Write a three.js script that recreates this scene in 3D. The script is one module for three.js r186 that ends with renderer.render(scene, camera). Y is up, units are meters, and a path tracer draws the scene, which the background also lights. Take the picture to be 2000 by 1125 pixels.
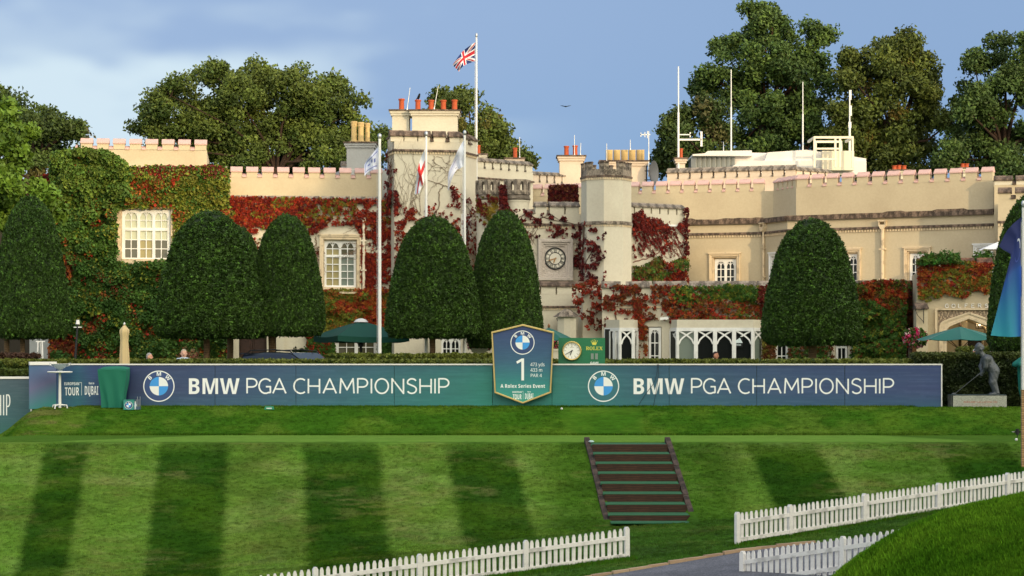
import * as THREE from 'three';
import { mergeGeometries } from 'three/addons/utils/BufferGeometryUtils.js';
import { MarchingCubes } from 'three/addons/objects/MarchingCubes.js';

// ---------------------------------------------------------------- camera, sky, sun, exposure
const F = 3900, HX = 1000, HY = 690, EYE = 1.7;          // focal length and horizon of the photograph (2000 x 1125), eye height
const scene = new THREE.Scene();
const camera = new THREE.PerspectiveCamera(2 * Math.atan(562.5 / F) * 180 / Math.PI, 16 / 9, 1, 3000);
camera.position.set(0, EYE, 0);
camera.lookAt(0, EYE, -100);
camera.setViewOffset(2000, 1125, 0, -(HY - 562.5), 2000, 1125);   // a shift lens: level camera, verticals stay vertical

const SUN_AZ = 33 * Math.PI / 180, SUN_EL = 11.5 * Math.PI / 180;
const SUN = new THREE.Vector3(Math.sin(SUN_AZ) * Math.cos(SUN_EL), Math.sin(SUN_EL), Math.cos(SUN_AZ) * Math.cos(SUN_EL));

// ---- seeded random numbers and noise
function rng(seed) { let a = seed >>> 0; return () => { a = (a + 0x6d2b79f5) | 0; let t = Math.imul(a ^ (a >>> 15), 1 | a); t = (t + Math.imul(t ^ (t >>> 7), 61 | t)) ^ t; return ((t ^ (t >>> 14)) >>> 0) / 4294967296; }; }
const { clamp, lerp, smoothstep } = THREE.MathUtils;
const mix3 = (a, b, t) => [lerp(a[0], b[0], t), lerp(a[1], b[1], t), lerp(a[2], b[2], t)];
function hash3(x, y, z) { let h = Math.imul(x, 374761393) ^ Math.imul(y, 668265263) ^ Math.imul(z, 2147483647 - 61); h = Math.imul(h ^ (h >>> 13), 1274126177); h ^= h >>> 16; return (h >>> 0) / 4294967296; }
function vnoise(x, y, z = 0, per = 0) {
  const X = Math.floor(x), Y = Math.floor(y), Z = Math.floor(z), fx = x - X, fy = y - Y, fz = z - Z;
  const u = fx * fx * (3 - 2 * fx), v = fy * fy * (3 - 2 * fy), w = fz * fz * (3 - 2 * fz);
  const m = per ? (n) => ((n % per) + per) % per : (n) => n;
  const g = (i, j, k) => hash3(m(X + i), m(Y + j), Z + k);
  const a = lerp(lerp(g(0, 0, 0), g(1, 0, 0), u), lerp(g(0, 1, 0), g(1, 1, 0), u), v);
  if (fz === 0) return a;
  return lerp(a, lerp(lerp(g(0, 0, 1), g(1, 0, 1), u), lerp(g(0, 1, 1), g(1, 1, 1), u), v), w);
}
function fbm(x, y, z = 0, oct = 4, per = 0) { let s = 0, a = 0.5, n = 0; for (let i = 0; i < oct; i++) { s += a * vnoise(x, y, z + i * 7, per); n += a; a *= 0.5; x *= 2; y *= 2; per *= 2; } return s / n; }

// ---- the sky: clear blue with thin pale cloud, brighter and warmer on the sun's side
function makeSky() {
  const W = 2048, H = 1024, data = new Float32Array(W * H * 4);
  for (let r = 0; r < H; r++) {
    const up = ((r + 0.5) / H - 0.5) * Math.PI, y = Math.sin(up), c = Math.cos(up);
    for (let q = 0; q < W; q++) {
      const az = ((q + 0.5) / W - 0.5) * 2 * Math.PI, x = Math.cos(az) * c, z = Math.sin(az) * c, o = (r * W + q) * 4;
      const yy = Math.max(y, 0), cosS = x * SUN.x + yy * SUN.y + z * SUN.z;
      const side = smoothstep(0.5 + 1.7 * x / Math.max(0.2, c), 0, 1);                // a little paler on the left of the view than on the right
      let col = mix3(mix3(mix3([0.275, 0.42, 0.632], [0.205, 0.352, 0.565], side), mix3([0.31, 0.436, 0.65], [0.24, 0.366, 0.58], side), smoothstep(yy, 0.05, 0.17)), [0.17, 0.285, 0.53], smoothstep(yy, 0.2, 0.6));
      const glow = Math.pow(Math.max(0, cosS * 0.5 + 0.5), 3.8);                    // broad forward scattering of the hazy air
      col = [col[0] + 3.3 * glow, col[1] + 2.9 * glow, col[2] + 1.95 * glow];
      // thin cloud on a plane overhead
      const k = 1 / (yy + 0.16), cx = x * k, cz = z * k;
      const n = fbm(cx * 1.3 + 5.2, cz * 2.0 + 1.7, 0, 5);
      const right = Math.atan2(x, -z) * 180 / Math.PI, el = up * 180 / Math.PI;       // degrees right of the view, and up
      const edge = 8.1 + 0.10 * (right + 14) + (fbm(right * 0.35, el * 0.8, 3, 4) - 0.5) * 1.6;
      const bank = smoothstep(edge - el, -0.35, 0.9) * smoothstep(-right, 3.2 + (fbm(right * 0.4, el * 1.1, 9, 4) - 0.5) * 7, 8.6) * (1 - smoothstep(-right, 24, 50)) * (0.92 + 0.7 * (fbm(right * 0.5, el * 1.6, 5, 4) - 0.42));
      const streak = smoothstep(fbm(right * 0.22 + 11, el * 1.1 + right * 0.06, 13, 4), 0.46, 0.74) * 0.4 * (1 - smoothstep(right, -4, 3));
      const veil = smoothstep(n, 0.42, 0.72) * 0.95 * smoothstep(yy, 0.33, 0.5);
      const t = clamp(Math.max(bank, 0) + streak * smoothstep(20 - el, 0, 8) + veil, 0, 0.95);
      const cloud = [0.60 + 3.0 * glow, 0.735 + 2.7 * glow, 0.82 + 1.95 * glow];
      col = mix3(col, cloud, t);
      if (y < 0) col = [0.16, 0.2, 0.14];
      data[o] = col[0]; data[o + 1] = col[1]; data[o + 2] = col[2]; data[o + 3] = 1;
    }
  }
  const t = new THREE.DataTexture(data, W, H, THREE.RGBAFormat, THREE.FloatType);
  t.mapping = THREE.EquirectangularReflectionMapping; t.magFilter = THREE.LinearFilter; t.needsUpdate = true;
  return t;
}
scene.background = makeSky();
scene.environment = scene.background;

const sun = new THREE.DirectionalLight(new THREE.Color().setRGB(1.0, 0.74, 0.43), 2.0);
sun.target.position.set(0, 2, -75); scene.add(sun.target);
sun.position.copy(SUN).multiplyScalar(120).add(sun.target.position);
sun.castShadow = true; sun.shadow.mapSize.set(4096, 4096);
Object.assign(sun.shadow.camera, { left: -60, right: 60, top: 50, bottom: -50, near: 1, far: 300 });
scene.add(sun);

const SHADE_NEAR = [[20, 21], [25, 21], [29.5, 21], [34, 21], [38, 22], [41.5, 26.5], [45, 28], [48.5, 28], [51.5, 22], [55, 20.5], [62.5, 20], [67, 20.5], [72, 21]];  // trees at the right that shade the lawn and the lower walls: x, height
const renderer = new THREE.WebGLRenderer({ antialias: true });
renderer.setSize(1024, 576);
renderer.toneMapping = THREE.LinearToneMapping;
renderer.toneMappingExposure = 1.12;
renderer.shadowMap.enabled = true;

// ---------------------------------------------------------------- helpers
const V = (x, y, z) => new THREE.Vector3(x, y, z);
const at = (px, py, d) => V((px - HX) / F * d, EYE + (HY - py) / F * d, -d);   // where a point seen at (px, py) stands if it is d metres deep
const XAT = (px, d) => (px - HX) / F * d, YAT = (py, d) => EYE + (HY - py) / F * d;
const rgb = (r, g, b) => new THREE.Color().setRGB(r, g, b);
const srgb = (r, g, b) => new THREE.Color(`rgb(${Math.round(r)},${Math.round(g)},${Math.round(b)})`);
const names = {};
function numbered(name) { const n = names[name] = (names[name] ?? -1) + 1; return n ? `${name}_${String(n).padStart(3, '0')}` : name; }
function tag(o, label, category, group) { o.userData.label = label; o.userData.category = category; if (group) o.userData.group = group; return o; }
function thing(name, label, category, pos = [0, 0, 0], turn = 0, group) {
  const o = new THREE.Group(); o.name = numbered(name); scene.add(o);
  o.position.set(...(pos.isVector3 ? pos.toArray() : pos)); o.rotation.y = turn;
  return tag(o, label, category, group);
}
function plain(g) {
  let n = g.index ? g.toNonIndexed() : g;
  for (const k of Object.keys(n.attributes)) if (!['position', 'normal', 'uv'].includes(k)) n.deleteAttribute(k);
  if (!n.attributes.uv) n.setAttribute('uv', new THREE.BufferAttribute(new Float32Array(n.attributes.position.count * 2), 2));
  if (!n.attributes.normal) n.computeVertexNormals();
  n.morphAttributes = {};
  return n;
}
const merge = (list) => { const l = [].concat(list).flat(9).map(plain); return l.length === 1 ? l[0] : mergeGeometries(l); };
function uvm(g) {                                           // uv in metres from the face's main direction
  const p = g.attributes.position, n = g.attributes.normal, u = g.attributes.uv;
  for (let i = 0; i < p.count; i++) {
    const ax = Math.abs(n.getX(i)), ay = Math.abs(n.getY(i)), az = Math.abs(n.getZ(i));
    if (ay > ax && ay > az) u.setXY(i, p.getX(i), p.getZ(i)); else if (ax > az) u.setXY(i, p.getZ(i), p.getY(i)); else u.setXY(i, p.getX(i), p.getY(i));
  }
  return g;
}
function mesh(name, geos, mat, parent = scene, keepUv = false) {
  const g = geos.isBufferGeometry && geos.userData.ready ? geos : merge(geos);
  if (!keepUv && !g.userData.ready) uvm(g);
  g.userData.ready = true;
  const m = new THREE.Mesh(g, mat); m.name = parent === scene ? numbered(name) : name; m.castShadow = m.receiveShadow = true;
  parent.add(m); return m;
}
const ready = (geos, keepUv) => { const g = merge(geos); if (!keepUv) uvm(g); g.userData.ready = true; return g; };
const bx = (w, h, d, x = 0, y = 0, z = 0) => new THREE.BoxGeometry(w, h, d).translate(x, y, z);
const box2 = (x0, x1, y0, y1, z0, z1) => bx(x1 - x0, y1 - y0, z1 - z0, (x0 + x1) / 2, (y0 + y1) / 2, (z0 + z1) / 2);
const cyl = (r1, r0, h, x = 0, y = 0, z = 0, seg = 16) => new THREE.CylinderGeometry(r1, r0, h, seg).translate(x, y, z);   // y: the middle
const lathe = (pts, seg = 24) => new THREE.LatheGeometry(pts.map((p) => new THREE.Vector2(p[0], p[1])), seg);
function poly(pts) { const s = new THREE.Shape(); pts.forEach((p, i) => i ? s.lineTo(p[0], p[1]) : s.moveTo(p[0], p[1])); s.closePath(); return s; }
const hole = (pts) => { const s = new THREE.Path(); pts.forEach((p, i) => i ? s.lineTo(p[0], p[1]) : s.moveTo(p[0], p[1])); s.closePath(); return s; };
function extr(shape, depth, z = 0, bevel = 0) { return new THREE.ExtrudeGeometry(shape, { depth: depth - 2 * bevel, bevelEnabled: bevel > 0, bevelSize: bevel, bevelThickness: bevel, bevelOffset: -bevel, bevelSegments: 2, curveSegments: 10 }).translate(0, 0, z + bevel); }
function taper(pts, r, seg = 7) {                           // a tube through pts with its own radius at each point
  const pos = [], idx = [], n = pts.length, up = V(0.31, 0.17, 0.93).normalize();
  for (let i = 0; i < n; i++) {
    const dir = pts[Math.min(n - 1, i + 1)].clone().sub(pts[Math.max(0, i - 1)]).normalize();
    const a = V(0, 0, 0).crossVectors(dir, up).normalize(), b = V(0, 0, 0).crossVectors(dir, a);
    for (let j = 0; j < seg; j++) { const t = j / seg * 2 * Math.PI; pos.push(...pts[i].clone().addScaledVector(a, Math.cos(t) * r[i]).addScaledVector(b, Math.sin(t) * r[i]).toArray()); }
  }
  for (let i = 0; i < n - 1; i++) for (let j = 0; j < seg; j++) { const a = i * seg + j, b = i * seg + (j + 1) % seg, c = a + seg, d = b + seg; idx.push(a, b, c, b, d, c); }
  const g = new THREE.BufferGeometry(); g.setAttribute('position', new THREE.Float32BufferAttribute(pos, 3)); g.setIndex(idx); g.computeVertexNormals();
  return plain(g);
}
function ribbon(pts, w, z0, depth) {                        // a flat bar along a line in the xy plane
  const L = [], R = [];
  pts.forEach((p, i) => { const a = pts[Math.max(0, i - 1)], b = pts[Math.min(pts.length - 1, i + 1)], dx = b[0] - a[0], dy = b[1] - a[1], l = Math.hypot(dx, dy); L.push([p[0] - dy / l * w / 2, p[1] + dx / l * w / 2]); R.unshift([p[0] + dy / l * w / 2, p[1] - dx / l * w / 2]); });
  return extr(poly([...L, ...R]), depth, z0);
}
// ---- textures
function tex(w, h, fn, rep = 1, rep2 = rep) {                // fn(u, v) gives sRGB 0..255; rep = metres per repeat
  const d = new Uint8Array(w * h * 4);
  for (let y = 0; y < h; y++) for (let x = 0; x < w; x++) { const c = fn((x + 0.5) / w, (y + 0.5) / h), o = (y * w + x) * 4; for (let i = 0; i < 3; i++) d[o + i] = clamp(c[i], 0, 255); d[o + 3] = 255; }
  const t = new THREE.DataTexture(d, w, h); t.colorSpace = THREE.SRGBColorSpace; t.magFilter = THREE.LinearFilter; t.wrapS = t.wrapT = THREE.RepeatWrapping; t.repeat.set(1 / rep, 1 / rep2); t.needsUpdate = true;
  return t;
}
const asData = (t) => { const c = t.clone(); c.colorSpace = THREE.NoColorSpace; return c; };
function canvas(w, h, draw) { const c = document.createElement('canvas'); c.width = w; c.height = h; draw(c.getContext('2d'), w, h); const t = new THREE.CanvasTexture(c); t.colorSpace = THREE.SRGBColorSpace; t.wrapS = t.wrapT = THREE.ClampToEdgeWrapping; return t; }
const std = (color, roughness = 0.8, more = {}) => new THREE.MeshStandardMaterial({ color, roughness, ...more });

const stuccoTex = tex(1024, 1024, (u, v) => { const a = fbm(u * 6, v * 6, 1, 5, 6), b = fbm(u * 48, v * 3, 2, 3, 3) , c = fbm(u * 128, v * 128, 4, 2, 128); const s = 249 - 9 * smoothstep(a, 0.4, 0.8) - 52 * smoothstep(fbm(u * 24, v * 2, 6, 3, 2), 0.5, 0.85) * (0.4 + b) - 10 * c; return [s, s - 1.5 * (255 - s) * 0.12, s - (255 - s) * 0.25]; }, 7);
const stuccoBump = asData(tex(512, 512, (u, v) => { const c = 128 + 90 * (fbm(u * 64, v * 64, 3, 3, 64) - 0.5) + 70 * (fbm(u * 5, v * 5, 8, 3, 5) - 0.5); return [c, c, c]; }, 2.5));
const stoneTex = tex(512, 512, (u, v) => { const a = fbm(u * 10, v * 10, 1, 5, 10), b = fbm(u * 40, v * 40, 5, 3, 40); const k = smoothstep(a, 0.36, 0.68), l = smoothstep(fbm(u * 22, v * 22, 9, 4, 22), 0.58, 0.72); const s = lerp(118, 178, k) + 60 * (b - 0.5) - 30 * smoothstep(fbm(u * 40, v * 5, 12, 3, 5), 0.5, 0.75); return mix3([s * 1.0, s * 0.955, s * 0.9], [206, 198, 182], l * 0.5); }, 1.6);
const stoneBump = asData(tex(256, 256, (u, v) => { const c = 255 * fbm(u * 24, v * 24, 5, 4, 24); return [c, c, c]; }, 1));
const pinkTex = tex(256, 256, (u, v) => { const a = fbm(u * 8, v * 8, 1, 4, 8), s = 244 - 40 * smoothstep(a, 0.5, 0.8) - 12 * vnoise(u * 64, v * 64, 0, 64); return [s, s - 3, s - 4]; }, 1.7);
const paintTex = tex(256, 256, (u, v) => { const s = 250 - 14 * smoothstep(fbm(u * 6, v * 6, 1, 4, 6), 0.5, 0.8) - 8 * vnoise(u * 64, v * 64, 0, 64); return [s, s, s]; }, 2.3);
const woodTex = tex(512, 256, (u, v) => { const g = fbm(u * 4, v * 40, 2, 4, 4), s = 150 + 150 * (g - 0.5) + 60 * (fbm(u * 16, v * 16, 7, 3, 16) - 0.5); return [s * 1.08, s * 0.98, s * 0.93]; }, 1.5, 0.6);
const cream = std(rgb(0.605, 0.515, 0.35), 0.9, { map: stuccoTex, bumpMap: stuccoBump, bumpScale: 0.006 });
const creamPale = std(rgb(0.715, 0.665, 0.53), 0.9, { map: stuccoTex, bumpMap: stuccoBump, bumpScale: 0.006 });
const creamPink = std(rgb(0.74, 0.62, 0.49), 0.9, { map: stuccoTex, bumpMap: stuccoBump, bumpScale: 0.006 });
const greyAndShadeStucco = std(srgb(178, 181, 181), 0.9, { map: stuccoTex, bumpMap: stuccoBump, bumpScale: 0.006 });  // grey panel colour; also paints the shade on the left chimney
const pink = std(srgb(222, 185, 176), 0.85, { map: pinkTex, bumpMap: stoneBump, bumpScale: 0.006 });
const stone = std(srgb(226, 216, 206), 0.95, { map: stoneTex, bumpMap: stoneBump, bumpScale: 0.02 });
const darkStone = std(srgb(178, 158, 146), 0.95, { map: stoneTex, bumpMap: stoneBump, bumpScale: 0.02 });
const whitePaint = std(srgb(244, 243, 240), 0.5, { map: paintTex });
const creamPaint = std(srgb(235, 215, 180), 0.6, { map: pinkTex });
const carvedStone = std(srgb(206, 196, 186), 0.9, { map: stuccoTex, bumpMap: stoneBump, bumpScale: 0.02 });
const terracotta = std(srgb(196, 92, 52), 0.85, { map: pinkTex });
const buff = std(srgb(214, 186, 128), 0.85, { map: pinkTex });
const timber = std(srgb(92, 66, 46), 0.85, { map: woodTex });
const greyTimber = std(srgb(112, 96, 90), 0.9, { map: stoneTex, bumpMap: stoneBump, bumpScale: 0.01 });
const pole = std(srgb(232, 230, 226), 0.4);
const metal = std(srgb(190, 192, 194), 0.35, { metalness: 0.8 });
const black = std(srgb(22, 22, 24), 0.5);
const bark = std(srgb(86, 68, 52), 0.95, { map: woodTex });
const trunkGrey = std(srgb(168, 148, 114), 0.95, { map: woodTex });
const glassDark = new THREE.MeshPhysicalMaterial({ color: rgb(0.012, 0.014, 0.014), roughness: 0.06, specularIntensity: 0.6 });
const glassMid = new THREE.MeshPhysicalMaterial({ color: rgb(0.09, 0.085, 0.05), roughness: 0.12 });
const glassBlind = new THREE.MeshPhysicalMaterial({ color: rgb(0.5, 0.52, 0.36), roughness: 0.3, clearcoat: 0.5 });
const glassPale = new THREE.MeshPhysicalMaterial({ color: rgb(0.17, 0.21, 0.18), roughness: 0.15 });
const glassYellow = new THREE.MeshPhysicalMaterial({ color: rgb(0.33, 0.28, 0.12), roughness: 0.25 });
const leafMat = new THREE.MeshPhysicalMaterial({ color: rgb(1, 1, 1), roughness: 0.6, specularIntensity: 0.55, side: THREE.DoubleSide });
const leafMatte = new THREE.MeshPhysicalMaterial({ color: rgb(1, 1, 1), roughness: 0.9, specularIntensity: 0.1, side: THREE.DoubleSide });
const turf = (more) => new THREE.MeshPhysicalMaterial({ color: rgb(1, 1, 1), roughness: 0.95, specularIntensity: 0.1, ...more });

// ---- leaf clumps and instancing
function leafClump(n, R, len, wid, seed, flat = 0) {         // n folded leaves spread in a ball (flat > 0: pressed towards its +z face)
  const r = rng(seed), pos = [], q = new THREE.Quaternion(), e = new THREE.Euler();
  for (let i = 0; i < n; i++) {
    const c = V(r() * 2 - 1, r() * 2 - 1, r() * 2 - 1); if (c.length() > 1) { i--; continue; } c.multiplyScalar(R);
    if (flat) { c.z *= 0.35; e.set((r() - 0.75) * 1.5, (r() - 0.5) * 1.5, r() * 6.28); } else e.set(r() * 6.28, r() * 6.28, r() * 6.28);
    q.setFromEuler(e); const s = 0.7 + 0.6 * r(), l = len * s, w = wid * s, fold = 0.22 * w;
    const P = [V(0, -l / 2, 0), V(w / 2, 0, fold), V(0, l / 2, -0.12 * l), V(-w / 2, 0, fold)].map((p) => p.applyQuaternion(q).add(c));
    for (const k of [0, 1, 2, 0, 2, 3]) pos.push(P[k].x, P[k].y, P[k].z);
  }
  const g = new THREE.BufferGeometry(); g.setAttribute('position', new THREE.Float32BufferAttribute(pos, 3)); g.computeVertexNormals(); return plain(g);
}
function inst(name, geo, mat, items, parent, stuff = true) { // items: [Vector3, Quaternion, scale (number or Vector3), Color]
  const m = new THREE.InstancedMesh(geo, mat, items.length), M4 = new THREE.Matrix4(), sc = V(1, 1, 1);
  items.forEach((it, i) => { sc.copy(it[2].isVector3 ? it[2] : sc.setScalar(it[2])); m.setMatrixAt(i, M4.compose(it[0], it[1], sc)); m.setColorAt(i, it[3]); });
  m.name = parent === scene ? numbered(name) : name; m.castShadow = m.receiveShadow = true; if (stuff) m.userData.kind = 'stuff';
  parent.add(m); return m;
}
const randQ = (r) => new THREE.Quaternion().setFromEuler(new THREE.Euler(r() * 6.28, r() * 6.28, r() * 6.28));
const tint = (c, k, r) => rgb(c[0] * k, c[1] * k, c[2] * k);
// ---------------------------------------------------------------- the ground
const plane = (X, d) => -4.284 + 0.0729 * clamp(X, -22, 16) + 0.0312 * clamp(d, 20, 60);
const smax = (a, b, k) => { const h = clamp(0.5 + 0.5 * (a - b) / k, 0, 1); return lerp(b, a, h) + k * h * (1 - h); };
const stepX = (d) => 2.08 + (53.4 - d) * 0.085;             // left edge of the flight of steps
function ground(X, d) {
  let y;
  if (d >= 53.5) {
    y = -0.66 + 0.745 * smoothstep(d, 57.55, 59.55);
    y = lerp(y, 0, smoothstep(d, 60.4, 61.5));
    y -= smoothstep(-X, 14.0, 15.5) * 0.85 * smoothstep(d, 56.5, 59) * (1 - smoothstep(d, 61, 63));
  } else y = smax(-0.66 - 0.4575 * (53.5 - d), plane(X, d), 0.35);
  if (d > 53.2 && d < 53.8) y -= 0.03 * (1 - Math.abs(d - 53.5) / 0.3);
  const u = X - stepX(d); y -= 0.3 * smoothstep(u, 0.1, 0.35) * (1 - smoothstep(u, 1.75, 2.0)) * smoothstep(d, 48.9, 49.1) * (1 - smoothstep(d, 53.15, 53.4));
  if (d < 60) y += 0.05 * (fbm(X * 0.35, d * 0.35, 3, 3) - 0.5) * smoothstep(60 - d, 0, 2) * (d > 53.4 && d < 57.6 ? 0.15 : 1);
  return y;
}
const STRIPES = [[-15.6, -14.1], [-12.5, -11.3], [-9.45, -7.6], [-5.6, -3.6], [-1.8, 0.0], [6.2, 8.1], [11.2, 13.2]];  // mowing stripes: sheen of the bent blades painted as turf colour
function lawnColour(X, d) {                                  // linear base colour of the turf, with mowing sheen and lip shadow painted in
  const n1 = fbm(X * 0.9, d * 1.4, 1, 4), n2 = fbm(X * 2.2, d * 9, 2, 4), n3 = fbm(X * 9, d * 26, 4, 3);
  let c;
  const light = mix3([0.098, 0.208, 0.022], [0.128, 0.208, 0.034], n1), dark = mix3([0.013, 0.056, 0.002], [0.036, 0.094, 0.005], smoothstep(n1, 0.35, 0.7));
  if (d < 53.55) {
    const e = X - 0.12 * (53.5 - d) + (fbm(X * 3, d * 8, 5, 3) - 0.5) * 0.16;
    let s = 0; for (const [a, b] of STRIPES) s = Math.max(s, smoothstep(e, a - 0.15, a + 0.15) * (1 - smoothstep(e, b - 0.15, b + 0.15)));
    const mid = [0.052, 0.132, 0.01];
    const lim = smoothstep(X, 0.6, 2.4) * (1 - smoothstep(X, 4.6, 5.4));              // less mowing contrast round the steps
    let L = mix3(light, mid, 0.85 * smoothstep(X, 0.3, 1.6) * (1 - smoothstep(X, 5.2, 6.2)) + 0.5 * smoothstep(X, 8.4, 9.6));
    c = mix3(L, dark, s * (1 - lim) * (0.85 + 0.15 * n1) * (1 - 0.5 * smoothstep(d, 52.6, 53.4)));
    c = mix3(c, [0.05, 0.125, 0.018], 0.75 * smoothstep(plane(X, d) - (-0.66 - 0.4575 * (53.5 - d)), 0.15, 0.5) * smoothstep(X, -1.5, 0.5));
    c = mix3(c, [0.125, 0.13, 0.035], 0.42 * smoothstep(fbm(X * 0.8 + 9, d * 1.1, 6, 5), 0.5, 0.72) * smoothstep(n2, 0.38, 0.62));
    c = mix3(c, c.map((v) => v * 0.74), smoothstep(fbm(X * 0.55 + 31, d * 0.9, 15, 4), 0.52, 0.72)); c = mix3(c, [c[0] * 1.28, c[1] * 1.14, c[2] * 1.6], smoothstep(fbm(X * 0.7 + 77, d * 1.3, 19, 4), 0.52, 0.7));
  } else if (d < 57.55) {
    const tee = smoothstep(X + (57.5 - d) * 0.9, -8.9, -8.3) * (1 - smoothstep(X + (d - 55) * 0.5, 11.4, 12.2));
    c = mix3([0.07, 0.15, 0.014], [0.14, 0.26, 0.036], tee * smoothstep(d, 53.5, 53.75));
  } else {
    c = mix3([0.044, 0.122, 0.008], [0.085, 0.168, 0.014], smoothstep(n1, 0.35, 0.7) * 0.8);
    c = mix3(c, [0.11, 0.185, 0.022], 0.6 * smoothstep(fbm(X * 0.7, d, 8, 3), 0.55, 0.7));
    c = mix3(c, [0.022, 0.05, 0.006], 0.9 * (1 - smoothstep(d, 57.55, 57.72)) * (1 - smoothstep(-X, 9, 11.5)));  // dark line: shadow under the tee's back lip, painted into the turf
    c = mix3(c, [0.15, 0.12, 0.05], 0.55 * smoothstep(-X, 11.2, 13.5) * smoothstep(n2, 0.42, 0.6) * smoothstep(fbm(X * 0.8, d * 2, 7, 3), 0.4, 0.6));
  }
  const k = 0.66 + 0.5 * n2 + 0.58 * (n3 - 0.5) + 0.08;
  return [c[0] * k * (0.92 + 0.16 * n1), c[1] * k, c[2] * k];
}
const X0 = -20, X1 = 20, D0 = 20, D1 = 62;
const lawnTex = (() => {
  const N = 2048, d = new Uint8Array(N * N * 4), enc = (x) => 255 * (x <= 0.0031308 ? 12.92 * x : 1.055 * Math.pow(x, 1 / 2.4) - 0.055);
  for (let j = 0; j < N; j++) for (let i = 0; i < N; i++) {
    const X = lerp(X0, X1, (i + 0.5) / N), D = lerp(D0, D1, (j + 0.5) / N), o = (j * N + i) * 4; d[o + 3] = 255;
    if (Math.abs(X) > D * 0.29 + 0.5 || D < 36) { d[o] = enc(0.05); d[o + 1] = enc(0.12); d[o + 2] = enc(0.018); continue; }
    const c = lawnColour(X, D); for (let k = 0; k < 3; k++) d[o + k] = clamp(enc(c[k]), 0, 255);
  }
  const t = new THREE.DataTexture(d, N, N); t.colorSpace = THREE.SRGBColorSpace; t.magFilter = THREE.LinearFilter; t.needsUpdate = true; return t;
})();
const turfBump = asData(tex(512, 512, (u, v) => { const c = 255 * fbm(u * 48, v * 96, 5, 4, 48); return [c, c, c]; }, 1));
{
  const line = (a, b, s) => { const l = []; for (let x = a; x < b - 1e-6; x += s) l.push(x); l.push(b); return l; };
  const xs = [-900, -400, -200, -110, -70, -46, -32, -25, ...line(X0, X1, 0.2), 25, 32, 46, 70, 110, 200, 400, 900];
  const ds = [-300, -150, -70, -30, -10, 4, 13, ...line(D0, D1, 0.15), 64, 67, 72, 80, 92, 110, 150, 220, 400, 1200, 2500];
  const build = (inside) => {
    const pos = [], uv = [], idx = [], id = new Map();
    const vert = (i, j) => { const k = i * 4096 + j; if (!id.has(k)) { id.set(k, pos.length / 3); pos.push(xs[i], ground(xs[i], ds[j]), -ds[j]); uv.push((xs[i] - X0) / (X1 - X0), (ds[j] - D0) / (D1 - D0)); } return id.get(k); };
    for (let i = 0; i < xs.length - 1; i++) for (let j = 0; j < ds.length - 1; j++) {
      const inn = xs[i] >= X0 && xs[i + 1] <= X1 && ds[j] >= D0 && ds[j + 1] <= D1; if (inn !== inside) continue;
      const a = vert(i, j), b = vert(i + 1, j), c = vert(i, j + 1), e = vert(i + 1, j + 1); idx.push(a, b, c, b, e, c);
    }
    const g = new THREE.BufferGeometry(); g.setAttribute('position', new THREE.Float32BufferAttribute(pos, 3)); g.setAttribute('uv', new THREE.Float32BufferAttribute(uv, 2)); g.setIndex(idx); g.computeVertexNormals(); g.userData.ready = true; return g;
  };
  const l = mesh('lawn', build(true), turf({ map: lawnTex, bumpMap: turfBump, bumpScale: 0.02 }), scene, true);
  turfBump.repeat.set(40 / 1.0, 42 / 1.0);
  l.userData.kind = 'structure'; l.userData.label = 'mown striped lawn rising from the road to the tee';
  const g2 = mesh('ground', build(false), std(rgb(0.05, 0.1, 0.02), 0.95), scene, true); g2.userData.kind = 'structure'; g2.userData.label = 'grass ground beyond the lawn';
}
// the grass mound in front, its back sloping down to the road
const moundTop = (X, d) => { const q = Math.max(0, X - 3.5 + 0.06 * (28 - d)); return plane(X, d) - 0.25 + (2.72 * (1 - Math.exp(-Math.pow(q / 1.32, 1.15))) + 0.25) * Math.exp(-Math.pow(Math.abs(d - 27.6) / (d > 27.6 ? 5 : 9), 2)) + 0.09 * (fbm(X * 0.8, d * 0.8, 2, 4) - 0.5); };
const moundColour = (X, d) => { const n = fbm(X * 1.1, d * 1.1, 3, 4), m = fbm(X * 14, d * 14, 6, 3); return mix3([0.046, 0.135, 0.005], [0.092, 0.205, 0.01], smoothstep(n, 0.3, 0.7)).map((v) => v * (0.6 + 0.8 * m)); };
{
  const pos = [], col = [], idx = [], NX = 110, ND = 120;
  for (let j = 0; j <= ND; j++) for (let i = 0; i <= NX; i++) { const X = lerp(3.0, 14, i / NX), d = lerp(20, 37.5, j / ND), e = smoothstep(Math.min(i / NX, j / ND, 1 - j / ND), 0, 0.05); pos.push(X, moundTop(X, d) - 0.4 * (1 - e), -d); col.push(...moundColour(X, d)); }
  for (let j = 0; j < ND; j++) for (let i = 0; i < NX; i++) { const a = j * (NX + 1) + i, b = a + 1, c = a + NX + 1; idx.push(a, b, c, b, c + 1, c); }
  const g = new THREE.BufferGeometry(); g.setAttribute('position', new THREE.Float32BufferAttribute(pos, 3)); g.setAttribute('color', new THREE.Float32BufferAttribute(col, 3)); g.setIndex(idx); g.computeVertexNormals(); g.userData.ready = true;
  const m = mesh('grass_mound', g, turf({ vertexColors: true }), scene, true); m.userData.kind = 'structure'; m.userData.label = 'bright green grass mound in the near corner';
}
const roadEdge = (X) => X < 5 ? 41 + (X - 2.05) * 0.678 : 43 + (X - 5) * 0.32;
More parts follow.
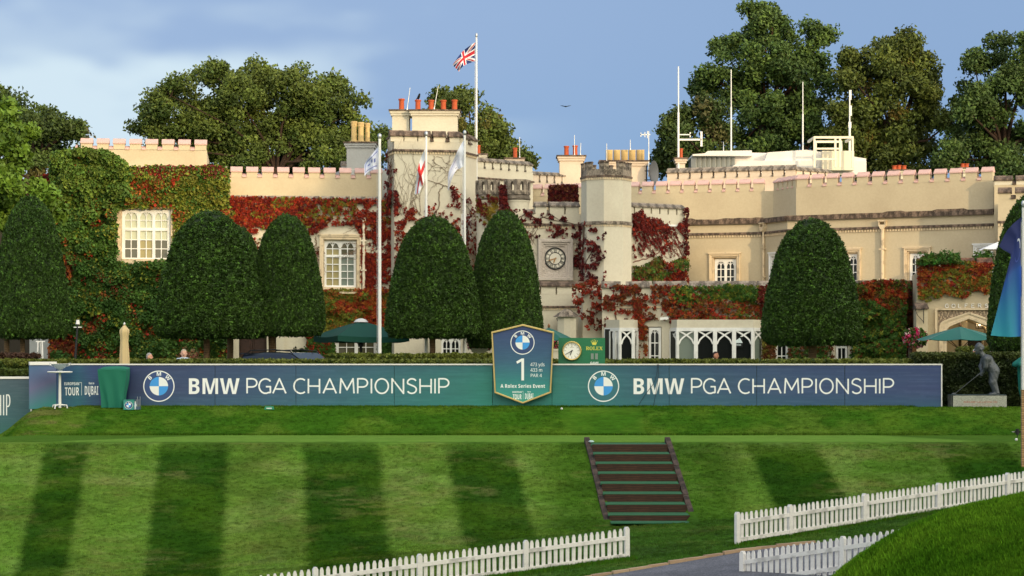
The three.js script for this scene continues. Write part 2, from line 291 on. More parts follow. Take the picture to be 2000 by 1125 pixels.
// the road with its edging of small tan stones
{
  const L = roadEdge, road = new THREE.Group(); road.name = numbered('road'); scene.add(road); road.userData.kind = 'structure'; road.userData.label = 'grey asphalt road below the lawn';
  const pos = [], idx = [], NX = 60; let n = 0;
  for (let i = 0; i <= NX; i++) for (let j = 0; j <= 10; j++) { const X = lerp(-14, 16, i / NX), d = L(X) - j * 0.62; pos.push(X, plane(X, d) + 0.012 + 0.03 * (1 - Math.pow((j - 5) / 5, 2)), -d); }
  for (let i = 0; i < NX; i++) for (let j = 0; j < 10; j++) { const a = i * 11 + j; idx.push(a, a + 11, a + 1, a + 1, a + 11, a + 12); }
  const g = new THREE.BufferGeometry(); g.setAttribute('position', new THREE.Float32BufferAttribute(pos, 3)); g.setIndex(idx); g.computeVertexNormals();
  const asphaltTex = tex(512, 512, (u, v) => { const a = vnoise(u * 170, v * 170, 0, 170), b = fbm(u * 6, v * 6, 3, 4, 6), s = 96 + 55 * (a - 0.5) + 40 * (b - 0.5); return [s, s, s * 1.05]; }, 3);
  mesh('asphalt', plain(g), std(rgb(0.95, 0.95, 1.0), 0.9, { map: asphaltTex }), road);
  const r = rng(71), km = [std(srgb(186, 158, 128), 0.9, { map: pinkTex }), std(srgb(176, 148, 122), 0.9, { map: pinkTex }), std(srgb(194, 168, 138), 0.9, { map: pinkTex })];
  const kg = [0.5, 0.42, 0.58].map((l) => ready(bx(l - 0.015, 0.07, 0.08)));
  for (let X = 0.6; X < 6.4; X += 0.41) {
    const k = mesh('kerb_stone', kg[n % 3], km[Math.floor(r() * 3)], road); const d = L(X) + 0.08;
    k.position.set(X, plane(X, d) + 0.03 + (r() - 0.5) * 0.02, -d); k.rotation.set(0, Math.atan(X < 5 ? 0.678 : 0.32) + (r() - 0.5) * 0.06, 0.0729 * 0.6 + (r() - 0.5) * 0.03); n++;
  }
}
// the timber steps let into the slope
{
  const t = thing('timber_steps', 'dark timber steps with green matting let into the grass slope', 'steps', [stepX(51.4) + 1, ground(0, 51.4), -51.4]);
  const p0 = t.position.clone(), mat = std(srgb(40, 96, 62), 0.95, { bumpMap: turfBump, bumpScale: 0.004 }), r = rng(5);
  const place = (m, x, y, d) => { m.position.set(x - p0.x, y - p0.y, -d - p0.z); return m; };
  const RISE = 0.2285, RUN = 0.485;
  for (let i = 0; i <= 8; i++) {
    const y = -0.68 - RISE * i + (i === 8 ? 0.055 : 0), d = 53.42 - RUN * i, x = stepX(d) + 1.02;                // tread i reaches from d back
    const dep = i === 8 ? 0.55 : RUN;
    const tr = mesh('tread', bx(2.0, 0.03, dep, 0, -0.015, dep / 2), mat, t); place(tr, x, y - 0.004, d - (i === 0 ? -0.3 : 0)); tr.rotation.x = i === 8 ? 0 : 0.06;
    if (i === 0) tr.scale.z = 1.55;
    if (i < 8) {
      const k = mesh('riser', extr(poly([[-1.0, -RISE - 0.02], [1.0, -RISE - 0.02], [1.0, -0.03], [-1.0, -0.03]]), 0.12, -0.12, 0.012), timber, t);
      place(k, x + 0.03, y - 0.006, d - RUN); k.rotation.z = (r() - 0.5) * 0.006;
    }
  }
  for (const side of [0, 1]) for (let k = 0; k < 3; k++) {
    const a = [53.55, 52.1, 50.7][k], b = [52.1, 50.7, 49.2][k], ya = -0.56 - 0.471 * (53.5 - a), yb = -0.56 - 0.471 * (53.5 - b), off = side ? 2.1 : -0.06;
    const len = Math.hypot(a - b, ya - yb) - 0.012, s = mesh('stringer', extr(poly([[-0.07, -0.3], [0.07, -0.3], [0.07, 0], [-0.07, 0]]), len, -len / 2, 0.012), greyTimber, t);
    place(s, (stepX(a) + stepX(b)) / 2 + off, (ya + yb) / 2, (a + b) / 2); s.rotation.x = Math.atan2(ya - yb, a - b); s.rotation.y = Math.atan(0.085);
  }
}
// picket fences
function picketFence(label, A, B, lift, posts, rear, n) {    // A, B: [X, d, Y of the foot]
  const f = thing('picket_fence', label, 'picket fence', [A[0], A[2], -A[1]], 0), dx = B[0] - A[0], dz = -(B[1] - A[1]), dy = B[2] - A[2], len = Math.hypot(dx, dz), turn = Math.atan2(-dz, dx);
  f.rotation.y = turn;
  const slope = dy / len, ps = poly([[-0.04, 0.03], [0.04, 0.03], [0.04, 0.66], [0.018, 0.725], [-0.018, 0.725], [-0.04, 0.66]]), pg = ready(extr(ps, 0.022, -0.011)), postG = ready([extr(poly([[-0.055, -0.1], [0.055, -0.1], [0.055, 0.7], [0.025, 0.75], [-0.025, 0.75], [-0.055, 0.7]]), 0.09, -0.045, 0.008)]);
  const r = rng(n), fm = std(srgb(246, 245, 242), 0.5, { map: pinkTex }), N = Math.round(len / 0.14);
  for (let i = 0; i <= N; i++) { const s = i / N * len, isPost = posts.some((p) => Math.abs(p - s) < 0.07); const k = mesh(isPost ? 'post' : 'picket', isPost ? postG : pg, fm, f); k.position.set(s, s * slope + lift + (r() - 0.5) * 0.008, isPost ? 0.01 : 0); k.rotation.z = (r() - 0.5) * 0.034; k.rotation.x = (r() - 0.5) * 0.03; }
  for (const y of [0.14, 0.52]) { const g = new THREE.BufferGeometry().copy(bx(len, 0.085, 0.03)); const p = g.attributes.position; for (let i = 0; i < p.count; i++) p.setY(i, p.getY(i) + (p.getX(i) / len + 0.5) * dy); const k = mesh('rail', g.translate(len / 2, y, rear * 0.0275), fm, f); }
  return f;
}
picketFence('white picket fence below the left of the steps, ending left of the road', [-5.9, 39.4, -3.53], [2.47, 43, -2.79], 0, [0, 2.1, 4.3, 6.75, 9.1], 1, 3);
picketFence('white picket fence on the far side of the road, climbing to the mound', [4.96, 44, -2.55], [13.5, 49.7, -1.85], 0, [0, 1.5, 3.8, 6.2, 8.6], 1, 4);
picketFence('white picket fence on the near side of the road, half behind the mound', [4.62, 40, -3.01], [8.5, 36.3, -2.0], 0, [0, 2.35], 1, 6);

// grass blades over the turf that is in view
{
  const blade = (n, h, R, seed) => { const r = rng(seed), pos = []; for (let i = 0; i < n; i++) { const a = r() * 6.28, x = (r() - 0.5) * R, z = (r() - 0.5) * R, w = 0.005 + 0.004 * r(), l = h * (0.6 + 0.7 * r()), bend = l * (r() - 0.5) * 1.4; pos.push(x - w * Math.cos(a), 0, z - w * Math.sin(a), x + w * Math.cos(a), 0, z + w * Math.sin(a), x + bend * Math.sin(a), l, z + bend * Math.cos(a)); } const g = new THREE.BufferGeometry(); g.setAttribute('position', new THREE.Float32BufferAttribute(pos, 3)); g.computeVertexNormals(); return plain(g); };
  const r = rng(99), q0 = new THREE.Quaternion(), items = [], items2 = [];
  for (let i = 0; i < 150000; i++) {
    const d = 38 + Math.pow(r(), 0.8) * 21.7, X = (r() * 2 - 1) * (d * 0.262); if (d > 53.4 && d < 57.5) continue;
    const u = X - stepX(d); if (u > -0.15 && u < 2.2 && d > 48.9) continue;
    const road = roadEdge(X); if (d < road + 0.1 && d > road - 6.4) continue;
    if (X < -14 && d > 59) continue;
    const c = lawnColour(X, d), k = 0.55 + 1.05 * r();
    items.push([V(X, ground(X, d) - 0.004, -d), new THREE.Quaternion().setFromAxisAngle(V(0, 1, 0), r() * 6.28), 0.55 + 0.6 * r(), rgb(c[0] * k, c[1] * k, c[2] * k)]);
  }
  for (let i = 0; i < 5000; i++) { const X = -13 + 25 * r(), d = r() < 0.5 ? 57.5 + 0.12 * r() : 59.6 + 0.3 * r(); const c = lawnColour(X, d + 0.2), k = 0.5 + 0.6 * r(); items.push([V(X, ground(X, d) - 0.004, -d), new THREE.Quaternion().setFromAxisAngle(V(0, 1, 0), r() * 6.28), 1.1 + 0.8 * r(), rgb(c[0] * k, c[1] * k, c[2] * k)]); }
  for (const [A, B] of [[[-5.9, 39.4], [2.6, 43]], [[4.9, 44], [13.5, 49.7]]]) for (let i = 0; i < 3500; i++) { const t = r(), X = lerp(A[0], B[0], t), d = lerp(A[1], B[1], t) + (r() - 0.5) * 0.12; items.push([V(X, ground(X, d) - 0.004, -d), new THREE.Quaternion().setFromAxisAngle(V(0, 1, 0), r() * 6.28), 1.2 + 1.3 * r(), rgb(0.035 + 0.03 * r(), 0.1 + 0.06 * r(), 0.01)]); }
  const gr = inst('grass', blade(8, 0.042, 0.13, 8), leafMatte, items, scene); gr.userData.label = 'short mown grass blades on the striped slope';
  for (let i = 0; i < 90000; i++) { const d = 21 + 9.5 * r(), X = 3.3 + r() * (d * 0.262 - 3.0); const c = moundColour(X, d), k = 0.7 + 0.9 * r(); items2.push([V(X, moundTop(X, d) - 0.006, -d), new THREE.Quaternion().setFromAxisAngle(V(0, 1, 0), r() * 6.28), 0.7 + 0.8 * r(), rgb(c[0] * k, c[1] * k, c[2] * k)]); }
  const g2 = inst('grass', blade(7, 0.04, 0.11, 9), leafMatte, items2, scene); g2.userData.label = 'longer green grass blades on the near mound';
}
// ---------------------------------------------------------------- the clubhouse
const CZ = -80;
const club = thing('clubhouse', 'cream castellated clubhouse with towers, chimneys and white windows', 'clubhouse', [0, 0, CZ]);
class Wall {                                                 // a wall's plan line, from two pixels columns and their depths
  constructor(px0, d0, px1, d1) {
    this.A = V(XAT(px0, d0), 0, -d0); this.B = V(XAT(px1, d1), 0, -d1); const u = this.B.clone().sub(this.A);
    this.len = u.length(); this.u = u.normalize(); this.n = V(-this.u.z, 0, this.u.x); this.turn = Math.atan2(-this.u.z, this.u.x);
  }
  s(px) { const q = (px - HX) / F; return (-q * this.A.z - this.A.x) / (this.u.x + q * this.u.z); }
  d(s) { return -(this.A.z + s * this.u.z); }
  y(py, s) { return EYE + (HY - py) / F * this.d(s); }
  world(s, y, z = 0) { return this.A.clone().addScaledVector(this.u, s).addScaledVector(this.n, z).setY(y); }
  put(o, s, y, z = 0, parent = club) { o.position.copy(this.world(s, y, z)); if (parent === club) o.position.z -= CZ; o.rotation.y = this.turn; return o; }
  loc(px, py) { const s = this.s(px); return [s, this.y(py, s)]; }
}
// a block of wall: a front slab with openings, and the building's body behind it
function wallBlock(W, mat, { s0 = 0, s1 = W.len, y0 = -0.3, y1, D = 5, holes = [], z = 0, name = 'wall', t = 0.4 }) {
  const sh = poly([[s0, y0], [s1, y0], [s1, y1], [s0, y1]]);
  for (const h of holes) sh.holes.push(hole(h.pts || [[h.s0, h.y0], [h.s0, h.y1], [h.s1, h.y1], [h.s1, h.y0]]));
  const g = [extr(sh, t, z - t)]; if (D > t) g.push(box2(s0 + 0.002, s1 - 0.002, y0, y1 - 0.003, z - D, z - t + 0.003));
  return W.put(mesh(name, g, mat, club), 0, 0);
}
const capCache = new Map();
function capGeo(w, t, h, ov) {                               // a coping stone with a sloping front and back
  const k = [w, t, h, ov].map((v) => v.toFixed(3)).join();
  if (!capCache.has(k)) { const s = poly([[-ov, 0], [-ov, 0.05], [t * 0.62, h], [t + ov, 0.05], [t + ov, 0]]); capCache.set(k, ready(extr(s, w + ov, -(w + ov) / 2, 0.008).rotateY(Math.PI / 2))); }
  return capCache.get(k);
}
const boxCache = new Map();
function boxGeo(w, h, t) { const k = [w, h, t].map((v) => v.toFixed(3)).join(); if (!boxCache.has(k)) boxCache.set(k, ready(bx(w, h, t, 0, h / 2, -t / 2))); return boxCache.get(k); }
const jit = rng(404);
// battlements: merlons with copings, and a sloping sill in each gap. list: [left px, right px] of each merlon
function battlement(W, list, yTop, yGap, { mat = cream, cap = pink, capH = 0.3, t = 0.36, ov = 0.05, z = 0, sills = true, sillH = 0.17, tilt = 0 } = {}) {
  list.forEach(([a, b], i) => {
    const s0 = W.s(a), s1 = W.s(b), w = s1 - s0, m = (s0 + s1) / 2, top = yTop - capH;
    const k = mesh('merlon', boxGeo(w, top - yGap + 0.01, t), mat, club); W.put(k, m, yGap - 0.01, z);
    const c = mesh('coping', capGeo(w, t, capH, ov), cap, k); c.position.y = top - yGap + 0.012; c.rotation.z = (jit() - 0.5) * 0.02 * (cap === pink ? 0.3 : 2); c.position.x = (jit() - 0.5) * 0.01;
    if (sills && i < list.length - 1) { const g1 = W.s(list[i + 1][0]), gw = g1 - s1; if (gw > 0.08 && gw < 0.9) W.put(mesh('coping', capGeo(gw - ov - 0.012, t - 0.02, sillH, ov), cap, club), (s1 + g1) / 2, yGap + 0.004, z); }
  });
}
const even = (p0, p1, n, frac) => Array.from({ length: n }, (_, i) => { const k = (p1 - p0) / (n - 1 + frac); return [p0 + i * k, p0 + i * k + k * frac]; });
function course(W, y, h, proud, mat, { s0 = -0.02, s1 = W.len + 0.02, dent = 0, name = 'string_course', z = 0 } = {}) {
  const g = [extr(poly([[-proud, 0], [-proud, h * 0.45], [0.05, h], [0.05, 0]]), s1 - s0, 0).rotateY(Math.PI / 2).translate(s0, 0, z)];
  const m = W.put(mesh(name, g, mat, club), 0, y);
  if (dent) { const d = []; for (let s = s0 + 0.06; s < s1 - 0.05; s += dent) d.push(bx(dent * 0.5, dent * 0.85, proud * 0.6, s, -dent * 0.43 - 0.004, proud * 0.3 + z)); const k = mesh('dentils', d, creamPaint, m); k.userData.kind = 'stuff'; }
  return m;
}
const arcTop = (w, h, rise, n = 8, pointed = 0) => {          // outline of an opening with an arched head, from its bottom left
  const p = [[-w / 2, 0], [w / 2, 0], [w / 2, h - rise]];
  for (let i = 1; i < n; i++) { const t = i / n * Math.PI, x = Math.cos(t) * w / 2, k = 1 - Math.abs(x) / (w / 2); p.push([x, h - rise + rise * lerp(Math.sin(t), Math.pow(k, 0.75), pointed)]); }
  p.push([-w / 2, h - rise]); return p;
};
// a window: painted frame with arched lights, glazing bars, and panes set one by one. lights: rows of panes for the top and bottom sashes
function windowUnit(W, px0, px1, py0, py1, { nl = 2, cols = 2, upper = 0, rowsU = 2, rowsL = 3, arch = 0.5, z = -0.16, frame = whitePaint, paneAt = () => glassDark, bar = 0.035, post = 0.09, label, name = 'window', parent = club } = {}) {
  const s0 = W.s(px0), s1 = W.s(px1), m = (s0 + s1) / 2, y1 = W.y(py0, m), y0 = W.y(py1, m), w = s1 - s0, h = y1 - y0;
  const g = new THREE.Group(); g.name = name; if (label) g.userData.label = label; parent.add(g); W.put(g, m, y0, z);
  const lw = (w - post * (nl + 1)) / nl, sh = poly([[-w / 2, 0], [w / 2, 0], [w / 2, h], [-w / 2, h]]), bars = [];
  for (let i = 0; i < nl; i++) {
    const cx = -w / 2 + post + lw / 2 + i * (lw + post);
    const parts = upper ? [[post, (h - post * 3) * (1 - upper) + post, rowsL, 0], [(h - post * 3) * (1 - upper) + post * 2, h - post, rowsU, 1]] : [[post, h - post, rowsL, 1]];
    parts.forEach(([a, b, rows, head], pi) => {
      const hh = b - a; sh.holes.push(hole(head && arch ? arcTop(lw, hh, lw * arch, 10).map(([x, y]) => [x + cx, y + a]) : [[cx - lw / 2, a], [cx + lw / 2, a], [cx + lw / 2, b], [cx - lw / 2, b]]));
      for (let c = 1; c < cols; c++) bars.push(bx(bar, hh, 0.03, cx - lw / 2 + lw * c / cols, a + hh / 2, 0.0));
      for (let r = 1; r < rows; r++) bars.push(bx(lw, bar, 0.026, cx, a + hh * r / rows, 0.0));
      if (head && arch && cols > 1) for (let c = 0; c < cols; c++) { const cw = lw / cols, x = cx - lw / 2 + cw * (c + 0.5); bars.push(ribbon([[x - cw / 2, b - lw * arch - cw * 0.1], [x - cw * 0.3, b - lw * arch + cw * 0.35], [x, b - lw * arch + cw * 0.62], [x + cw * 0.3, b - lw * arch + cw * 0.35], [x + cw / 2, b - lw * arch - cw * 0.1]], bar * 0.8, -0.012, 0.024)); }
      for (let r = 0; r < rows; r++) for (let c = 0; c < cols; c++) {
        const p = mesh('pane', boxGeo(lw / cols - 0.004, hh / rows - 0.004, 0.012), paneAt(i, pi, r, c, rows), g);
        p.position.set(cx - lw / 2 + lw * (c + 0.5) / cols, a + hh * r / rows + 0.002, -0.035); p.rotation.set((jit() - 0.5) * 0.015, (jit() - 0.5) * 0.02, 0);
      }
    });
  }
  mesh('frame', [extr(sh, 0.08, -0.045, 0.006), bars], frame, g);
  return { g, m, y0, y1, w, h };
}
// a moulded surround round an opening, with splayed reveals
function surround(W, px0, px1, py0, py1, mat, { wd = 0.14, proud = 0.06, hood = true, sill = true, inner = 0.14 } = {}) {
  const s0 = W.s(px0), s1 = W.s(px1), m = (s0 + s1) / 2, y1 = W.y(py0, m), y0 = W.y(py1, m), w = s1 - s0, h = y1 - y0;
  const ring = (o, i, d, z) => { if (!sill) return extr(poly([[-w / 2 - o, 0], [-w / 2 - i, 0], [-w / 2 - i, h + i], [w / 2 + i, h + i], [w / 2 + i, 0], [w / 2 + o, 0], [w / 2 + o, h + o], [-w / 2 - o, h + o]]), d, z, 0.004); const s = poly([[-w / 2 - o, -o * (sill ? 1 : 0)], [w / 2 + o, -o * (sill ? 1 : 0)], [w / 2 + o, h + o], [-w / 2 - o, h + o]]); s.holes.push(hole([[-w / 2 - i, -i * (sill ? 1 : 0) + (sill ? 0 : 0.001)], [w / 2 + i, -i * (sill ? 1 : 0) + (sill ? 0 : 0.001)], [w / 2 + i, h + i], [-w / 2 - i, h + i]])); return extr(s, d, z, 0.008); };
  const g = [ring(wd, 0, proud + 0.02, -0.02), ring(wd, wd * 0.62, proud * 0.8, proud - 0.006)];
  // reveal lining, stepping in
  g.push(ring(0.0, -inner, 0.05, -0.2), ring(-0.004, -inner * 0.5, 0.12, -0.13));
  if (hood) g.push(box2(-w / 2 - wd - 0.05, w / 2 + wd + 0.05, h + wd, h + wd + 0.05, -0.02, proud + 0.06));
  if (sill) g.push(box2(-w / 2 - wd - 0.03, w / 2 + wd + 0.03, -wd - 0.07, -wd + 0.002, -0.05, proud + 0.07));
  const o = mesh('window_surround', g, mat, club); W.put(o, m, y0, 0); return { s0, s1, y0, y1 };
}
const opening = (W, px0, px1, py0, py1) => { const s0 = W.s(px0), s1 = W.s(px1), m = (s0 + s1) / 2; return { s0, s1, y0: W.y(py1, m), y1: W.y(py0, m) }; };
function downpipe(W, px, py0, py1, mat, hopper = true, w = 0.1) {
  const s = W.s(px), y1 = W.y(py0, s), y0 = W.y(py1, s), g = [cyl(w / 2, w / 2, y1 - y0, 0, (y0 + y1) / 2, w * 0.75, 12)];
  for (let y = y0 + 0.3; y < y1; y += 1.2) g.push(bx(w * 1.7, 0.06, w * 1.2, 0, y, w * 0.6));
  const o = mesh('drainpipe', g, mat, club); W.put(o, s, 0, 0);
  if (hopper) { const hs = poly([[-0.07, 0], [0.07, 0], [0.14, 0.14], [0.14, 0.32], [-0.14, 0.32], [-0.14, 0.14]]); hs.holes.push(hole([[-0.1, 0.18], [-0.1, 0.29], [0.1, 0.29], [0.1, 0.18]])); const k = mesh('hopper', [extr(hs, 0.2, 0), bx(0.33, 0.04, 0.24, 0, 0.34, 0.11)], mat, o); k.position.set(0, y1, 0.0); if (w < 0.14 && w > 0.12) k.scale.setScalar(0.6); }
  return o;
}
const rise = (d, py) => YAT(py, d);

// -- left wing: ivy clad front, plain upper storeys set back
const LW = new Wall(104, 79, 441, 79.9), L1 = new Wall(148, 83.7, 404, 84.4), L2 = new Wall(400, 83.0, 746, 83.9), MW = new Wall(440, 80.6, 790, 81.5);
{
  const o = opening(LW, 236, 334, 406, 508);
  wallBlock(LW, cream, { y1: rise(79.4, 331), holes: [o], D: 6 });
  surround(LW, 236, 334, 407, 507, creamPaint, { wd: 0.18, inner: 0.05 });
  windowUnit(LW, 238, 332.5, 409, 509, { nl: 3, upper: 0.36, rowsU: 2, rowsL: 3, arch: 0.28, post: 0.12, paneAt: (i, p, r) => p ? glassBlind : r === 2 ? glassBlind : i === 1 ? glassYellow : i === 0 ? glassMid : glassMid, label: 'large three light window with cream blinds' });
  wallBlock(L1, cream, { y1: rise(84, 291.5), D: 5, y0: 5 });
  battlement(L1, even(158, 403, 8, 0.7), rise(84, 270), rise(84, 291.5) - 0.02, { capH: 0.24 });
  battlement(L1, [[148.5, 150]], rise(84, 283), rise(84, 291.5), { capH: 0.15 });
  wallBlock(L2, cream, { y1: rise(83.4, 347), D: 5, y0: 5 });
  battlement(L2, even(421, 746, 11, 0.7), rise(83.4, 325.5), rise(83.4, 347), { capH: 0.24 });
  // middle wall with old stone copings
  const w2 = opening(MW, 632, 697, 468, 562), dr = opening(MW, 655, 738, 650, 760), dr2 = opening(MW, 465, 521, 655, 760);
  wallBlock(MW, creamPale, { y1: rise(81, 400), holes: [w2, dr, dr2], D: 3 });
  battlement(MW, [[444, 467], [472, 500], [505, 531], [533, 561], [565, 591], [596, 623], [629, 651], [658, 682], [689, 713], [719, 740], [751, 780]], rise(81, 382), rise(81, 400), { mat: creamPale, cap: stone, capH: 0.26, ov: 0.07 });
  surround(MW, 632, 697, 468, 562, creamPaint, { wd: 0.17, inner: 0.06 });
  windowUnit(MW, 633, 696, 469, 562, { nl: 2, upper: 0.30, rowsU: 2, rowsL: 4, arch: 0.3, post: 0.1, paneAt: (i, p, r) => p ? (r ? glassMid : i ? glassMid : glassYellow) : i ? glassPale : glassYellow, label: 'tall two light window in the red creeper' });
  windowUnit(MW, 655, 737, 650, 750, { nl: 2, rowsL: 4, arch: 0, post: 0.14, z: -0.12, paneAt: () => glassMid, name: 'french_window' });
  // panelled brown doors under the clipped trees
  const dg = new THREE.Group(); dg.name = 'door'; dg.userData.label = 'dark brown panelled double door'; club.add(dg); MW.put(dg, (dr2.s0 + dr2.s1) / 2, dr2.y0, -0.2);
  const dw = dr2.s1 - dr2.s0, dh = dr2.y1 - dr2.y0, dm = std(srgb(82, 52, 38), 0.6, { map: woodTex });
  for (const sd of [-1, 1]) { const l = mesh('door_leaf', bx(dw / 2 - 0.02, dh, 0.06, sd * dw / 4, dh / 2, 0), dm, dg); mesh('door_panel', [0.2, 0.75].map((k) => extr(poly([[-dw * 0.18, 0], [dw * 0.18, 0], [dw * 0.18, dh * 0.35], [-dw * 0.18, dh * 0.35]]), 0.03, 0, 0.012).translate(sd * dw / 4, dh * (k - 0.1), 0.03)), dm, dg); }
  for (const px of [460, 540, 548]) { const s = MW.s(px), p = mesh('pilaster', box2(-0.14, 0.14, -0.3, rise(81, 640), 0, 0.16), creamPale, club); MW.put(p, s, 0, 0); }
  const dpw = std(srgb(228, 214, 190), 0.6);
  downpipe(MW, 710, 436, 600, dpw, true, 0.13);
  downpipe(MW, 788, 300, 700, dpw, false, 0.15);
  // dark low range at the far left, behind the clipped tree
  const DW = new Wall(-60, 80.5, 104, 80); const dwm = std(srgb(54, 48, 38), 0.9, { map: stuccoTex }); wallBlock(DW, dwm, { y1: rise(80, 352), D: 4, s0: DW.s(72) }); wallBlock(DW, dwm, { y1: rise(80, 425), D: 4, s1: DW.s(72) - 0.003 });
  const gp = mesh('wall_panel', box2(-0.45, 0.45, -0.2, 2.3, 0, 0.08), greyAndShadeStucco, club); DW.put(gp, DW.s(80), 0, 0);
  const slab = mesh('roof_slab', box2(DW.s(70), DW.len, 0, 0.12, -4, 0.15), darkStone, club); DW.put(slab, 0, rise(80, 351), 0);
}
// -- a tower from plan corners: one wall per side, kept so that copings and creepers can use them
function tower(corners, mat, y1, y0 = -0.3) {                // corners: [px, d] from left to right as seen
  const ws = corners.slice(1).map((c, i) => new Wall(corners[i][0], corners[i][1], c[0], c[1]));
  const pts = corners.map(([px, d]) => [XAT(px, d), d]); const back = Math.max(...pts.map((p) => p[1])) + 2.2;
  pts.push([pts[pts.length - 1][0] - 0.3, back], [pts[0][0] + 0.3, back]);
  const g = extr(poly(pts.map(([x, d]) => [x, d])), y1 - y0, 0).rotateX(-Math.PI / 2).translate(0, y0, 0);
  const m = mesh('tower_wall', g, mat, club); m.position.z -= CZ; return ws;
}
const TW = tower([[757, 82.0], [770, 80.7], [899, 81.2], [931, 82.9]], creamPale, rise(81, 277));
{
  const [a, b, c] = TW, top = rise(81, 255), gap = rise(81, 277);
  battlement(b, [[763, 787], [790, 815], [817, 840], [847, 870], [878, 897]], top, gap, { mat: creamPale, cap: darkStone, capH: 0.26, ov: 0.09, t: 0.3, sillH: 0.2 });
  battlement(c, [[902, 914], [920, 931]], top, gap, { mat: creamPale, cap: darkStone, capH: 0.26, ov: 0.08, t: 0.3 });
  battlement(a, [[757, 763]], top, gap, { mat: creamPale, cap: darkStone, capH: 0.26, ov: 0.06, t: 0.3 });
  for (const w of [a, b, c]) course(w, rise(81, 297), 0.12, 0.1, darkStone, { dent: 0.11 });
  const o = opening(c, 903, 914, 425, 470);
  const slit = new THREE.Group(); slit.name = 'window'; slit.userData.label = 'narrow pointed window on the tower side'; club.add(slit); c.put(slit, (o.s0 + o.s1) / 2, o.y0, 0.0);
  const w = o.s1 - o.s0, h = o.y1 - o.y0, fr = poly([[-w * .75, -0.1], [w * .75, -0.1], [w * .75, h + 0.12], [-w * .75, h + 0.12]]); fr.holes.push(hole(arcTop(w * 0.9, h, w * 0.7, 8, 0.7)));
  mesh('frame', [extr(fr, 0.09, -0.01, 0.006), bx(0.03, h, 0.03, 0, h / 2, 0.03), ...[1, 2, 3].map((k) => bx(w * 0.9, 0.03, 0.03, 0, h * k / 4, 0.03))], whitePaint, slit);
  for (let k = 0; k < 4; k++) mesh('pane', box2(-w * 0.45, w * 0.45, h * k / 4 + 0.004, h * (k + 1) / 4 - 0.004, 0.004, 0.012), glassPale, slit);
}
// -- chimneys
function pot(kind, r, h, mat) {
  const pr = kind === 'tall' ? [[0, 0], [r * 1.15, 0], [r * 1.15, h * 0.08], [r * 0.9, h * 0.12], [r * 0.82, h * 0.75], [r * 0.98, h * 0.79], [r * 1.02, h * 0.84], [r * 0.9, h * 0.87], [r * 1.06, h * 0.93], [r, h], [r * 0.75, h], [r * 0.7, h * 0.6], [0, h * 0.6]]
    : kind === 'fat' ? [[0, 0], [r * 1.05, 0], [r * 1.05, h * 0.08], [r * 0.88, h * 0.12], [r * 0.84, h * 0.84], [r * 1.05, h * 0.88], [r * 1.08, h * 0.97], [r * 0.98, h], [r * 0.7, h], [r * 0.7, h * 0.7], [0, h * 0.7]]
      : [[0, 0], [r, 0], [r, h * 0.94], [r * 1.04, h], [r * 0.85, h], [r * 0.82, h * 0.7], [0, h * 0.7]];
  return lathe(pr, kind === 'square' ? 4 : 16);
}
function chimney(d, px0, px1, pyTop, pyBot, pots, { mat = creamPale, potMat = terracotta, kind = 'plain', depth = 0.8, cap = 0.12, turn = 0, label } = {}) {
  const g = new THREE.Group(); g.name = 'chimney'; if (label) g.userData.label = label; club.add(g);
  const w = (px1 - px0) * d / F, y1 = YAT(pyTop, d), y0 = YAT(pyBot, d); g.position.set(XAT((px0 + px1) / 2, d), y0, -d - depth / 2 - CZ); g.rotation.y = turn;
  const h = y1 - y0;
  mesh('stack', [bx(w, h - 0.16, depth, 0, (h - 0.16) / 2, 0)], mat, g);
  mesh('cap', [bx(w + cap, 0.1, depth + cap, 0, h - 0.2, 0), bx(w + cap * 1.7, 0.09, depth + cap * 1.7, 0, h - 0.105, 0)], mat, g);
  mesh('cap_stone', bx(w + cap * 2.4, 0.06, depth + cap * 2.4, 0, h - 0.03, 0), darkStone, g);
  const k = d / F;
  for (const [px, wpx, pyT, z = 0] of pots) { const p = mesh('chimney_pot', pot(kind, wpx * k / 2 / (kind === 'square' ? 0.707 : 1), (pyTop - pyT) * k, potMat), potMat, g); p.position.set((px - (px0 + px1) / 2) * k, h, z); p.rotation.y = kind === 'square' ? Math.PI / 4 : jit(); }
  return g;
}
chimney(82.5, 766, 799, 214, 275, [[783, 12, 190]], { kind: 'fat', depth: 1.0 });
chimney(82.1, 805, 893, 214, 275, [[815, 12, 191.5], [841, 12, 192], [865, 12, 192], [887, 12, 191.5]], { kind: 'fat', depth: 1.2, label: 'broad chimney on the tower with four orange pots' });
chimney(86, 677, 730, 277, 350, [[690, 13, 235, 0.15], [703.5, 13, 237, 0.15], [715.5, 11, 237, -0.1]], { mat: greyAndShadeStucco, potMat: buff, kind: 'tall', depth: 1.1, label: 'chimney in painted shade grey with three tall buff pots' });  // its shade is painted in as grey stucco
chimney(89, 1093, 1139, 303, 360, [[1107, 10.5, 283], [1124, 10.5, 282]], { mat: creamPink, kind: 'fat', depth: 1.0 });
chimney(89.5, 1176, 1262, 313, 365, [[1191, 13, 291], [1206, 13, 291], [1221, 13, 291], [1236, 13, 291], [1252, 15, 291]], { mat: creamPink, potMat: buff, kind: 'square', depth: 1.0, label: 'wide chimney with a row of square buff pots' });
chimney(90, 1322, 1338, 308, 345, [[1331, 8, 289]], { mat: creamPink, kind: 'fat', depth: 0.5 });
chimney(88, 924, 947, 300, 330, [[934, 9, 282]], { mat: creamPale, kind: 'fat', depth: 0.8 });
chimney(90, 990, 1020, 308, 330, [[1006, 9, 287]], { mat: creamPink, kind: 'fat', depth: 0.8 });
chimney(92, 1742, 1774, 331, 350, [[1750, 10, 322], [1759, 10, 321], [1769, 10, 322]], { mat: creamPale, kind: 'fat', depth: 0.8 });
